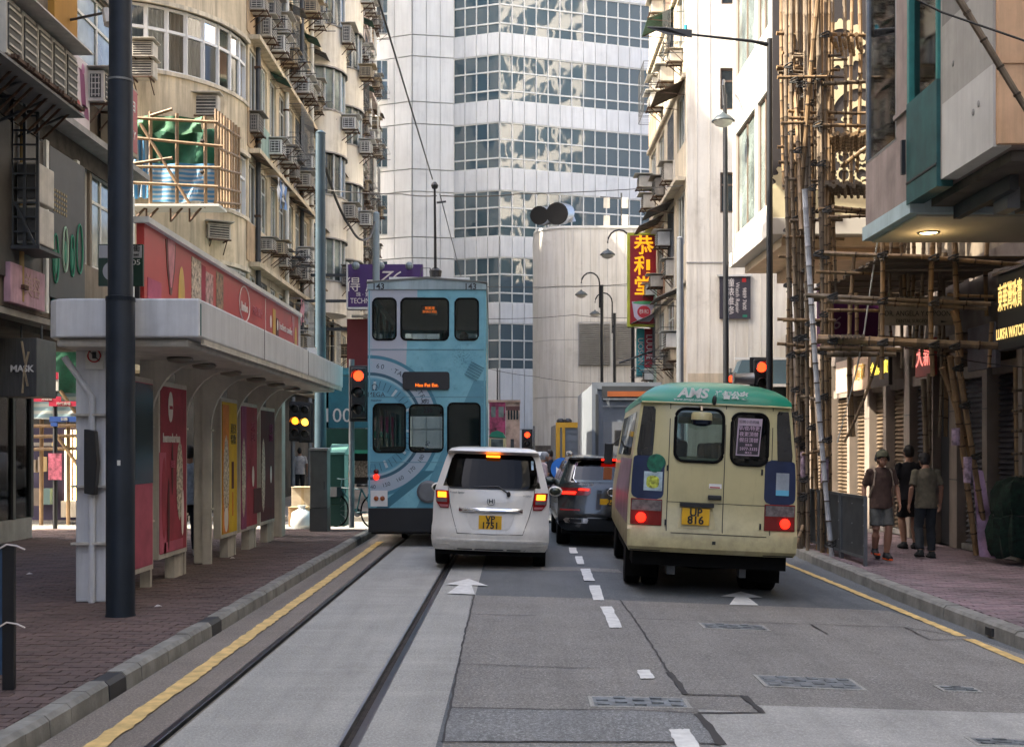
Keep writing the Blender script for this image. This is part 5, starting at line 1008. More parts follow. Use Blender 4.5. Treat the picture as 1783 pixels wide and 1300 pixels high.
vs_ = xsign('vertical_sign', 'tall cream and navy vertical sign beside the leaning bamboo', 1706, 1745, 608, 668, 20, .2, mat('vert_cream', (.30, .24, .18), .6)); px_box(vs_, 'navy_strip', 1724, 1738, 609, 667, 19.985, .01, mat('navy', (.012, .02, .06), .5)); text('足\n浴', .16, WFR, vs_, P(1731, 638, 19.98), world=True)
gs = board('gold_letter_sign', 'black box sign with gold Chinese letters at the right frame edge', 6.88, 13.2, 16.05, 3.1, 4.15, .12, BLACK, -1); GOLD = mat('gold_letters', (1, .68, .22), emis=.22)
text('東華灣珠寶', .40, GOLD, gs, (6.74, 15.62, 3.80), '-x', world=True, bold=.004, sx=.38); text('LUKFA WATCH', .2, GOLD, gs, (6.74, 15.62, 3.32), '-x', world=True, bold=.004, sx=.62); MB().bb(6.70, 6.9, 13.1, 16.1, 4.15, 4.19).build('top_trim', CHROME, gs, world=True); MB().bb(6.88, XS, 15.5, 15.6, 3.5, 3.6).build('bracket', DKGREY, gs, world=True)
# ------------------------------------------------------------------ near right bay
bay = thing('projecting_bay', 'patched concrete bay with teal shopfront panels projecting over the right pavement', 'building', (6, 14, 5)); XB, ZB = 5.2, 5.02
CW, CM, CD = mat('conc_white', (.60, .59, .55), .85, 0, .06, 2, st=.25), mat('conc_mid', (.40, .385, .345), .9, 0, .08, 2, st=.35), mat('conc_dark', (.24, .23, .205), .9, 0, .12, 2, st=.4); CP = mat('conc_pink', (.30, .24, .215), .9, 0, .15, 2, st=.5)
for a, b, m_ in ((ZB, 5.92, CW), (5.92, 6.86, CM), (6.86, 7.72, CD)): MB().bb(XB, XB+.2, 12.47, 13.95, a, b).build('render_patch', m_, bay, world=True)
MB().bb(XB+.2, 10, 12.47, 17, ZB, 5.9).build('core', CP, bay, world=True); MB().bb(XB+.9, 10, 12.6, 16.9, 5.9, 12).build('room', MATS['room_dark'], bay, world=True); MB().bb(XB, XB+.2, 12.47, 17, 10.2, 14).build('upper_band', CM, bay, world=True)
MB().bb(XB+.03, 10, 12.40, 12.468, ZB+.02, 12).build('end_wall', PEACH, bay, world=True)
MB().bb(XB+.02, 10, 12.385, 12.4, 5.9, 5.93).build('render_line', PEACH, bay, world=True); TEAL = mat('teal_panel', (.012, .085, .085), .55, 0, .25, 3, st=.5); TEALF = mat('teal_frame', (.03, .20, .18), .5, 0, .15, 3)
MB().bb(XB-.05, XB+.15, 14.0, 15.08, ZB-.08, 6.25).build('teal_panel', TEAL, bay, world=True); MB().bb(XB-.06, XB-.05, 14.0, 15.08, 5.2, 5.23).build('panel_joint', BLACK, bay, world=True)
MB().bb(XB, XB+.2, 13.95, 14.0, ZB, 7.4).build('edge_pier', CM, bay, world=True)
for a, b in ((14.0, 14.06), (15.0, 15.08)): MB().bb(XB-.04, XB+.1, a, b, 6.25, 10.2).build('teal_mullion', TEALF, bay, world=True)
MB().bb(XB+.03, XB+.045, 14.06, 15.0, 6.25, 10.2).build('pane', G_CLEAR, bay, world=True); MB().bb(XB+.12, XB+.14, 14.1, 14.9, 6.3, 7.6).build('cardboard_backing', mat('boxes', (.40, .35, .26), .8, 0, .7, 4), bay, world=True); MB().bb(XB+.05, XB+.06, 14.42, 14.62, 7.2, 8.2).build('sticker', mat('sticker', (.05, .30, .42), .5, 0, .9, 9), bay, world=True)
MB().bb(XB, XB+.2, 13.98, 14.0, 7.72, 10.2).build('white_mullion', WFR, bay, world=True); MB().bb(XB+.02, XB+.04, 12.6, 13.9, 7.74, 10.2).build('pane', G_WINL, bay, world=True)
MB().bb(XB, XB+.2, 15.08, 15.62, ZB, 12).build('pier', CP, bay, world=True); MB().bb(XB-.04, XB+.02, 15.06, 15.64, 6.2, 6.26).build('pier_ledge', CP, bay, world=True); MB().bb(XB, XB+.2, 15.62, 16.98, ZB, 5.95).build('apron', CP, bay, world=True)
for a, b in ((15.62, 15.67), (16.92, 16.98)): MB().bb(XB, XB+.1, a, b, 5.95, 9.4).build('mullion', STEEL, bay, world=True)
MB().bb(XB+.03, XB+.045, 15.67, 16.92, 5.97, 9.4).build('pane', G_CLEAR, bay, world=True); MB().bb(XB, XB+.1, 15.62, 16.98, 5.93, 5.97).build('sill', STEEL, bay, world=True)
MB().bb(XB+.2, XB+.23, 15.7, 16.9, 6.0, 9.3).build('curtain', mat('bay_curtain', (.34, .30, .20), .9, 0, .5, 5, sc3=(1, 1, .15)), bay, world=True); MB().ell((XB+.14, 15.95, 6.9), (.04, .22, .5), 10, 8).build('mannequin', mat('mustard', (.42, .30, .05), .8), bay, world=True)
LB = mat('pale_blue_paint', (.42, .53, .55), .7, 0, .1, 2, st=.35)
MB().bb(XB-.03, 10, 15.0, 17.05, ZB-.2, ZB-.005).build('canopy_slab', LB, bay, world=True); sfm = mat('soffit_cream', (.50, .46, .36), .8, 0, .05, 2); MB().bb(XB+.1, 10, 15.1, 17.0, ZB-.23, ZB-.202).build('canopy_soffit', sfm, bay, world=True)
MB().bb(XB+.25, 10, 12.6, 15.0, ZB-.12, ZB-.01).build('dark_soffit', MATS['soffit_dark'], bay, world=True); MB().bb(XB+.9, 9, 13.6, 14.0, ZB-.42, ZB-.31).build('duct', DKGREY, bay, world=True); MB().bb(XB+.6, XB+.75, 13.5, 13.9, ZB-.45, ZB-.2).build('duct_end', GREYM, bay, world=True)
MB().bb(XB+.5, XB+.6, 13.2, 14.9, ZB-.3, ZB-.13).build('beam', DKGREY, bay, world=True); MB().bb(XB-.1, XB-.05, 15.1, 15.16, 5.35, 5.8).build('bracket', BLACK, bay, world=True)
lp = P(1617, 366, 16.2); dl = thing('soffit_lamp', 'lit warm downlight in the cream canopy soffit', 'lamp', (lp.x, lp.y, ZB-.25)); MB().lathe([(.13, .015), (.15, 0), (.15, .018)], (0, 0, 0), 16).build('rim', DKGREY, dl); MB().lathe([(.12, .012), (.02, .0)], (0, 0, 0), 16).build('bulb', LAMP_W, dl)
pd = bpy.data.lights.new('soffit_light', 'POINT'); pd.energy = 1.4; pd.color = (1, .68, .32); pd.shadow_soft_size = .08; po = bpy.data.objects.new('soffit_light', pd); col.objects.link(po); po.parent = dl; po.location = (0, 0, -.14)
for i, (y, z) in enumerate(((13.0, 5.55), (12.85, 5.6), (13.6, 6.3))): MB().ell((XB-.005, y, z), (.012, .03, .04), 6, 4).build('chip', CONC, bay, world=True)
# ------------------------------------------------------------------ lamp posts and hanging signs
LPB = mat('lamp_black', (.012, .014, .018), .4, .2, .1)
l1 = thing('street_lamp', 'tall black street lamp with a long arm and flat head over the road', 'street lamp', (PX(1340, 22.5), 22.5, 0)); Y = 22.5; X = PX(1340, Y)
MB().tube([(X, Y, 0), (X, Y, PZ(400, Y)), (X, Y, PZ(68, Y))], [.075, .062, .055], 12).build('shaft', LPB, l1, world=True, smooth=True); MB().tube([P(1338, 78, Y), P(1310, 72, Y), P(1200, 60, Y)], [.05, .03, .022], 8).build('arm', LPB, l1, world=True, smooth=True)
MB().loft([[P(1205, 52, Y+s_*.14)+Vector((0, 0, 0)), P(1205, 66, Y+s_*.14), P(1160, 60, Y+s_*.14), P(1127, 49, Y+s_*.1), P(1127, 46, Y+s_*.1), P(1160, 48, Y+s_*.14)] for s_ in (-1, 1)]).build('head', LPB, l1, world=True, bev=.01); MB().tube([P(1194, 54, Y), P(1194, 44, Y)], .03, 8).build('sensor', mat('sensor_blue', (.02, .30, .45), .4), l1, world=True)
def bell(t, c, r_, m_):
    MB().lathe([(.03*r_, .62*r_), (.14*r_, .55*r_), (.2*r_, .42*r_), (.62*r_, .22*r_), (.95*r_, -.1*r_), (1.0*r_, -.22*r_), (.9*r_, -.24*r_)], c, 20).build('bell_shade', m_, t, world=True, smooth=True); MB().lathe([(.85*r_, -.24*r_), (.7*r_, -.5*r_), (.3*r_, -.68*r_), (.02*r_, -.72*r_)], c, 18).build('globe', mat('lamp_globe', (.55, .53, .48), .2, 0, .05), t, world=True, smooth=True)
l2 = thing('street_lamp', 'black lamp post with a bell shade facing the camera beside the white wall', 'street lamp', (PX(1265, 27), 27, 0)); Y = 27.0; SHD = mat('shade_slate', (.022, .034, .042), .5, .1, .1)
MB().tube([(PX(1265, Y), Y, 0), (PX(1263, Y), Y, PZ(250, Y)), (PX(1262, Y), Y, PZ(165, Y))], [.08, .055, .05], 12).build('shaft', LPB, l2, world=True, smooth=True); MB().tube([P(1262, 170, Y), P(1261, 143, Y), P(1260, 140, Y-.5), P(1259, 150, Y-1.0), P(1259, 185, Y-1.1)], .03, 8).build('swan_neck', LPB, l2, world=True, smooth=True); bell(l2, P(1259, 207, Y-1.1), .26, SHD)
for i, (px, py, xs, ys, Y, r_, yt, lb) in enumerate(((1058, 441, 1102, 405, 45, .30, 405, 'bell-shaped street lamp beside the red vertical sign'), (1012, 511, 1048, 486, 52, .29, 486, 'bell-shaped street lamp on the black pole left of the louvres'), (1036, 545, 1070, 530, 60*.97, .28, 535, 'smallest bell-shaped street lamp in front of the louvres'))):
    t = thing('street_lamp', lb, 'street lamp', (PX(xs, Y), Y, 0)); MB().tube([(PX(xs, Y), Y, 0), (PX(xs, Y), Y, PZ(yt+10, Y))], .075, 10).build('shaft', LPB, t, world=True, smooth=True)
    q = []
    for k in range(9): a = math.pi*k/8; cx = (px+xs-4)/2; rr = (xs-4-px)/2; q.append(P(cx+rr*math.cos(a), py-18-rr*1.15*math.sin(a), Y))
    MB().tube([P(xs-4, ys+50, Y)]+q, .035, 8).build('swan_neck', LPB, t, world=True, smooth=True); bell(t, P(px, py, Y), r_, SHD); MB().bb(PX(xs-5, Y), PX(xs, Y), Y-.02, Y+.02, PZ(ys+40, Y), PZ(ys+36, Y)).build('strut', LPB, t, world=True)
hs = thing('hanging_sign', 'red vertical Chinese sign with orange characters and a bowl', 'sign', P(1114, 570, 41)); Y = 41.0; px_box(hs, 'panel', 1093, 1152, 405, 568, Y, .3, mat('lime_edge', (.50, .55, .05), .5)); px_box(hs, 'face', 1097, 1148, 410, 564, Y-.02, .02, mat('sign_crimson', (.34, .015, .025), .45)); OC = mat('char_orange', (1, .42, .01), emis=.16)
for i, c in enumerate('恭和堂'): text(c, .72, OC, hs, P(1121, 429+i*35.5, Y-.03), world=True, bold=.012)
bw = MB().prism([(PX(1100, Y), PZ(525, Y)), (PX(1143, Y), PZ(525, Y)), (PX(1139, Y), PZ(551, Y)), (PX(1131, Y), PZ(560, Y)), (PX(1112, Y), PZ(560, Y)), (PX(1104, Y), PZ(551, Y))], 'y', Y-.03, Y-.021).build('bowl_print', mat('bowl_lilac', (.60, .55, .66), .5), hs, world=True)
MB().ell((PX(1121, Y), Y-.032, PZ(543, Y)), (.24, .006, .22), 16, 8).build('seal_print', mat('seal_red', (.55, .03, .05), .5), bw); MB().ell((PX(1121, Y), Y-.032, PZ(527, Y)), (.4, .006, .06), 16, 6).build('rim_print', mat('rim_green', (.10, .45, .2), .5), bw); text('恭和', .18, PWH, hs, P(1121, 543, Y-.04), world=True)
MB().bb(PX(1140, Y), XR+.1, Y+.05, Y+.2, PZ(420, Y), PZ(416, Y)).build('bracket', DKGREY, hs, world=True); MB().bb(PX(1140, Y), XR+.1, Y+.05, Y+.2, PZ(556, Y), PZ(552, Y)).build('bracket', DKGREY, hs, world=True)
h2 = thing('hanging_sign', 'turquoise and red vertical lettered sign under the red bowl sign', 'sign', P(1122, 655, 41.6)); Y = 41.6; px_box(h2, 'panel', 1109, 1122, 572, 655, Y, .25, mat('sign_turq', (.04, .33, .38), .5)); px_box(h2, 'panel', 1122.5, 1140, 572, 640, Y, .25, mat('sign_red2', (.35, .03, .05), .5))
text('UOSON', .28, PWH, h2, P(1115, 612, Y-.02), world=True, roll=R(-90)); text('LUUUE', .3, PWH, h2, P(1130, 604, Y-.02), world=True, roll=R(-90)); MB().bb(PX(1138, Y), XR+.1, Y+.05, Y+.2, PZ(590, Y), PZ(586, Y)).build('bracket', DKGREY, h2, world=True); MB().tube([P(1078, 632, Y), P(1125, 615, Y), P(1160, 605, Y)], .04, 6).build('stay', DKGREY, h2, world=True)
la = thing('laundry', 'pink and lilac laundry hanging from the white end block', 'laundry', P(1147, 160, 40)); Y = 40.0; MB().tube([P(1123, 150, Y), P(1160, 149, Y)], .015, 5).build('pole', STEEL, la, world=True)
for x, y0, y1, w_, c in ((1143, 130, 180, 9, (.45, .38, .55)), (1149, 152, 172, 16, (.55, .30, .36)), (1152, 170, 192, 9, (.02, .03, .06))): drape(x-w_/2, x+w_/2, y0, y1, Y-.1, .04, 6, 4, x).build('garment', mat('cloth%d' % x, c, .9), la, world=True, fix=False)

# ------------------------------------------------------------------ unseen neighbours, added to shade the street, bounce fill and darken reflections
NBW = mat('pale_neighbour', (.53, .52, .48), .85, 0, .1, 1, st=.3)
def filler(name, label, x0, x1, y0, y1, z1, side):
    t = thing(name, label, 'building', ((x0+x1)/2, (y0+y1)/2, 0)); MB().bb(x0, x1, y0, y1, 0, z1).build('wall', NBW, t, world=True)
    for f in range(int(z1/3.2)-1):
        if side == 'y':
            for b in range(int((x1-x0)/3.6)): MB().bb(x0+1+b*3.6, x0+3+b*3.6, y1-.02, y1+.06, 2+f*3.2, 4+f*3.2).build('window', G_WIN, t, world=True)
        else:
            X = x1 if side == '+x' else x0
            for b in range(int((y1-y0)/3.6)): MB().bb(X-.05, X+.05, y0+1+b*3.6, y0+3+b*3.6, 4.5+f*3.2, 6.3+f*3.2).build('window', G_WIN, t, world=True)
filler('unseen_end_block', 'unseen pale block added behind the photographer to darken reflections', -20, 18, -58, -45, 15, 'y'); filler('left_neighbour', 'pale block beside the photographer on the left', -17, -7.6, -44, 12.95, 30, '+x'); filler('right_neighbour', 'pale block beside the photographer on the right', 8.0, 15, -44, 11.9, 26, '-x')
filler('hidden_corner_block', 'block past the far left apartments, seen only in the tower glass', -18, -9, 58.5, 71, 42, '+x')
# ------------------------------------------------------------------ vehicles
def dark_tone(m, z0, z1, c, amt=.7):
    """road dust on the lower body: noise-shaped, fading upward"""
    n = Nd(m); bc = n.b.inputs['Base Color']; src = bc.links[0].from_socket if bc.links else None; o = n.xyz(n.co('Object'))
    f = n.m('MULTIPLY', n.ramp(o[2], z1, z0), n.ramp(n.noise(n.co('Object'), 5, 7, .7), .3, .7)); s_ = n.noise(n.scale(n.co('Object'), 9, 9, .8), 2.5, 6, .7); f = n.m('ADD', n.m('MULTIPLY', f, amt), n.m('MULTIPLY', n.ramp(s_, .56, .78), .22))
    n.t.links.new(n.mix(f, src if src else tuple(bc.default_value[:3]), c), bc); n.link(n.m('ADD', n.m('MULTIPLY', f, .5), .3), n.b.inputs['Roughness'])
class Shell:
    """closed vehicle skin lofted through horizontal rings; levels: (z, half width, rear y, front y, rear corner, front corner)"""
    def __init__(s, lv, us, ts): s.lv = lv; s.us = us; s.ts = ts
    def at(s, z):
        L = s.lv
        if z <= L[0][0]: return L[0]
        for a, b in zip(L, L[1:]):
            if a[0] <= z <= b[0]: t = (z-a[0])/((b[0]-a[0]) or 1); return tuple(p+(q-p)*t for p, q in zip(a, b))
        return L[-1]
    def rear(s, x, z, off=0.): _, hw, yr, yf, cr, cf = s.at(z); u = min(1, abs(x)/hw); return Vector((x, yr+cr*u**4-off, z))
    def front(s, x, z, off=0.): _, hw, yr, yf, cr, cf = s.at(z); u = min(1, abs(x)/hw); return Vector((x, yf-cf*u**4+off, z))
    def sidep(s, y, z, sg, off=0.): return Vector((sg*(s.at(z)[1]+off), y, z))
    def mesh(s, name, m, parent, skip=lambda *a: False, smooth=True, bev=0.):
        rings = []; tags = []
        for (z, hw, yr, yf, cr, cf) in s.lv:
            r = [(hw*u, yr+cr*abs(u)**4, z) for u in s.us]+[(hw, yr+cr+(yf-cf-yr-cr)*t, z) for t in s.ts]+[(hw*u, yf-cf*abs(u)**4, z) for u in reversed(s.us)]+[(-hw, yr+cr+(yf-cf-yr-cr)*t, z) for t in reversed(s.ts)]
            rings.append(r)
        n = len(s.us); k_ = len(s.ts); N_ = len(rings[0]); mb = MB(); fs = []
        for i in range(len(rings)-1):
            zm = (s.lv[i][0]+s.lv[i+1][0])/2
            for k in range(N_):
                if k < n-1: rg, a = 'rear', (s.us[k]+s.us[k+1])/2
                elif k < n+k_: j = k-(n-1); tt = [0]+list(s.ts)+[1]; rg, a = 'right', (tt[j]+tt[j+1])/2
                elif k < 2*n+k_-1: j = k-(n+k_); rg, a = 'front', 0
                else: j = k-(2*n+k_-1); tt = [0]+list(s.ts)+[1]; rg, a = 'left', 1-(tt[::-1][j]*0+(tt[len(tt)-1-j]+tt[len(tt)-2-j])/2) if False else (tt[len(tt)-1-j]+tt[len(tt)-2-j])/2
                if skip(rg, a, zm): continue
                fs.append((i*N_+k, i*N_+(k+1) % N_, (i+1)*N_+(k+1) % N_, (i+1)*N_+k))
        fs += [tuple(range(N_-1, -1, -1)), tuple((len(rings)-1)*N_+k for k in range(N_))]
        mb.add([p for r in rings for p in r], fs); return mb.build(name, m, parent, smooth=smooth, bev=bev)
def patch(fn, rows, nx=8, th=.02, off=.006):
    """thin curved plate following fn(a, z, off); rows: (z, a0, a1)"""
    mb = MB(); vs = []; n = nx+1; R_ = len(rows)
    for o in (off, off-th):
        for z, a0, a1 in rows: vs += [fn(a0+(a1-a0)*i/nx, z, o) for i in range(n)]
    T = n*R_; fs = []
    for j in range(R_-1):
        for i in range(nx): a = j*n+i; fs += [(a, a+1, a+n+1, a+n), (T+a+n, T+a+n+1, T+a+1, T+a)]
    for i in range(nx): fs += [(i, T+i, T+i+1, i+1), (T-n+i, T-n+i+1, 2*T-n+i+1, 2*T-n+i)]
    for j in range(R_-1): fs += [(j*n, j*n+n, T+j*n+n, T+j*n), (j*n+nx, T+j*n+nx, T+j*n+n+nx, j*n+n+nx)]
    return mb.add(vs, fs)
def rrows(a0, a1, z0, z1, r, k=4, mid=3):
    out = []
    for i in range(k+1): t = i/k; d = r*(1-math.sqrt(max(0, 1-(1-t)**2))); out.append((z0+r*t, a0+d, a1-d))
    for i in range(1, mid): out.append((z0+r+(z1-z0-2*r)*i/mid, a0, a1))
    for i in range(k, -1, -1): t = i/k; d = r*(1-math.sqrt(max(0, 1-(1-t)**2))); out.append((z1-r*t, a0+d, a1-d))
    return out
def wheel(parent, x, y, r, w_, twin=False):
    sg = 1 if x > 0 else -1; xs = [x] if not twin else [x, x-sg*(w_+.03)]
    for i, X in enumerate(xs):
        t = MB().lathe([(r*.62, -w_/2), (r*.93, -w_/2), (r, -w_*.36), (r, w_*.36), (r*.93, w_/2), (r*.62, w_/2)], (X, y, r), 28, 'x').build('wheel', RUBBER, parent, smooth=True)
        MB().lathe([(r*.63, -w_*.3), (r*.58, w_*.2*sg), (r*.2, w_*.42*sg)], (X, y, r), 20, 'x').build('rim', STEEL, t, smooth=True)
def plate(parent, x0, x1, y, z0, z1, l1, l2, s1, s2):
    p = MB().bb(x0, x1, y-.012, y, z0, z1).build('number_plate', mat('plate_yellow', (.72, .40, .012), .4, 0, .06, 6), parent, bev=.004); cx = (x0+x1)/2; h_ = z1-z0
    text(l1, s1, BLACK, p, (cx, y-.014, z1-h_*.27), bold=.004, sx=.95); text(l2, s2, BLACK, p, (cx, y-.014, z0+h_*.27), bold=.004, sx=1.0)
# ---------------- minibus
CRM = mat('minibus_cream', (.50, .445, .235), .38, 0, .06, 1.5, coat=.15); MGR = mat('minibus_green', (.002, .215, .125), .45, 0, .06, 1.2); NAVY = mat('minibus_navy', (.01, .022, .07), .35, 0, .25, 2)
dark_tone(CRM, .5, 1.5, (.16, .13, .08)); dark_tone(MGR, 2.2, 2.6, (.05, .12, .09), .3)
bus = thing('minibus', 'cream minibus with a green roof stopped in the right lane', 'minibus', (2.34, 13.75, -.062), 0); bus.rotation_euler = (0, R(2.6), R(-3.0))
BU = [-1, -.985, -.94, -.86, -.76, -.69, -.49, -.2, .08, .14, .22, .42, .63, .70, .78, .86, .94, .985, 1]
bl = [(.54, .985, .06, 6.0, .05, .3), (.60, 1.01, .0, 6.1, .05, .3), (.80, 1.015, .0, 6.1, .05, .3), (.86, 1.015, .03, 6.1, .08, .3), (1.2, 1.01, .05, 6.05, .09, .4), (1.60, .985, .07, 5.9, .10, .5), (1.69, .978, .075, 5.85, .10, .5), (2.23, .92, .12, 5.3, .11, .5), (2.34, .905, .14, 5.1, .12, .5)]
S = Shell(bl, BU, [.03, .12, .28, .3, .46, .48, .64, .66, .82, .84, .95])
def bskip(rg, a, zm):
    if 1.69 < zm < 2.23:
        if rg == 'rear': return -.49 < a < .08 or .22 < a < .63
        if rg in ('left', 'right'): return any(p < a < q for p, q in ((.12, .28), (.3, .46), (.48, .64), (.66, .82)))
        if rg == 'front': return True
    return False
S.mesh('body', CRM, bus, bskip); rl = [(2.335, .912, .10, 5.2, .10, .5), (2.40, .905, .11, 5.15, .12, .5), (2.47, .85, .16, 5.0, .14, .5), (2.54, .74, .26, 4.8, .16, .5), (2.60, .58, .42, 4.5, .18, .4), (2.635, .38, .65, 4.2, .18, .3), (2.645, .15, .9, 3.8, .1, .2)]
SR_ = Shell(rl, BU, [.2, .5, .8]); SR_.mesh('roof', MGR, bus)
patch(SR_.rear, [(2.335, -.90, .90), (2.352, -.905, .905)], 14, .01, .012).build('roof_gutter', CRM, bus)
SEAMM = mat('panel_seam', (.03, .028, .02), .6)
for a in (-.553, .115, .68): patch(S.rear, [(z, a-.005, a+.005) for z in (.80, .95, 1.2, 1.6, 2.0, 2.33)], 1, .01, .003).build('door_seam', SEAMM, bus)
patch(S.rear, [(1.145, -.55, .675), (1.152, -.55, .675)], 10, .01, .003).build('door_seam', SEAMM, bus); patch(S.rear, [(.775, -.5, .64), (.785, -.5, .64)], 10, .01, .004).build('door_seam', SEAMM, bus)
BCG = glass_mat('minibus_glass', (.42, .55, .60)); 
for a0, a1, z0, z1, r_, g_ in ((-.475, .075, 1.655, 2.265, .11, BCG), (.20, .61, 1.64, 2.235, .11, G_DARK)):
    f_ = patch(S.rear, rrows(a0-.02, a1+.02, z0-.02, z1+.02, r_), 8, .012, .004); f_.v = f_.v; w_ = f_.build('window', g_, bus)
    q = [S.rear(p[0], p[1], .01) for p in rrect(a0-.012, a1+.012, z0-.012, z1+.012, r_)]; MB().tube(q+[q[0]], .02, 6, False).build('window_rubber', RUBBER, w_, smooth=True)
for sg in (-1, 1):
    rows = [(1.69, .72, .93), (1.76, .715, .95), (2.1, .70, .93), (2.25, .70, .90), (2.29, .72, .88)]; fn = lambda a, z, o, sg=sg: S.rear(sg*a, z, o)
    rows2 = [(z, a0*1.0+.03, min(a1, S.at(z)[1]-.035)) for z, a0, a1 in rows]; patch(fn, rows2, 5, .01, .006).build('corner_window', mat('bus_dark_glass', (.015, .017, .02), .06, 0, .3, 2, ior=1.6), bus)
    rows = rrows(.60, .985, 1.17, 1.70, .08); patch(fn, [(z, a0, min(a1, S.at(z)[1]-.01)) for z, a0, a1 in rows], 6, .01, .004).build('rear_advert', NAVY, bus)
    rows = [(.855, .61, .985), (1.17, .61, .985)]; tl = patch(fn, [(z, a0, min(a1, S.at(z)[1]-.005)) for z, a0, a1 in rows], 5, .03, .02).build('tail_lamp', mat('lens_red', (.16, .008, .008), .15, 0, .1, 8), bus, bev=.006)
    patch(fn, [(1.03, .62, .975), (1.155, .62, .975)], 4, .01, .027).build('clear_lens', mat('lens_clear', (.16, .14, .14), .12, 0, .4, 12), tl); c_ = fn(.72 if sg < 0 else .86, .945, .03)
    MB().lathe([(.062, 0), (.05, -.02), (.01, -.025)], (c_.x if sg > 0 else fn(.86, .945, .03).x, c_.y, .945), 16, 'y').build('brake_lamp', LAMP_T, tl)
    patch(fn, [(z, S.at(z)[1]*.62-.0, S.at(z)[1]*.985) for z in (.545, .56)], 4, .01, .004).build('bumper_line', SEAMM, bus)
    for k, z in enumerate((1.55, .9)): MB().box(fn(.565, z, .01), (.02, .03, .07)).build('hinge', BLACK, bus)
a_ = patch(S.rear, [(1.27, -.84, -.62), (1.5, -.84, -.62)], 3, .008, .008).build('sticker', mat('sticker_pale', (.40, .52, .58), .4, 0, .3, 9), bus); patch(S.rear, rrows(-.81, -.66, 1.3, 1.45, .05), 3, .008, .011).build('sticker_print', mat('sticker_lime', (.45, .50, .06), .5, 0, .8, 22), a_)
MB().lathe([(.115, 0), (.11, -.006)], S.rear(-.70, 1.6, .01), 20, 'y').build('round_sticker', mat('sticker_green', (.01, .14, .08), .4, 0, .4, 16), bus)
patch(S.rear, [(1.28, .74, .90), (1.55, .74, .90)], 3, .008, .008).build('sticker', mat('sticker_panel', (.30, .34, .38), .5, 0, .2, 6), bus); patch(S.rear, [(1.28, .74, .90), (1.345, .74, .90)], 3, .008, .011).build('sticker_strip', mat('sticker_blue', (.12, .42, .60), .5), bus)
pr = patch(S.rear, [(1.74, .24, .52), (2.19, .26, .55)], 4, .006, .014).build('poster', mat('poster_lilac', (.42, .33, .40), .5), bus); patch(S.rear, [(1.755, .255, .505), (2.10, .272, .535)], 4, .006, .017).build('poster_ground', mat('poster_black', (.02, .012, .02), .4), pr)
LIL = mat('poster_ink', (.60, .42, .55), .5)
for s_, z, sz, mm in (('招聘小巴司機', 2.145, .042, BLACK), ('早/夜/特更', 2.065, .058, LIL), ('夜更頂替', 1.995, .06, LIL), ('假日頂替', 1.925, .06, LIL), ('請致電', 1.868, .03, LIL), ('5977-3335', 1.82, .052, LIL), ('陳先生', 1.775, .03, LIL)): text(s_, sz, mm, pr, S.rear(.39, z, .024), ext=.001, sx=.95)
text('AMS', .155, WHITE, bus, SR_.rear(-.30, 2.462, .05), bold=.006, shear=.2, sx=1.2); text('進智公交', .098, WHITE, bus, SR_.rear(.155, 2.45, .06), bold=.005, shear=.15); text('www.amspt.com', .05, WHITE, bus, SR_.rear(-.36, 2.385, .03), shear=.2)
MB().ell(SR_.rear(-.04, 2.39, .03), (.028, .03, .06), 10, 8).build('antenna_fin', BLACK, bus)
mr = MB().tube([S.rear(-.20, 2.31, .02), S.rear(-.20, 2.30, .16), S.rear(-.20, 2.25, .18)], .014, 6).build('rear_mirror', BRONZE, bus); MB().lathe([(.02, .08), (.11, .07), (.125, .04), (.125, -.02)], S.rear(-.20, 2.16, .20), 18).build('mirror_shell', CRM, mr, smooth=True); MB().lathe([(.122, -.021), (.118, -.07), (.06, -.09), (.01, -.095)], S.rear(-.20, 2.16, .20), 18).build('mirror_glass', mat('mirror_dark', (.02, .03, .05), .05, .6, 0), mr, smooth=True)
MB().bb(-.40, .0, -.03, .06, 1.10, 1.145).build('plate_lamp_bar', BLACK, bus); rc = patch(S.rear, [(.84, -.42, .04), (.95, -.40, .02), (1.09, -.37, -.01)], 4, .01, .006).build('plate_recess', mat('recess_cream', (.55, .48, .26), .4), bus)
plate(bus, -.375, -.045, .0, .885, 1.085, 'UP', '816', .13, .13)
MB().bb(-.07, .09, -.0, .07, 1.195, 1.25).build('door_handle', BLACK, bus, bev=.01); patch(S.rear, [(1.33, -.06, .09), (1.385, -.06, .09)], 2, .006, .006).build('sticker', WHITE, bus); patch(S.rear, [(1.335, -.05, .07), (1.35, -.05, .07)], 2, .006, .008).build('sticker_print', RED, bus); patch(S.rear, [(.66, -.0, .04), (.70, .0, .04)], 2, .008, .006).build('tow_eye', BLACK, bus)
MB().bb(-.93, .93, .25, 5.6, .36, .56).build('chassis', RUBBER, bus); MB().lathe([(.16, -.5), (.2, -.1), (.2, .1), (.16, .5)], (.05, 1.45, .42), 12, 'x').build('axle', RUBBER, bus); MB().bb(-.5, -.4, .3, .5, .25, .4).build('exhaust', DKGREY, bus); MB().bb(.38, .46, .3, .5, .25, .4).build('tow_bracket', DKGREY, bus)
for x in (-.87, .87): wheel(bus, x, 1.35, .36, .2, True); wheel(bus, x, 4.95, .36, .2)
for x in (-.78, .78): MB().bb(x-.2, x+.2, .92, .95, .14, .55).build('mud_flap', RUBBER, bus)
for k, (t0, t1) in enumerate(((.12, .28), (.3, .46), (.48, .64), (.66, .82))):
    for sg in (-1, 1):
        ys = [.2+t*(5.4) for t in (t0, t1)]; fn = lambda a, z, o, sg=sg: S.sidep(a, z, sg, o); patch(fn, [(1.68, ys[0], ys[1]), (1.95, ys[0], ys[1]), (2.24, ys[0], ys[1])], 3, .012, .004).build('side_window', BCG, bus)
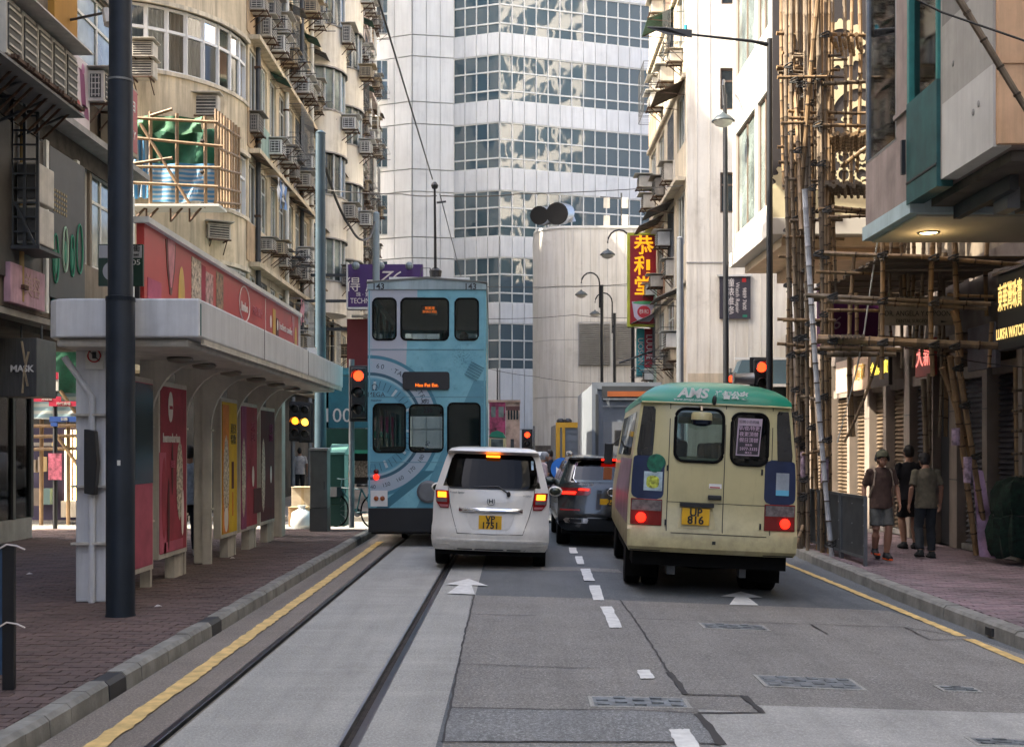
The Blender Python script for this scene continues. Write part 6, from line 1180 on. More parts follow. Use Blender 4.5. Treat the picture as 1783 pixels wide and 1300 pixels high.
fn = lambda a, z, o: S.sidep(a, z, -1, o); patch(fn, [(.85, .35, 4.2), (1.2, .35, 4.2), (1.64, .35, 3.4)], 6, .01, .004).build('side_advert', mat('side_purple', (.20, .10, .17), .35, 0, .5, 1.5), bus)
for y0 in (.9, 1.7, 2.6, 3.5):
    for x in (-.55, .45): st_ = MB().bb(x-.3, x+.3, y0, y0+.12, 1.0, 1.9).build('seat', mat('seat_grey', (.10, .12, .15), .8), bus, bev=.05)
MB().bb(-.95, .95, .3, 5.5, .56, .6).build('floor', DKGREY, bus)
mm = MB().bb(-1.2, -1.06, 5.05, 5.1, 1.5, 1.85).build('wing_mirror', BLACK, bus, bev=.02); MB().tube([(-1.08, 5.1, 1.8), (-.95, 5.2, 1.95)], .015, 6).build('mirror_arm', BLACK, mm); MB().bb(-1.2, -1.06, 5.05, 5.1, 1.25, 1.45).build('lower_mirror', mat('mirror_orange', (.35, .1, .03), .4), mm)
# ---------------- white estate car
PEARL = mat('pearl_white', (.70, .675, .62), .28, 0, .03, 1.5, coat=.6)
dark_tone(PEARL, .25, .75, (.22, .19, .15), .6)
car = thing('white_car', 'white compact people carrier with lit brake lamps behind the tram', 'car', (-.365, 16.45, 0)); car.rotation_euler = (0, R(1.9), R(-1.0))
CU = [-1, -.985, -.94, -.87, -.80, -.6, -.3, 0, .3, .6, .80, .87, .94, .985, 1]
cl = [(.27, .80, .10, 4.0, .10, .3), (.33, .835, .03, 4.15, .14, .3), (.42, .85, .0, 4.2, .15, .35), (.60, .852, .03, 4.2, .16, .35), (.68, .845, .075, 4.2, .17, .4), (.95, .845, .10, 4.1, .17, .5), (1.10, .835, .12, 3.6, .17, .5), (1.185, .815, .15, 3.3, .17, .5), (1.60, .70, .42, 2.5, .16, .4), (1.68, .665, .46, 2.35, .15, .4)]
S = Shell(cl, CU, [.06, .3, .33, .58, .61, .8, .95])
def cskip(rg, a, zm):
    if 1.19 < zm < 1.6:
        if rg == 'rear': return -.87 < a < .87
        if rg == 'front': return True
        return .06 < a < .3 or .33 < a < .58 or .61 < a < .8
    return False
S.mesh('body', PEARL, car, cskip)
Shell([(1.665, .675, .40, 2.4, .10, .4), (1.70, .66, .34, 2.35, .10, .4), (1.735, .62, .38, 2.2, .12, .4), (1.76, .52, .6, 2.0, .1, .3), (1.77, .3, .9, 1.7, .1, .2)], CU, [.3, .6]).mesh('roof', PEARL, car)
rw = [(1.165, -.58, .58), (1.18, -.63, .63), (1.23, -.665, .665), (1.4, -.65, .65), (1.55, -.62, .62), (1.635, -.585, .585), (1.655, -.55, .55)]
gl_ = patch(S.rear, rw, 12, .012, .006).build('rear_window', glass_mat('car_tint', (.05, .053, .056), .3), car)
MB().bb(-.10, .10, .36, .42, 1.615, 1.645).build('high_brake_lamp', LAMP_A, car)
patch(S.rear, [(1.155, -.6, .6), (1.175, -.64, .64)], 10, .012, .01).build('window_seal', BLACK, car)
wp = MB().tube([S.rear(-.25, 1.185, .02), S.rear(.1, 1.20, .025), S.rear(.25, 1.10, .03)], .012, 6).build('wiper', BLACK, car); MB().ell(S.rear(.25, 1.095, .03), (.03, .03, .04), 8, 6).build('wiper_hub', BLACK, wp)
for sg in (-1, 1):
    fn = lambda a, z, o, sg=sg: S.rear(sg*a, z, o)
    tl = patch(fn, [(.87, .61, .735), (.95, .605, .80), (1.12, .62, .82)], 4, .02, .014).build('tail_lamp', mat('lens_red_car', (.22, .01, .012), .12, 0, .1, 8), car); patch(fn, [(1.02, .65, .78), (1.10, .655, .785)], 3, .01, .024).build('brake_lamp', LAMP_A, tl); patch(fn, [(.955, .64, .79), (1.01, .64, .80)], 3, .01, .02).build('clear_lens', mat('lens_smoke', (.16, .13, .13), .12), tl); patch(fn, [(.885, .625, .735), (.92, .62, .76)], 3, .01, .022).build('lens_strip', mat('lens_rose', (.42, .16, .17), .12), tl)
    pts = [fn(a, z, .004) for a, z in ((.625, 1.16), (.60, .95), (.55, .76), (.47, .52))]; MB().tube(pts, .005, 4).build('tailgate_seam', mat('seam_dark', (.06, .055, .05), .6), car)
    mmr = MB().ell((sg*.97, 2.6, 1.07), (.12, .07, .085), 12, 8).build('wing_mirror', PEARL, car, smooth=True); MB().ell((sg*.965, 2.55, 1.07), (.095, .045, .065), 12, 8).build('mirror_glass', mat('mirror_car', (.05, .06, .05), .05, .5, 0), mmr); MB().bb(sg*.8-.05, sg*.8+.06, 2.58, 2.64, 1.02, 1.06).build('mirror_arm', BLACK, mmr)
    patch(fn, [(.275, .5, .80), (.36, .58, .82)], 3, .02, .012).build('bumper_flare', PEARL, car)
    for k, (t0, t1) in enumerate(((.06, .3), (.33, .58), (.61, .8))):
        y0, y1 = .35+t0*3.1, .35+t1*3.1; f2 = lambda a, z, o, sg=sg: S.sidep(a, z, sg, o); patch(f2, [(1.185, y0, y1), (1.4, y0+.05, y1-.08), (1.6, y0+.15, y1-.2)], 3, .012, .002).build('side_window', MATS['car_tint'], car)
MB().tube([S.rear(-.47, .52, .004), S.rear(0, .515, .004), S.rear(.47, .52, .004)], .005, 4).build('tailgate_seam', MATS['seam_dark'], car)
patch(S.rear, [(.405, -.78, .78), (.43, -.80, .80), (.445, -.78, .78)], 12, .02, .012).build('bumper_crease', PEARL, car); patch(S.rear, [(.28, -.5, .5), (.30, -.56, .56)], 8, .02, .0).build('bumper_valance', DKGREY, car)
cb_ = MB().loft([[(x, S.rear(x, .86).y-.035*w_, .83), (x, S.rear(x, .86).y-.045*w_, .855), (x, S.rear(x, .86).y-.02*w_, .885), (x, S.rear(x, .86).y+.01, .86)] for x, w_ in ((-.46, .2), (-.38, 1), (0, 1.2), (.38, 1), (.46, .2))]).build('chrome_garnish', CHROME, car, smooth=True)
rc = patch(S.rear, [(.575, -.24, .24), (.60, -.28, .28), (.82, -.36, .36)], 6, .01, .004).build('plate_recess', mat('recess_white', (.60, .57, .52), .35), car); plate(car, -.165, .165, .035, .585, .785, 'VP', '1751', .125, .125)
emb = MB().tube([S.rear(x, z, .012) for x, z in ((-.045, 1.02), (-.055, .98), (-.04, .94), (0, .93), (.04, .94), (.055, .98), (.045, 1.02))], .005, 5).build('emblem', DKGREY, car); text('H', .085, DKGREY, car, S.rear(0, .985, .014), bold=.002, sx=1.1, name='emblem_letter')
text('Freed Spike', .045, GREYM, car, S.rear(-.50, 1.10, .012), shear=.3, name='badge_lettering'); text('HYBRID', .035, GREYM, car, S.rear(.52, 1.075, .012), name='badge_lettering'); patch(S.rear, [(1.45, .565, .60), (1.58, .555, .59)], 2, .005, .012).build('window_sticker', mat('sticker_sky', (.40, .55, .66), .5, 0, .4, 20), car)
for x in (-.72, .72): wheel(car, x, .72, .30, .19); wheel(car, x, 3.3, .30, .19)
MB().bb(-.78, .78, .2, 3.9, .2, .36).build('chassis', RUBBER, car); MB().bb(-.72, .72, .5, 3.2, .45, .5).build('floor', RUBBER, car)
SEATM = mat('seat_dark', (.035, .033, .032), .85)
for x in (-.38, .38): 
    MB().bb(x-.26, x+.26, 1.0, 1.16, .6, 1.25).build('seat', SEATM, car, bev=.05); MB().bb(x-.13, x+.13, 1.02, 1.12, 1.3, 1.46).build('headrest', SEATM, car, bev=.04); MB().bb(x-.25, x+.25, 1.9, 2.05, .6, 1.28).build('seat', SEATM, car, bev=.05); MB().bb(x-.13, x+.13, 1.92, 2.02, 1.3, 1.48).build('headrest', SEATM, car, bev=.04)
# ---------------- dark estate (SUV)
SUVP = mat('suv_blue_grey', (.014, .018, .022), .22, .35, .05, 1.5, coat=.8)
suv = thing('dark_suv', 'dark blue grey SUV with lit brake lamps ahead of the minibus', 'car', (1.70, 20.3, -.03)); suv.rotation_euler = (0, R(1.5), 0)
sl = [(.30, .84, .10, 4.4, .12, .3), (.40, .92, .02, 4.5, .14, .3), (.62, .945, .0, 4.55, .15, .35), (.72, .94, .04, 4.55, .16, .4), (.95, .935, .07, 4.4, .18, .5), (1.10, .925, .09, 3.6, .2, .5), (1.18, .90, .15, 3.4, .2, .5), (1.52, .76, .52, 2.7, .18, .4), (1.57, .74, .56, 2.6, .16, .4)]
S = Shell(sl, CU, [.06, .3, .33, .58, .61, .8, .95])
S.mesh('body', SUVP, suv, lambda rg, a, zm: 1.18 < zm < 1.52 and ((rg == 'rear' and -.8 < a < .8) or rg == 'front' or (rg in ('left', 'right') and (.06 < a < .3 or .33 < a < .58 or .61 < a < .8))))
Shell([(1.56, .75, .46, 2.6, .12, .4), (1.60, .72, .44, 2.5, .12, .4), (1.635, .62, .6, 2.3, .1, .3), (1.65, .4, .9, 2.0, .1, .2)], CU, [.3, .6]).mesh('roof', SUVP, suv)
patch(S.rear, [(1.15, -.60, .60), (1.2, -.66, .66), (1.35, -.63, .63), (1.5, -.58, .58), (1.53, -.55, .55)], 10, .012, .006).build('rear_window', glass_mat('suv_glass', (.40, .47, .48)), suv); MB().bb(-.16, .16, .44, .5, 1.555, 1.585).build('high_brake_lamp', LAMP_T, suv)
q = [S.rear(p[0], p[1], .01) for p in ((-.62, 1.15), (-.67, 1.22), (-.60, 1.5), (-.52, 1.54), (.52, 1.54), (.60, 1.5), (.67, 1.22), (.62, 1.15), (-.62, 1.15))]; MB().tube(q, .012, 5, False).build('window_trim', CHROME, suv)
for sg in (-1, 1):
    fn = lambda a, z, o, sg=sg: S.rear(sg*a, z, o)
    tl = patch(fn, [(.93, .42, .90), (.98, .36, .92), (1.06, .36, .90)], 5, .02, .012).build('tail_lamp', mat('lens_red_suv', (.24, .01, .012), .12), suv); patch(fn, [(.945, .64, .88), (.995, .62, .90)], 3, .01, .02).build('brake_lamp', LAMP_T, tl); patch(fn, [(1.02, .40, .58), (1.05, .40, .58)], 3, .01, .02).build('running_lamp', LAMP_T, tl); patch(fn, [(.44, .42, .80), (.50, .40, .84), (.53, .42, .80)], 5, .03, .02).build('exhaust_trim', CHROME, suv); patch(fn, [(.455, .52, .72), (.515, .52, .72)], 3, .02, .028).build('exhaust_mouth', BLACK, suv); patch(fn, [(.66, .55, .9), (.685, .55, .9)], 3, .01, .01).build('reflector', MATS['lens_red_suv'], suv)
    rl_ = MB().tube([(sg*.68, .7, 1.66), (sg*.70, 1.2, 1.70), (sg*.70, 2.2, 1.70), (sg*.68, 2.6, 1.64)], .02, 6).build('roof_rail', CHROME, suv); mmr = MB().ell((sg*1.03, 2.7, 1.1), (.14, .08, .09), 12, 8).build('wing_mirror', BLACK, suv, smooth=True); MB().ell((sg*1.02, 2.64, 1.1), (.11, .05, .07), 12, 8).build('mirror_glass', MATS['mirror_car'], mmr)
    for t0, t1 in ((.06, .3), (.33, .58), (.61, .8)):
        y0, y1 = .4+t0*3.3, .4+t1*3.3; f2 = lambda a, z, o, sg=sg: S.sidep(a, z, sg, o); patch(f2, [(1.18, y0, y1), (1.35, y0+.05, y1-.08), (1.52, y0+.15, y1-.2)], 3, .012, .002).build('side_window', G_TINT, suv)
patch(S.rear, [(.53, -.42, .42), (.55, -.42, .42)], 6, .03, .018).build('bumper_chrome', CHROME, suv); patch(S.rear, [(.72, -.40, .40), (.90, -.44, .44)], 6, .01, -.005).build('plate_recess', BLACK, suv); plate(suv, -.2, .2, .06, .74, .88, 'TX', '628', .1, .1); text('GLC 250', .055, CHROME, suv, S.rear(-.42, 1.12, .012), name='badge_lettering'); ring_('emblem', S.rear(0, 1.0, .015), .065, .007, CHROME, suv); MB().bb(-.86, .86, .2, 4.2, .24, .42).build('chassis', RUBBER, suv); MB().bb(-.8, .8, .5, 3.4, .5, .55).build('floor', RUBBER, suv)
for x in (-.80, .80): wheel(suv, x, .85, .36, .24); wheel(suv, x, 3.7, .36, .24)
for x in (-.4, .4): MB().bb(x-.26, x+.26, 1.2, 1.4, .6, 1.22).build('seat', SEATM, suv, bev=.05); MB().bb(x-.25, x+.25, 2.1, 2.25, .6, 1.3).build('seat', SEATM, suv, bev=.05)
# ---------------- blue double-deck tram
def tram_mat():
    m = mat('tram_advert', (.12, .36, .46), .4, 0, 0); n = Nd(m); o = n.xyz(n.co('Object')); x, z = o[0], o[2]
    dx, dz = n.m('ADD', x, 1.02), n.m('SUBTRACT', z, 2.14); r = n.m('SQRT', n.m('ADD', n.m('MULTIPLY', dx, dx), n.m('MULTIPLY', dz, dz))); th = n.m('ARCTAN2', dz, dx)
    f1 = n.noise(n.co('Object'), 2.2, 6, .6); f2 = n.noise(n.co('Object'), 9, 5, .6)
    base = n.mix(n.ramp(f1, .3, .7), (.12, .34, .43), (.22, .50, .58)); base = n.mix(n.m('MULTIPLY', n.ramp(f2, .55, .75), .5), base, (.05, .17, .23))
    def band(a, b): return n.m('MULTIPLY', n.m('GREATER_THAN', r, a), n.m('LESS_THAN', r, b))
    # grey lavender strap corner at the upper left
    lav = n.m('MULTIPLY', n.m('LESS_THAN', n.m('ADD', x, n.m('MULTIPLY', n.m('SUBTRACT', z, 4.0), -.04)), -.34), n.m('GREATER_THAN', n.m('ADD', z, n.m('MULTIPLY', x, .12)), 3.16)); c = n.mix(lav, base, (.40, .43, .49))
    lav2 = n.m('MULTIPLY', n.m('LESS_THAN', x, -.17), n.m('GREATER_THAN', z, 4.42)); c = n.mix(lav2, c, (.40, .43, .49))
    c = n.mix(band(1.20, 1.26), c, (.05, .20, .28)); c = n.mix(band(.955, 1.20), c, (.36, .44, .52)); c = n.mix(band(.90, .955), c, (.03, .10, .15)); c = n.mix(band(.86, .90), c, (.28, .45, .52)); c = n.mix(n.m('LESS_THAN', r, .86), c, (.13, .36, .47)); c = n.mix(band(.66, .84), c, (.10, .29, .39))
    tk = n.m('MULTIPLY', n.m('LESS_THAN', n.m('PINGPONG', n.m('ADD', th, .05), R(3.6)), R(.55)), band(.68, .82)); c = n.mix(tk, c, (.03, .12, .18))
    tk = n.m('MULTIPLY', n.m('LESS_THAN', n.m('PINGPONG', n.m('ADD', th, R(7)), R(15)), R(1.7)), band(.66, .80)); c = n.mix(tk, c, (.42, .52, .56))
    # crown and lug shading shapes
    st = n.m('LESS_THAN', n.m('ABSOLUTE', n.m('ADD', n.m('MULTIPLY', n.m('SUBTRACT', x, -.35), .8), n.m('SUBTRACT', 1.05, z))), .09); c = n.mix(n.m('MULTIPLY', st, n.m('LESS_THAN', z, 1.35)), c, (.035, .15, .21))
    ex = n.m('ADD', n.m('SUBTRACT', x, .90), n.m('MULTIPLY', n.m('SUBTRACT', z, 3.1), -.45)); lug = n.m('MULTIPLY', n.m('GREATER_THAN', ex, .0), n.m('LESS_THAN', z, 2.95)); c = n.mix(n.m('MULTIPLY', lug, .6), c, (.04, .17, .25))
    f3 = n.noise(n.co('Object'), 30, 6, .7); sp = n.m('SQRT', n.m('ADD', n.m('POWER', n.m('SUBTRACT', x, .63), 2.0), n.m('POWER', n.m('SUBTRACT', z, 3.36), 2.0))); c = n.mix(n.m('MULTIPLY', n.ramp(f3, .5, .65), n.ramp(sp, .3, .02)), c, (.02, .07, .09))
    n.t.links.new(c, n.b.inputs['Base Color']); return m
TADV = tram_mat(); TBL = mat('tram_blue', (.17, .43, .51), .4, 0, .15, 2, st=.3); TDK = mat('tram_skirt', (.008, .009, .011), .6, var=.15)
tram = thing('blue_tram', 'sky blue double-deck tram with a watch advert on its back', 'tram', (-1.545, 20.4, 0), R(1.0)); HW, TL = 1.05, 6.7
ft = lambda u, v, d: Vector((u, d, v)); W1 = [(-.96, -.55, 3.67, 4.41), (-.46, .38, 3.67, 4.41), (.50, .91, 3.67, 4.41)]; W2 = [(-.95, -.385, 1.68, 2.535), (-.31, .285, 1.69, 2.52), (.37, .94, 1.62, 2.55)]
holed('rear_panel', rrect(-HW, HW, .69, 4.56, .04), [rrect(*q, .09)[::-1] for q in W1+W2], ft, .06, TADV, tram)
for q in W1+W2:
    w_ = MB().prism(rrect(*q, .09), 'y', .035, .042).build('window', glass_mat('tram_glass', (.62, .70, .70)) if 'tram_glass' not in MATS else MATS['tram_glass'], tram); l_ = [(u, -.004, v) for u, v in rrect(*q, .09)]; MB().tube(l_+[l_[0]], .016, 5, False).build('window_rubber', RUBBER, w_)
MB().prism([(-HW-.01, 4.565), (HW+.01, 4.565), (HW, 4.66), (.7, 4.735), (0, 4.75), (-.7, 4.735), (-HW, 4.66)], 'y', -.03, TL+.03).build('roof', mat('tram_roof', (.34, .44, .47), .5, 0, .15, 2, st=.5), tram); MB().prism([(-HW-.02, 4.70), (0, 4.79), (HW+.02, 4.70), (HW+.02, 4.68), (0, 4.752), (-HW-.02, 4.68)], 'y', -.05, TL+.05).build('roof_deck', mat('roof_deck', (.16, .17, .16), .8), tram)
for z in (3.50, 2.66, 1.50): MB().bb(-HW+.005, HW-.005, -.006, .0, z-.006, z+.006).build('panel_seam', mat('tram_seam', (.10, .24, .30), .5), tram)
for sg in (-1, 1):
    MB().bb(sg*(HW-.03)-.012, sg*(HW-.03)+.012, -.012, .02, .7, 4.55).build('corner_strip', TBL, tram)
    rv = MB()
    for q in range(26): rv.ell((sg*(HW-.07), -.003, .8+q*.145), (.009, .006, .009), 6, 4)
    stuff(rv.build('rivets', TBL, tram))
MB().bb(-.7, .75, .3, 1.0, 4.79, 4.83).build('roof_vent', WHITE, tram)
for x in (-.86, .77): text('143', .15, BLACK, tram, (x, -.036, 4.61), bold=.003)
MB().bb(-HW+.01, HW-.01, -.02, .10, .26, .688).build('rear_skirt', TDK, tram, bev=.01); MB().bb(-HW+.05, HW-.05, .12, TL-.1, .22, .7).build('underframe', TDK, tram)
for sg in (-1, 1):
    fs_ = lambda u, v, d, sg=sg: Vector((sg*(HW-d), u, v)); hl = []
    for k in range(5): y0 = .35+k*1.25; hl += [(y0, y0+.95, 3.67, 4.41), (y0, y0+.95, 1.72, 2.53)]
    holed('side_panel', [(.06, .5), (TL, .5), (TL, 4.56), (.06, 4.56)], [[(a, c), (b, c), (b, d), (a, d)] for a, b, c, d in hl], fs_, .05, TBL, tram)
    for a, b, c, d in hl: MB().bb(sg*(HW-.03)-.003, sg*(HW-.03)+.003, a, b, c, d).build('side_window', MATS['tram_glass'], tram)
hf = [(-.9, -.1, 3.6, 4.45), (.1, .9, 3.6, 4.45), (-.9, .9, 1.75, 2.5)]; holed('front_panel', [(-HW, .5), (HW, .5), (HW, 4.56), (-HW, 4.56)], [[(a, c), (b, c), (b, d), (a, d)] for a, b, c, d in hf], lambda u, v, d: Vector((u, TL+d, v)), .05, TBL, tram)
MB().bb(-HW+.06, HW-.06, .1, TL-.05, 2.72, 2.82).build('upper_deck', mat('tram_inner', (.05, .045, .04), .8), tram); MB().bb(-HW+.06, HW-.06, .1, TL-.05, .75, .8).build('lower_deck', MATS['tram_inner'], tram); MB().bb(-HW+.06, HW-.06, .1, TL-.05, 4.52, 4.55).build('ceiling', MATS['tram_inner'], tram)
for k in range(4):
    for x in (-.62, .62):
        for z in (.8, 2.82): MB().bb(x-.3, x+.3, 1.0+k*1.2, 1.06+k*1.2, z+.35, z+.98).build('seat', mat('tram_seat', (.10, .075, .05), .7), tram, bev=.03)
MB().bb(.35, .98, .12, .2, .85, 2.7).build('inner_door', BLACK, tram)
ld = MB().prism(rrect(-.43, .40, 2.785, 3.105, .05), 'y', -.035, -.002).build('destination_box', BLACK, tram); text('Hau Fat Est.', .085, LED_O, ld, (0, -.038, 2.865)); l2_ = MB().bb(-.12, .17, .3, .34, 4.15, 4.32).build('led_sign', BLACK, tram); text('筲箕灣\nSHAU KEI', .06, LED_O, l2_, (.03, .295, 4.235))
LV = mat('advert_ink', (.02, .03, .05), .5)
def arc_text(s_, r_, a0, da, sz, flip=False):
    for i, ch in enumerate(s_):
        a = R(a0-da*i if not flip else a0+da*i); text(ch, sz, LV, tram, (-1.02+r_*math.cos(a), -.004, 2.14+r_*math.sin(a)), roll=a-math.pi/2 if not flip else a+math.pi/2, ext=.001)
arc_text('60 ·TACHYMETRE', 1.075, 82, 4.4, .12)
for i, s_ in enumerate(('140', '150', '160', '170', '180', '190')): a = R(-88+i*14); text(s_, .1, LV, tram, (-1.02+1.08*math.cos(a), -.004, 2.14+1.08*math.sin(a)), roll=a+math.pi/2, ext=.001)
for a_, s_ in ((24, '300'), (15, '250')): text(s_, .105, LV, tram, (-1.02+1.075*math.cos(R(a_)), -.004, 2.14+1.075*math.sin(R(a_))), ext=.001)
text('Ω', .16, LV, tram, (-.93, -.004, 2.82), ext=.001); text('MEGA', .115, LV, tram, (-.90, -.004, 2.70), ext=.001); text('Speedmaster'[5:], .07, LV, tram, (-.9, -.004, 2.6), ext=.001)
cw = MB()
for k in range(6): a = R(-28); c_ = Vector((.84+.0, 0, 3.12)); d_ = Vector((math.cos(a), 0, math.sin(a))); n2 = Vector((-d_.z, 0, d_.x)); p = c_+n2*(-.13+k*.05); cw.beam((p-d_*.13)+Vector((0, -.006, 0)), (p+d_*.13)+Vector((0, -.006, 0)), .026, .008)
cw.build('crown_print', mat('crown_dark', (.03, .13, .19), .4), tram)
for x, z, m_ in ((-.90, 1.335, mat('lens_dim', (.12, .01, .01), .2)), (-.90, 1.24, LAMP_T)): MB().lathe([(.05, 0), (.045, -.03), (.01, -.04)], (x, -.002, z), 14, 'y').build('tail_lamp', m_, tram)
bp = MB().bb(-1.0, -.70, -.01, 0, .72, 1.0).build('lamp_plate', WHITE, tram)
for x in (-.90, -.79): MB().lathe([(.045, 0), (.035, -.03), (.01, -.035)], (x, -.01, .86), 12, 'y').build('reflector', mat('reflector_amber', (.25, .06, .01), .2), bp)
MB().lathe([(.2, 0), (.2, -.03), (.16, -.05), (.05, -.05)], (.02, -.0, .98), 20, 'y').build('coupler_cap', GREYM, tram)
for x in (-.55, .55):
    for y in (2.0, 4.6): wheel(tram, x, y, .38, .1)
tp = MB().tube([(.09, 1.2, 4.78), (.09, .9, 6.6)], [.03, .02], 8).build('trolley_pole', BLACK, tram); MB().lathe([(.16, 0), (.14, .12), (.1, .16), (.12, .3), (.05, .36)], (.09, 1.2, 4.78), 14).build('pole_base', BLACK, tp); MB().lathe([(.05, 0), (.07, .06), (.03, .12)], (.09, .9, 6.56), 10).build('trolley_head', BLACK, tp); MB().tube([(.13, .9, 6.3), (.3, .9, 6.32)], .02, 6).build('wire_hook', BLACK, tp)
MB().tube([(-.22, 1.0, 4.78), (-.16, 1.0, 5.1), (.0, 1.0, 5.1), (.04, 1.0, 4.78)], .012, 5).build('rope_guide', DKGREY, tram)
# ---------------- far traffic
ptm = thing('pink_tram', 'small pink and cream tram far down the street', 'tram', (PX(865, 50), 50, 0)); Y = 50.0; PTK = mat('tram_pink', (.36, .05, .13), .5, 0, .6, 3); PTC = mat('tram_cream', (.50, .36, .29), .5, 0, .4, 2)
px_box(ptm, 'rear_panel', 852, 880, 700, 790, Y, .1, PTK); px_box(ptm, 'side_panel', 880.5, 905, 700, 790, Y+.05, 6, PTC); px_box(ptm, 'roof', 850, 906, 696, 700, Y-.05, 6.2, PTC); px_box(ptm, 'side_band', 880.5, 905.2, 707, 714, Y+.04, .01, mat('tram_brown', (.12, .05, .05), .6))
for a, b in ((855, 863), (868, 877)): px_box(ptm, 'window', a, b, 708, 726, Y-.02, .02, G_WINL)
for a in (884, 889, 894, 899): px_box(ptm, 'side_window', a, a+3.2, 714, 730, Y+.03, .02, G_WIN)
px_box(ptm, 'door', 889, 895, 764, 785, Y+.03, .02, DKGREY); MB().tube([P(866, 697, Y+1), P(866, 640, Y+.5)], .03, 6).build('trolley_pole', BLACK, ptm, world=True); px_box(ptm, 'skirt', 852, 905, 790, 840, Y+.2, 5, TDK)
gmb = thing('far_minibus', 'distant green-topped minibus beside the blue tram', 'minibus', (PX(864, 44), 44, 0)); Y = 44.0; MB().prism([(PX(851, Y), PZ(760, Y)), (PX(856, Y), PZ(752, Y)), (PX(866, Y), PZ(749, Y)), (PX(876, Y), PZ(753, Y)), (PX(880, Y), PZ(762, Y))], 'y', Y, Y+5).build('roof', MGR, gmb, world=True); px_box(gmb, 'body', 851, 880, 762.5, 832, Y+.02, 5, CRM, .03); px_box(gmb, 'rear_window', 855, 876, 764, 778, Y-.01, .03, G_WINL); px_box(gmb, 'bumper', 851, 880, 818, 830, Y-.06, .1, DKGREY)
for x in (853, 875): px_box(gmb, 'wheel', x, x+6, 832, 858, Y+.8, .6, RUBBER)
wc = thing('far_car', 'distant pale car with dark rear window between car and trucks', 'car', (PX(935, 38), 38, 0)); wc.rotation_euler = (0, 0, 0); S = Shell([(.3, .8, .05, 4, .12, .3), (.5, .86, 0, 4.1, .15, .3), (.9, .86, .05, 4, .15, .4), (1.1, .82, .15, 3.4, .16, .4), (1.52, .66, .6, 2.6, .15, .3), (1.6, .55, .8, 2.4, .1, .2), (1.63, .2, 1.2, 2, .1, .1)], CU, [.3, .6]); S.mesh('body', WHITE, wc)
patch(S.rear, [(1.14, -.62, .62), (1.5, -.56, .56)], 6, .01, .006).build('rear_window', G_WIN, wc)
for sg in (-1, 1): patch(lambda a, z, o, sg=sg: S.rear(sg*a, z, o), [(.85, .6, .82), (1.08, .6, .8)], 3, .01, .01).build('tail_lamp', LAMP_T, wc); wheel(wc, sg*.72, .7, .31, .2); wheel(wc, sg*.72, 3.2, .31, .2); MB().ell((sg*.98, 2.4, 1.1), (.13, .07, .1), 10, 6).build('wing_mirror', BLACK, wc)
def truck(name, label, x0, x1, y0, y1, Y, L, m_, mf, parts):
    t = thing(name, label, 'truck', (PX((x0+x1)/2, Y), Y, 0)); px_box(t, 'box_body', x0, x1, y0, y1, Y, L, m_, .02); X0_, X1_ = PX(x0, Y), PX(x1, Y); e = MB(); z0, z1 = PZ(y1, Y), PZ(y0, Y)
    for a, b, c, d in ((X0_-.02, X1_+.02, z1-.12, z1+.03), (X0_-.02, X0_+.1, z0, z1-.12), (X1_-.1, X1_+.02, z0, z1-.12), (X0_-.02, X1_+.02, z0-.08, z0)): e.bb(a, b, Y-.05, Y+.02, c, d)
    e.build('rear_frame', mf, t, world=True); MB().bb(X0_+.2, X1_-.2, Y+.4, Y+L, .35, z0).build('chassis', RUBBER, t, world=True); parts(t, X0_, X1_, z0, z1)
    MB().bb(X0_+.1, X1_-.1, Y+L+.2, Y+L+2, .5, 2.4).build('cab', m_, t, world=True, bev=.08)
    for x in (X0_+.25, X1_-.25):
        for y in (Y+1.0, Y+L+1.0): MB().lathe([(.25, -.14), (.42, -.14), (.45, -.08), (.45, .08), (.42, .14), (.25, .14)], (x, y, .45), 20, 'x').build('wheel', RUBBER, t, world=True, smooth=True)
    return t
YF = mat('truck_yellow', (.50, .28, .02), .5, 0, .12, 3); TG = mat('truck_alu', (.19, .215, .25), .45, .2, .08, 3); TG2 = mat('truck_grey', (.20, .215, .24), .45, .2, .08, 3)
def tp1(t, a, b, z0, z1):
    Y = 33; px_box(t, 'stripe', 1010, 1030, 764, 771, Y-.07, .02, YF); px_box(t, 'post', 979, 984, 737, 838, Y-.06, .02, YF)
    for x in (976, 989): MB().ell(P(x, 733, Y+.3), (.12, .12, .09), 10, 6).build('roof_vent', BLACK, t, world=True)
    for k in range(5): px_box(t, 'shutter_rib', 985, 1030, 752+k*14, 753+k*14, Y-.04, .02, TG)
truck('goods_truck', 'grey box truck with a yellow rear frame', 969, 1032, 737, 836, 33, 5, TG, YF, tp1)
def tp2(t, a, b, z0, z1):
    Y = 25.5; px_box(t, 'orange_band', 1058, 1140, 681, 690, Y-.08, .02, mat('truck_orange', (.30, .08, .02), .5)); px_box(t, 'dark_header', 1048, 1140, 672, 692, Y-.06, .02, DKGREY); px_box(t, 'rail', 1050, 1140, 693, 696, Y-.1, .05, STEEL); px_box(t, 'panel_line', 1050, 1140, 706, 708, Y-.06, .02, STEEL); px_box(t, 'lower_panel', 1050, 1140, 734, 812, Y-.03, .02, TG2); px_box(t, 'hinge_post', 1037, 1042, 686, 812, Y-.1, .08, DKGREY)
    px_box(t, 'tail_mirror', 1070, 1086, 748, 776, Y-.4, .05, BLACK, .02)
truck('box_truck', 'tall pale grey box truck ahead of the SUV and minibus', 1032, 1150, 668, 815, 25.5, 6, TG, TG, tp2)
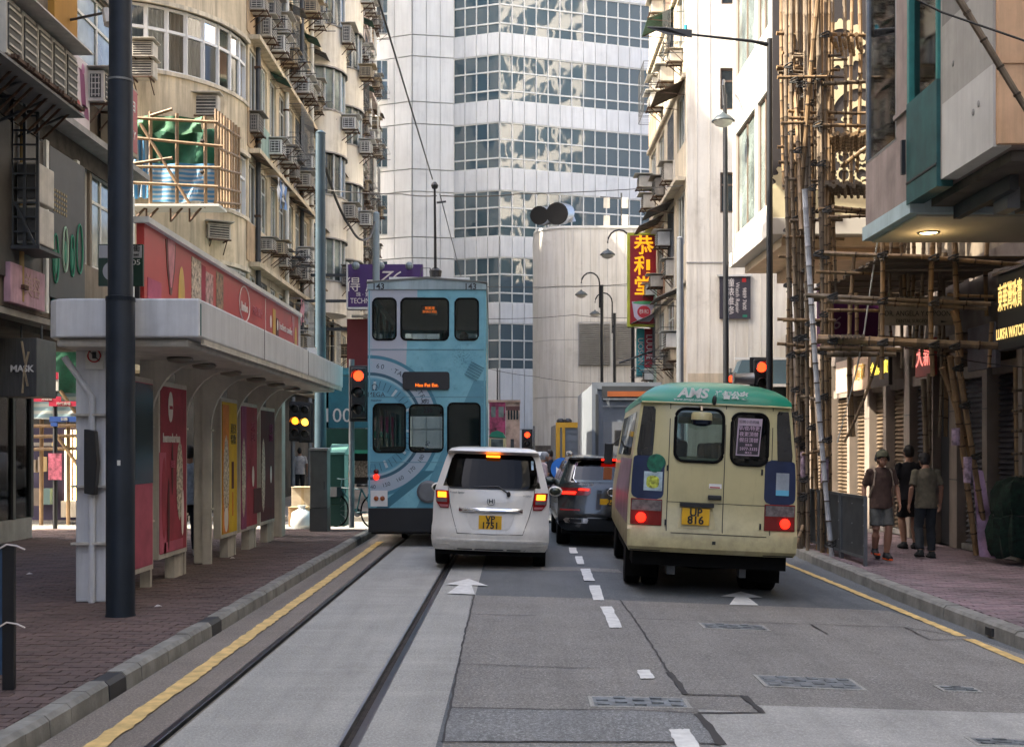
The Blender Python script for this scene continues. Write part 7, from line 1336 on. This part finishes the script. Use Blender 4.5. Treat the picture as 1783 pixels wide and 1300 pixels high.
# ------------------------------------------------------------------ people
def person(label, loc, face, h_, top, bot, shoe, J=None, shorts=False, hair='short', hairm=None, skin=None, hat=None, strap=None, seated=False, bag=None, longs=False):
    """standing figure, local +y is where it faces; J overrides joint positions (metres at 1.75 m)"""
    t = thing('person', label, 'person', loc, face); s = h_/1.75; skin = skin or SKIN
    D = dict(hipL=(-.082, 0, .90), hipR=(.082, 0, .90), kneeL=(-.10, .03, .50), kneeR=(.10, .03, .50), ankL=(-.10, -.02, .085), ankR=(.10, -.02, .085), toeL=(-.115, .15, .03), toeR=(.115, .15, .03),
             shL=(-.175, 0, 1.40), shR=(.175, 0, 1.40), elL=(-.245, -.03, 1.15), elR=(.245, -.03, 1.15), wrL=(-.26, .06, .90), wrR=(.26, .06, .90), head=(0, .03, 1.63), chest=(0, 0, 1.28))
    D.update(J or {}); V_ = {k: Vector(v) for k, v in D.items()}
    b = MB(); hd = V_['head']
    b.ell((hd.x, hd.y, hd.z), (.076, .097, .118), 18, 14); b.ell((hd.x, hd.y+.055, hd.z-.055), (.055, .05, .062), 12, 10)
    b.ell((hd.x, hd.y+.105, hd.z-.015), (.014, .022, .024), 8, 6); b.ell((hd.x, hd.y+.10, hd.z-.055), (.024, .012, .009), 8, 5)
    for sg in (-1, 1): b.ell((hd.x+sg*.078, hd.y-.005, hd.z-.01), (.012, .025, .034), 8, 6); b.ell((hd.x+sg*.033, hd.y+.082, hd.z+.012), (.016, .014, .012), 8, 5)
    b.tube([(hd.x*.6, hd.y-.02, hd.z-.06), (0, -.01, 1.47), (0, -.005, 1.40)], [.055, .060, .08], 12)
    def sec(z, rx, ry, y=0., x=0.): return [Vector((x+rx*math.cos(2*math.pi*k/16), y+ry*math.sin(2*math.pi*k/16), z)) for k in range(16)]
    b.loft([sec(.86, .13, .10), sec(.95, .155, .115), sec(1.06, .14, .10), sec(1.2, .15, .105), sec(1.33, .172, .112), sec(1.40, .155, .09), sec(1.45, .10, .07), sec(1.48, .06, .055)])
    for L in 'LR':
        hip, kn, an_, to = V_['hip'+L], V_['knee'+L], V_['ank'+L], V_['toe'+L]; b.tube([hip, hip.lerp(kn, .5), kn, kn.lerp(an_, .35), an_], [.088, .078, .060, .064, .043], 12); b.tube([an_+Vector((0, -.04, -.04)), an_.lerp(to, .5)+Vector((0, 0, -.02)), to], [.038, .042, .03], 10)
        sh_, el_, wr = V_['sh'+L], V_['el'+L], V_['wr'+L]; b.tube([sh_, sh_.lerp(el_, .5), el_, el_.lerp(wr, .4), wr], [.056, .048, .039, .038, .026], 12)
        d = (wr-el_).normalized(); fw = Vector((0, 1, 0)); sd = (fw-d*fw.dot(d)).normalized(); nrm = d.cross(sd); pm = wr+d*.05; b.loft([[wr+sd*.024+nrm*.014, wr-sd*.024+nrm*.014, wr-sd*.024-nrm*.014, wr+sd*.024-nrm*.014], [pm+sd*.04+nrm*.014, pm-sd*.04+nrm*.014, pm-sd*.04-nrm*.014, pm+sd*.04-nrm*.014], [wr+d*.095+sd*.038+nrm*.012, wr+d*.095-sd*.038+nrm*.012, wr+d*.095-sd*.038-nrm*.012, wr+d*.095+sd*.038-nrm*.012]])
        cu = nrm if nrm.x*(1 if L == 'L' else -1) > 0 else -nrm
        for k, ln in enumerate((.066, .078, .074, .056)): o = wr+d*.09+sd*(.03-.02*k); b.tube([o-d*.015, o+d*ln*.5+cu*.008, o+d*ln*.95+cu*.03], [.0105, .010, .008], 7)
        o = wr+d*.03+sd*.03; b.tube([o-sd*.01, o+sd*.024+d*.025+cu*.01, o+sd*.03+d*.06+cu*.018], [.013, .0115, .009], 7)
    bd = b.build('body', skin, t, smooth=False); rm = bd.modifiers.new('r', 'REMESH'); rm.mode = 'VOXEL'; rm.voxel_size = .0085; rm.use_smooth_shade = True
    def cloth(nm, mb, m_, vox=.014): 
        o = mb.build(nm, m_, t); r_ = o.modifiers.new('r', 'REMESH'); r_.mode = 'VOXEL'; r_.voxel_size = vox; r_.use_smooth_shade = True; dp = o.modifiers.new('d', 'DISPLACE'); tx = CLTX; dp.texture = tx; dp.strength = .02; dp.texture_coords = 'LOCAL'; return o
    c = MB(); c.loft([sec(.82, .182, .138), sec(.9, .182, .138), sec(.98, .176, .13), sec(1.08, .168, .122), sec(1.2, .174, .124), sec(1.32, .188, .128), sec(1.39, .172, .108), sec(1.44, .122, .082), sec(1.475, .075, .064)])
    for L in 'LR':
        sh_, el_, wr = V_['sh'+L], V_['el'+L], V_['wr'+L]
        c.ell(sh_, (.066, .066, .062), 12, 8)
        if longs: c.tube([sh_, el_, wr], [.07, .054, .04], 12)
        else: c.tube([sh_+Vector((0, 0, .0)), sh_.lerp(el_, .55), sh_.lerp(el_, .82)], [.062, .060, .062], 12)
    cloth('shirt', c, top)
    c = MB(); c.loft([sec(.82, .13, .11), sec(.9, .158, .122), sec(.99, .155, .118)])
    for L in 'LR':
        hip, kn, an_ = V_['hip'+L], V_['knee'+L], V_['ank'+L]
        c.ell(hip, (.095, .1, .09), 12, 8)
        if shorts: c.tube([hip, hip.lerp(kn, .5), hip.lerp(kn, .88)], [.094, .094, .096], 12)
        else: c.tube([hip, hip.lerp(kn, .5), kn, kn.lerp(an_, .35), an_.lerp(kn, .08)], [.095, .088, .074, .076, .064], 12)
    cloth('shorts' if shorts else 'trousers', c, bot)
    for L in 'LR':
        an_, to = V_['ank'+L], V_['toe'+L]; c = MB(); q = an_+Vector((0, -.045, -.035)); c.tube([q+Vector((0, -.02, 0)), an_.lerp(to, .45)+Vector((0, 0, -.015)), to+Vector((0, .02, .0))], [.048, .05, .038], 12); c.tube([an_+Vector((0, 0, .03)), an_+Vector((0, 0, -.04))], [.05, .05], 12); o = c.build('shoe', shoe if L == 'L' or not isinstance(shoe, tuple) else shoe, t); r_ = o.modifiers.new('r', 'REMESH'); r_.mode = 'VOXEL'; r_.voxel_size = .012; r_.use_smooth_shade = True
        lo = min(to.z-.038, (an_.z-.035-.048)); MB().loft([[Vector((an_.x+dx*.042+(to.x-an_.x)*f_, an_.y-.09+f_*.30, z)) for dx, f_ in ((-1, .02), (1, .02), (1.05, .6), (.6, 1.0), (-.6, 1.0), (-1.05, .6))] for z in (max(.0, an_.z-.085), max(.0, an_.z-.085)+.022)]).build('sole', RUBBER if not hat else ORS, t)
    hm = hairm or HAIR; c = MB(); c.ell((hd.x, hd.y-.012, hd.z+.028), (.088, .106, .105), 18, 12); c.ell((hd.x, hd.y-.04, hd.z-.01), (.083, .078, .085), 14, 10)
    if hair == 'full': c.ell((hd.x, hd.y+.04, hd.z+.075), (.075, .05, .035), 12, 8)
    o = c.build('hair', hm, t, smooth=True); ds = o.modifiers.new('d', 'DISPLACE'); ds.texture = HRTX; ds.strength = .03; ds.texture_coords = 'LOCAL'
    if hat:
        MB().lathe([(.098, .0), (.099, .03), (.09, .075), (.055, .105), (.005, .115)], (hd.x, hd.y-.005, hd.z+.03), 20).build('cap', hat, t, smooth=True); MB().loft([[Vector((hd.x+.085*math.cos(R(a)), hd.y+.06+.11*math.sin(R(a)), hd.z+.045+dz)) for a in range(0, 181, 20)] for dz in (0, .012)]).build('peak', hat, t)
        q = [(hd.x+.11*math.cos(R(a)), hd.y, hd.z+.02+.13*math.sin(R(a))) for a in range(-10, 191, 20)]; hp = MB().tube(q, .008, 6).build('headphones', DKGREY, t)
        for sg in (-1, 1): MB().ell((hd.x+sg*.105, hd.y, hd.z), (.018, .035, .042), 10, 8).build('ear_cup', DKGREY, hp)
    if strap:
        for sg in (-1, 1): MB().tube([(sg*.12, -.12, 1.2), (sg*.125, -.02, 1.49), (sg*.13, .12, 1.40), (sg*.16, .13, 1.2), (sg*.19, .0, 1.0)], .016, 6).build('strap', strap, t)
    if bag: bag(t)
    t.scale = (s,)*3; return t
CLTX = bpy.data.textures.new('folds', 'CLOUDS'); CLTX.noise_scale = .11; HRTX = bpy.data.textures.new('hairlumps', 'CLOUDS'); HRTX.noise_scale = .03
ORS = mat('orange_sole', (.85, .12, .02), .5); PI = math.pi
def fabric(n_, c): return mat(n_, c, .95, 0, .2, 14, bs=160, bst=.15)
person('man in a cap and brown shirt with grey shorts walking toward the camera', (PX(1534, 18.0), 18.0, ZR), PI, 1.72, fabric('brown_shirt', (.075, .045, .035)), fabric('grey_shorts', (.10, .105, .10)), mat('dark_shoe', (.02, .022, .025), .7), shorts=True, hat=mat('cap_olive', (.10, .10, .06), .8), strap=mat('strap_tan', (.30, .24, .18), .8),
       J=dict(kneeL=(-.09, .10, .50), ankL=(-.08, .02, .10), toeL=(-.09, .19, .04), kneeR=(.085, .02, .50), ankR=(.06, -.12, .17), toeR=(.06, .03, .045), elL=(-.25, .02, 1.15), wrL=(-.24, .16, .92), elR=(.25, -.07, 1.15), wrR=(.27, .0, .90), head=(0, .06, 1.61)))
person('man in a khaki grey T-shirt and dark jeans walking away', (PX(1612, 18.3), 18.3, ZR), 0, 1.70, fabric('khaki_tee', (.135, .12, .085)), fabric('dark_jeans', (.022, .027, .032)), mat('dark_shoe2', (.02, .024, .024), .7), J=dict(head=(.0, .07, 1.60), kneeL=(-.10, .06, .50), ankL=(-.11, -.06, .12), toeL=(-.12, .10, .04), kneeR=(.10, .06, .50), ankR=(.115, .05, .085), elL=(-.25, -.05, 1.15), wrL=(-.27, .0, .90)))
person('man in a black T-shirt and black shorts walking away behind the khaki shirt', (PX(1583, 20.0), 20.0, ZR), 0, 1.80, fabric('black_tee', (.012, .012, .015)), fabric('black_shorts', (.012, .012, .013)), mat('dark_shoe3', (.025, .028, .03), .7), shorts=True, J=dict(kneeL=(-.1, .08, .5), ankL=(-.1, -.05, .1)))
person('grey-haired person in a pale pink shirt crossing behind the white car', (PX(944, 27), 27, 0), R(-70), 1.68, fabric('pale_pink_shirt', (.55, .42, .44)), fabric('black_trousers', (.015, .015, .017)), BLACK, hairm=HAIRG, longs=True, J=dict(head=(0, .08, 1.61)))
def bpack(t): pass
person('person in a lilac top walking away beside the blue round road sign', (PX(994, 31), 31, 0), 0, 1.62, fabric('lilac_top', (.42, .22, .46)), fabric('pale_trousers', (.42, .40, .44)), BLACK, hair='full', bag=lambda t: MB().tube([(-.17, -.02, 1.42), (0, -.135, 1.2), (.17, -.1, 1.0)], .014, 6).build('strap', BLACK, t))
person('person in a pale blue shirt seen through the shelter gap beside the red poster', (PX(329, 17.2), 17.2, ZL), R(20), 1.66, fabric('pale_blue_shirt', (.34, .40, .48)), fabric('navy_trousers', (.012, .014, .025)), mat('pale_shoe', (.4, .4, .42), .6), hat=None)
person('person with a blue backpack far along the left pavement behind the amber signals', (PX(512, 40), 40, .1), 0, 1.68, fabric('orange_top', (.36, .17, .12)), fabric('grey_trousers', (.1, .1, .12)), BLACK, bag=lambda t: MB().box((0, -.2, 1.2), (.32, .18, .5)).build('backpack', mat('backpack_blue', (.02, .12, .36), .7), t, bev=.05))
person('person in a white top far along the left pavement behind the amber signals', (PX(522, 38.5), 38.5, .1), R(15), 1.66, fabric('white_top', (.5, .48, .46)), fabric('black_trousers2', (.02, .02, .02)), BLACK)
person('seated tram passenger with dark hair in the middle upper window', (-1.30, 22.2, 2.42), 0, 1.6, fabric('dark_top', (.03, .03, .035)), fabric('dark_trousers', (.02, .02, .02)), BLACK)
person('seated tram passenger with dark hair in the narrow upper window above the white car', (-.93, 21.3, 2.28), 0, 1.62, fabric('pale_top', (.30, .32, .32)), fabric('dark_trousers', (.02, .02, .02)), BLACK)
person('person in a dark jacket crossing far behind the white car', (PX(958, 34), 34, 0), R(80), 1.7, fabric('dark_jacket', (.03, .03, .04)), fabric('jeans_blue', (.05, .07, .12)), BLACK, longs=True)
person('person in an orange top on the far crossing beside the grey trucks', (PX(966, 36), 36, 0), R(-100), 1.66, fabric('orange_shirt', (.5, .2, .06)), fabric('dark_trousers3', (.03, .03, .03)), BLACK)
person('person in a white shirt on the far crossing near the blue round sign', (PX(972, 38), 38, 0), R(30), 1.7, fabric('white_shirt', (.55, .54, .52)), fabric('dark_trousers4', (.03, .03, .04)), BLACK)
# blue round road sign
bs_ = thing('road_sign', 'blue round keep-left sign with a white arrow', 'sign', (PX(979, 30), 30, 0)); c_ = P(979, 816, 30); MB().lathe([(.30, 0), (.30, -.02)], c_, 28, 'y').build('disc', mat('sign_blue', (.015, .11, .42), .4), bs_, world=True); MB().prism([(c_.x-.16, c_.z-.16), (c_.x+.06, c_.z-.16), (c_.x-.01, c_.z-.09), (c_.x+.16, c_.z+.08), (c_.x+.08, c_.z+.16), (c_.x-.09, c_.z-.01), (c_.x-.16, c_.z+.06)], 'y', c_.y-.03, c_.y-.021).build('arrow', WHITE, bs_, world=True); MB().tube([(c_.x, c_.y+.03, 0), (c_.x, c_.y+.03, c_.z+.2)], .035, 8).build('post', GREYM, bs_, world=True)
# ------------------------------------------------------------------ right bamboo scaffold, barrier, wires
scf = thing('bamboo_scaffold', 'tall bamboo scaffolding lashed with black ties along the right pavement', 'scaffold', (5.3, 19, 0))
NODE_M = mat('bamboo_node', (.06, .04, .025), .8)
def bam(x0, y0, Ya, x1, y1, Yb, r=.045, m=None, wob=.02, par=None):
    r *= .78; wob = max(wob, .045) if wob else 0
    a, b = P(x0, y0, Ya), P(x1, y1, Yb); n_ = max(4, int((b-a).length/.32)); pts = []; rs = []; wv = Vector((random.uniform(-wob, wob), random.uniform(-wob, wob), 0)); m_ = MB()
    for i in range(n_+1):
        t = i/n_; p = a.lerp(b, t)+wv*math.sin(t*math.pi)
        for dt, k in ((-.012, 1.0), (0, 1.16), (.012, 1.0)):
            tt = t+dt/(b-a).length*2
            if 0 <= tt <= 1: pts.append(a.lerp(b, tt)+wv*math.sin(tt*math.pi)); rs.append(r*k*(1.08-.16*t))
    m_.tube(pts, rs, 8); o = m_.build('bamboo_pole', m or random.choice((BAMB, BAMB, BAMBG)), par or scf, world=True, smooth=True)
    nd = MB(); dv = (b-a).normalized()*.011
    for i in range(1, n_): p = a.lerp(b, i/n_)+wv*math.sin(i/n_*math.pi); nd.tube([p-dv, p+dv], r*1.19, 8)
    stuff(nd.build('node_rings', NODE_M, o)); return o
def tie(x, y, Y, s_=1.):
    c = P(x, y, Y); m_ = MB()
    for k in range(3): q = [(c.x+.075*s_*math.cos(a)*1.0, c.y+.075*s_*math.sin(a), c.z+(k-1)*.022+.03*math.sin(a+k)) for a in [2*math.pi*j/8 for j in range(9)]]; m_.tube(q, .014, 5, False)
    m_.tube([(c.x, c.y-.07, c.z), (c.x+random.uniform(-.06, .06), c.y-.1, c.z-.14)], .006, 4); return m_.build('tie', TIE, scf, world=True)
PW = mat('white_bamboo', (.42, .43, .45), .6, 0, .2, 6)
VERT = [(1366, -8, 20.9, 1384, 958, 20.6, .05), (1372, -8, 20.5, 1400, 640, 20.4, .04), (1379, -8, 20.4, 1391, 965, 20.3, .052), (1388, -8, 20.7, 1402, 700, 20.5, .04), (1397, -8, 20.1, 1407, 963, 20.1, .05), (1408, -8, 19.7, 1416, 600, 19.8, .045), (1418, -8, 19.9, 1395, 330, 19.9, .04), (1428, -8, 19.4, 1432, 962, 19.3, .052), (1438, -8, 19.3, 1444, 968, 19.1, .05), (1401, 330, 19.0, 1449, 976, 18.6, .055),
        (1410, 640, 19.8, 1424, 958, 19.8, .045), (1450, 40, 19.9, 1452, 430, 19.9, .04), (1470, -8, 21, 1469, 330, 21, .042), (1484, -8, 21.4, 1482, 330, 21.4, .04), (1497, -8, 20.6, 1492, 300, 20.6, .045), (1378, 240, 20, 1392, 720, 20, .045),
        (1537, 398, 17.6, 1535, 660, 17.6, .045), (1626, 395, 17.4, 1624, 655, 17.4, .05), (1618, 650, 20.4, 1621, 948, 20.4, .055), (1660, 400, 17.7, 1668, 640, 17.6, .05), (1566, 392, 19, 1576, 540, 19, .04), (1578, 392, 19.6, 1571, 560, 19.6, .04), (1590, 392, 19, 1586, 545, 19, .04), (1720, 410, 18.6, 1718, 550, 18.6, .045), (1608, 660, 20, 1611, 950, 20, .06), (1727, 560, 17.6, 1722, 640, 17.6, .04)]
for k, q in enumerate(VERT): bam(*q[:6], q[6], PW if k == 9 else (BAMBG if k % 3 == 0 else BAMB))
HOR = [(1352, 58, 20.2, 1400, 62, 20.2, .04), (1352, 120, 20, 1410, 117, 20, .05), (1355, 126, 20.1, 1390, 124, 20.1, .045), (1420, 58, 19.4, 1515, 62, 19.6, .04), (1433, 146, 19.2, 1512, 142, 19.4, .045), (1420, 218, 19.2, 1512, 220, 19.3, .04), (1440, 195, 19.3, 1510, 197, 19.3, .035), (1380, 95, 19.9, 1425, 100, 19.9, .04),
       (1425, 364, 18.6, 1512, 371, 18.6, .042), (1450, 360, 18.4, 1512, 366, 18.6, .035), (1440, 378, 18.8, 1512, 376, 18.7, .035), (1420, 440, 18.0, 1612, 447, 17.3, .048), (1605, 447, 17.3, 1790, 462, 17.0, .042), (1404, 514, 18.2, 1725, 529, 17.2, .045), (1440, 524, 18.0, 1718, 537, 17.3, .042), (1440, 540, 18.6, 1530, 541, 18.6, .035), (1420, 473, 18.5, 1535, 476, 18.5, .032),
       (1425, 590, 18.0, 1600, 597, 17.3, .085), (1596, 597, 17.3, 1740, 602, 17.0, .075), (1428, 606, 18.4, 1570, 609, 18, .05), (1440, 617, 18.6, 1560, 617, 18.4, .05), (1650, 513, 17.8, 1730, 516, 17.4, .03), (1375, 470, 20.1, 1412, 470, 20.1, .04), (1385, 612, 20, 1440, 606, 19.2, .04), (1395, 690, 19.8, 1440, 700, 19.2, .035), (1398, 790, 19.8, 1445, 782, 19.2, .035)]
for q in HOR: bam(*q[:6], q[6], None, .015)
DIAG = [(1395, 400, 19, 1370, -8, 20.2, .045), (1425, -8, 19, 1396, 330, 19.5, .05), (1512, 255, 19, 1466, 290, 19.4, .045), (1667, 620, 17.4, 1722, 965, 17.9, .055), (1654, 620, 17.5, 1700, 965, 18.0, .06), (1640, 640, 17.6, 1690, 800, 17.8, .05), (1660, 540, 17.3, 1672, 620, 17.4, .065), (1530, 618, 18, 1470, 770, 18.3, .03), (1380, 958, 18.4, 1398, 915, 18.8, .035)]
for q in DIAG: bam(*q[:6], q[6], None, .01)
for k in range(12): bam(1448+k*5.3, 236-(k % 3)*2, 19.2, 1446+k*5.3, 262+(k % 2)*4, 20.8, .035, BAMB, 0)
for k in range(12): bam(1440+k*5.8, 318+(k % 3)*3, 18.8, 1444+k*5.6, 338+(k % 2)*5, 20.4, .038, BAMBG, 0)
for k in range(8): bam(1446+k*7.5, 60+(k % 2)*10, 19.3, 1452+k*7.0, 84+(k % 3)*6, 20.6, .035, BAMB, 0)
for k in range(9): bam(1445+k*7.2, 585, 17.6, 1450+k*7.0, 602, 19.0, .03, BAMBG, 0)
for q in range(26):
    x = 1366+q*3.4+random.uniform(-2, 2); Yq = random.uniform(19.2, 21.4); bam(x+random.uniform(-6, 4), -8, Yq, x+random.uniform(-4, 12), random.choice((330, 520, 620, 955, 958)), Yq, random.uniform(.032, .044), random.choice((BAMB, BAMBG)))
for q in range(20):
    y = random.uniform(10, 640); Yq = random.uniform(19, 20.5); x = random.uniform(1352, 1385); bam(x, y, Yq, x+random.uniform(50, 110), y+random.uniform(-6, 6), Yq, .034, random.choice((BAMB, BAMBG)), .01)
for q in range(14): x = random.uniform(1450, 1740); Yq = random.uniform(18.6, 22); bam(x, random.choice((396, 440, 510)), Yq, x+random.uniform(-14, 14), random.choice((600, 640, 760)), Yq, random.uniform(.03, .042), random.choice((BAMB, BAMBG)))
for q in range(8): x = random.uniform(1420, 1600); y = random.uniform(420, 620); Yq = random.uniform(18.6, 21); bam(x, y, Yq, x+random.uniform(90, 180), y+random.uniform(-12, 16), Yq, .032, BAMBG, .02)
for q in range(5): x = 1555+q*27; bam(x, 396, 18.8, x+random.uniform(-6, 6), random.choice((540, 620)), 18.8, .036, BAMBG)
for q in range(44): tie(random.uniform(1368, 1445), random.uniform(30, 900), random.uniform(19, 20.2), .9)
for x, y, Y in ((1380, 95, 20.0), (1390, 140, 19.9), (1428, 136, 19.2), (1436, 62, 19.2), (1382, 178, 20.1), (1405, 110, 19.7), (1424, 218, 19.0), (1376, 285, 20.2), (1398, 300, 19.7), (1430, 286, 19.1), (1414, 285, 19.5), (1440, 366, 18.5), (1425, 442, 17.9), (1404, 470, 19.8), (1537, 444, 17.3), (1626, 449, 17.2), (1450, 516, 17.9), (1537, 524, 17.5), (1626, 528, 17.2), (1660, 449, 17.2), (1450, 593, 17.7), (1537, 596, 17.4), (1626, 600, 17.1), (1662, 603, 17.0), (1432, 612, 19.1), (1395, 615, 20), (1434, 690, 19.1), (1440, 765, 18.7), (1394, 776, 20.1), (1400, 860, 20), (1447, 945, 18.4), (1668, 640, 17.2), (1680, 705, 17.4), (1700, 793, 17.5), (1384, 382, 20), (1410, 368, 19.6), (1372, 400, 20.3)): tie(x, y, Y)
for x, y0, y1, Y in ((1400, 786, 830, 19.9), (1436, 800, 840, 18.9), (1664, 745, 775, 17.5), (1685, 795, 840, 17.4)): c = P(x, y0, Y); MB().lathe([(.062, 0), (.064, -(y1-y0)*Y/F)], (c.x, c.y, c.z), 10).build('tape_wrap', mat('wrap_mauve', (.36, .27, .36), .7, 0, .5, 9), scf, world=True)
rp = thing('hoist_rope', 'grey rope slanting down through the scaffolding', 'rope', P(1530, 400, 17.8)); MB().tube([P(1531, 398, 17.8), P(1503, 590, 18.2), P(1490, 650, 18.3), P(1458, 770, 18.6)], .013, 6).build('rope', WFR, rp, world=True)
PLK = mat('shade_deck_plank', (.11, .085, .06), .9, 0, .3, 3, sc3=(.3, 1, 1))
for q in range(22):
    y0 = 17.35+q*.24; z = 4.62+random.uniform(-.015, .015); x0 = 5.55+random.uniform(-.15, .15); MB().bb(x0, 7.74, y0, y0+.215, z, z+.035).build('shade_deck_plank', PLK, scf, world=True)
# loose diagonal pole at the top right and ladder
lp_ = thing('loose_bamboo', 'single bamboo pole slanting in front of the peach wall', 'bamboo pole', P(1783, 185, 11.9)); bam(1655, -25, 11.9, 1800, 212, 11.9, .045, BAMBG, 0, lp_)
ld_ = thing('ladder', 'bamboo ladder standing in the dark shop front by the frame edge', 'ladder', P(1772, 960, 17.5)); 
for x in (1768, 1786): bam(x, 640, 17.5, x+3, 965, 17.4, .04, BAMB, 0, ld_)
for y in (680, 715, 750, 790, 830, 870, 910): bam(1762, y, 17.42, 1792, y-1, 17.42, .025, BAMBG, 0, ld_)
# metal barrier along the kerb
ba = thing('steel_barrier', 'grey steel crowd barrier along the right kerb beside the scaffold', 'barrier', (5.25, 18.5, 0)); BX = 5.22; GAL = mat('galvanised', (.15, .165, .18), .45, .6, .15, 4)
for k, (a, b) in enumerate(((17.05, 18.3), (18.34, 19.6), (19.64, 20.9))):
    m_ = MB()
    for z in (.12, 1.02): m_.bb(BX-.02, BX+.02, a, b, z-.02, z+.02)
    for y in (a+.02, b-.02): m_.bb(BX-.025, BX+.025, y-.025, y+.025, .0, 1.04)
    pn = m_.build('panel_frame', GAL, ba, world=True); MB().bb(BX-.006, BX+.006, a+.06, b-.06, .14, 1.0).build('sheet', mat('barrier_sheet', (.07, .078, .085), .5, .4, .2, 4), pn)
    for y in (a+.02, a+.6):
        for z in (.3, .6, .9): MB().ell((BX-.03, y, z), (.012, .012, .012), 6, 4).build('bolt', STEEL, pn)
# purple board and green heap
pb = thing('leaning_board', 'lilac board leaning against the leaning bamboo', 'board', P(1715, 968, 17.6)); a, b, c, d = P(1706, 968, 17.6), P(1738, 972, 17.5), P(1712, 820, 18.0), P(1694, 815, 18.1); e = Vector((0, .03, .01)); MB().loft([[a, b, c, d], [a+e, b+e, c+e, d+e]]).build('panel', mat('board_lilac', (.25, .16, .28), .6, 0, .35, 3), pb, world=True)
gh_ = thing('netting_heap', 'heap of dark green netting piled against the dark shop', 'netting', P(1775, 968, 17.3)); rings = []
for r_, z in ((.36, 0), (.42, .1), (.43, .35), (.40, .6), (.37, .62), (.40, .7), (.38, .95), (.30, 1.1), (.12, 1.17), (.02, 1.16)): rings.append([(r_*(1+.10*math.sin(k*3.0+z*2)+.05*math.sin(k*1.3+z*11))*math.copysign(abs(math.cos(2*math.pi*k/28))**.7, math.cos(2*math.pi*k/28)), .8*r_*(1+.10*math.cos(k*2.6+z*3))*math.copysign(abs(math.sin(2*math.pi*k/28))**.7, math.sin(2*math.pi*k/28)), z+.03*math.sin(k*1.1)) for k in range(28)])
MB().loft(rings).build('sack', mat('net_dark_green', (.003, .018, .010), .95, 0, .6, 12, bs=60, bst=.8), gh_, smooth=True); MB().tube([(.38*math.cos(a*math.pi/10), .31*math.sin(a*math.pi/10), .62) for a in range(21)], .012, 5, False).build('cord', TIE, gh_)
# ------------------------------------------------------------------ overhead wires
WIRE = mat('wire', (.012, .012, .013), .5)
def wire(label, pts, r=.012, sag=0.):
    t = thing('overhead_wire', label, 'wire', pts[0]); q = []
    for a, b in zip(pts, pts[1:]):
        for k in range(10): u = k/10; q.append(Vector(a).lerp(Vector(b), u)-Vector((0, 0, sag*4*u*(1-u))))
    q.append(Vector(pts[-1])); MB().tube(q, r, 5).build('cable', WIRE, t, world=True); return t
TX, TZ = -1.46, 6.62
wire('contact wire running back from the trolley head toward the top of the frame', [P(753, 312, 21.3), P(650, -30, 12)], .012)
wire('tram contact wire continuing ahead over the track', [P(766, 338, 21.3), P(800, 470, 40), P(830, 600, 70)], .01)
wire('span wire from the slate pole to the trolley head', [P(567, 331, 24.2), P(700, 338, 22.5), P(760, 341, 21.4)], .011, .02)
wire('span wire crossing from the trolley to the white end block', [P(768, 341, 21.4), P(900, 338, 24), P(1190, 323, 31)], .011, .03)
wire('thin span wire in front of the vent block', [P(640, 490, 40), P(900, 500, 42), P(1100, 494, 44)], .012, .05); wire('thin lower span wire in front of the louvres', [P(850, 555, 44), P(1000, 548, 46), P(1100, 553, 46)], .012, .05)
wire('lowest span wire sagging past the louvres', [P(845, 640, 48), P(930, 655, 50), P(1040, 668, 52)], .012, .05)
wire('black cable crossing the top right corner', [P(1580, -8, 12.0), P(1640, 22, 11.9), P(1800, 77, 11.6)], .012)
wire('looping cable hanging beside the pale pole', [P(566, 290, 24.3), P(610, 395, 27), P(640, 415, 31), P(652, 385, 34)], .03, .15)
wire('thin cable along the right scaffolding lower level', [P(1400, 590, 19), P(1560, 600, 18), P(1790, 640, 17)], .008, .05)
# ------------------------------------------------------------------ lettering becomes mesh
bpy.context.view_layer.update(); _dg = bpy.context.evaluated_depsgraph_get()
for o in [q for q in sc.objects if q.type == 'FONT']:
    me = bpy.data.meshes.new_from_object(o.evaluated_get(_dg)); n_ = bpy.data.objects.new(o.name, me); col.objects.link(n_)
    n_.parent = o.parent; n_.location = o.location; n_.rotation_euler = o.rotation_euler; n_.scale = o.scale
    nm = o.name; bpy.data.objects.remove(o); n_.name = nm
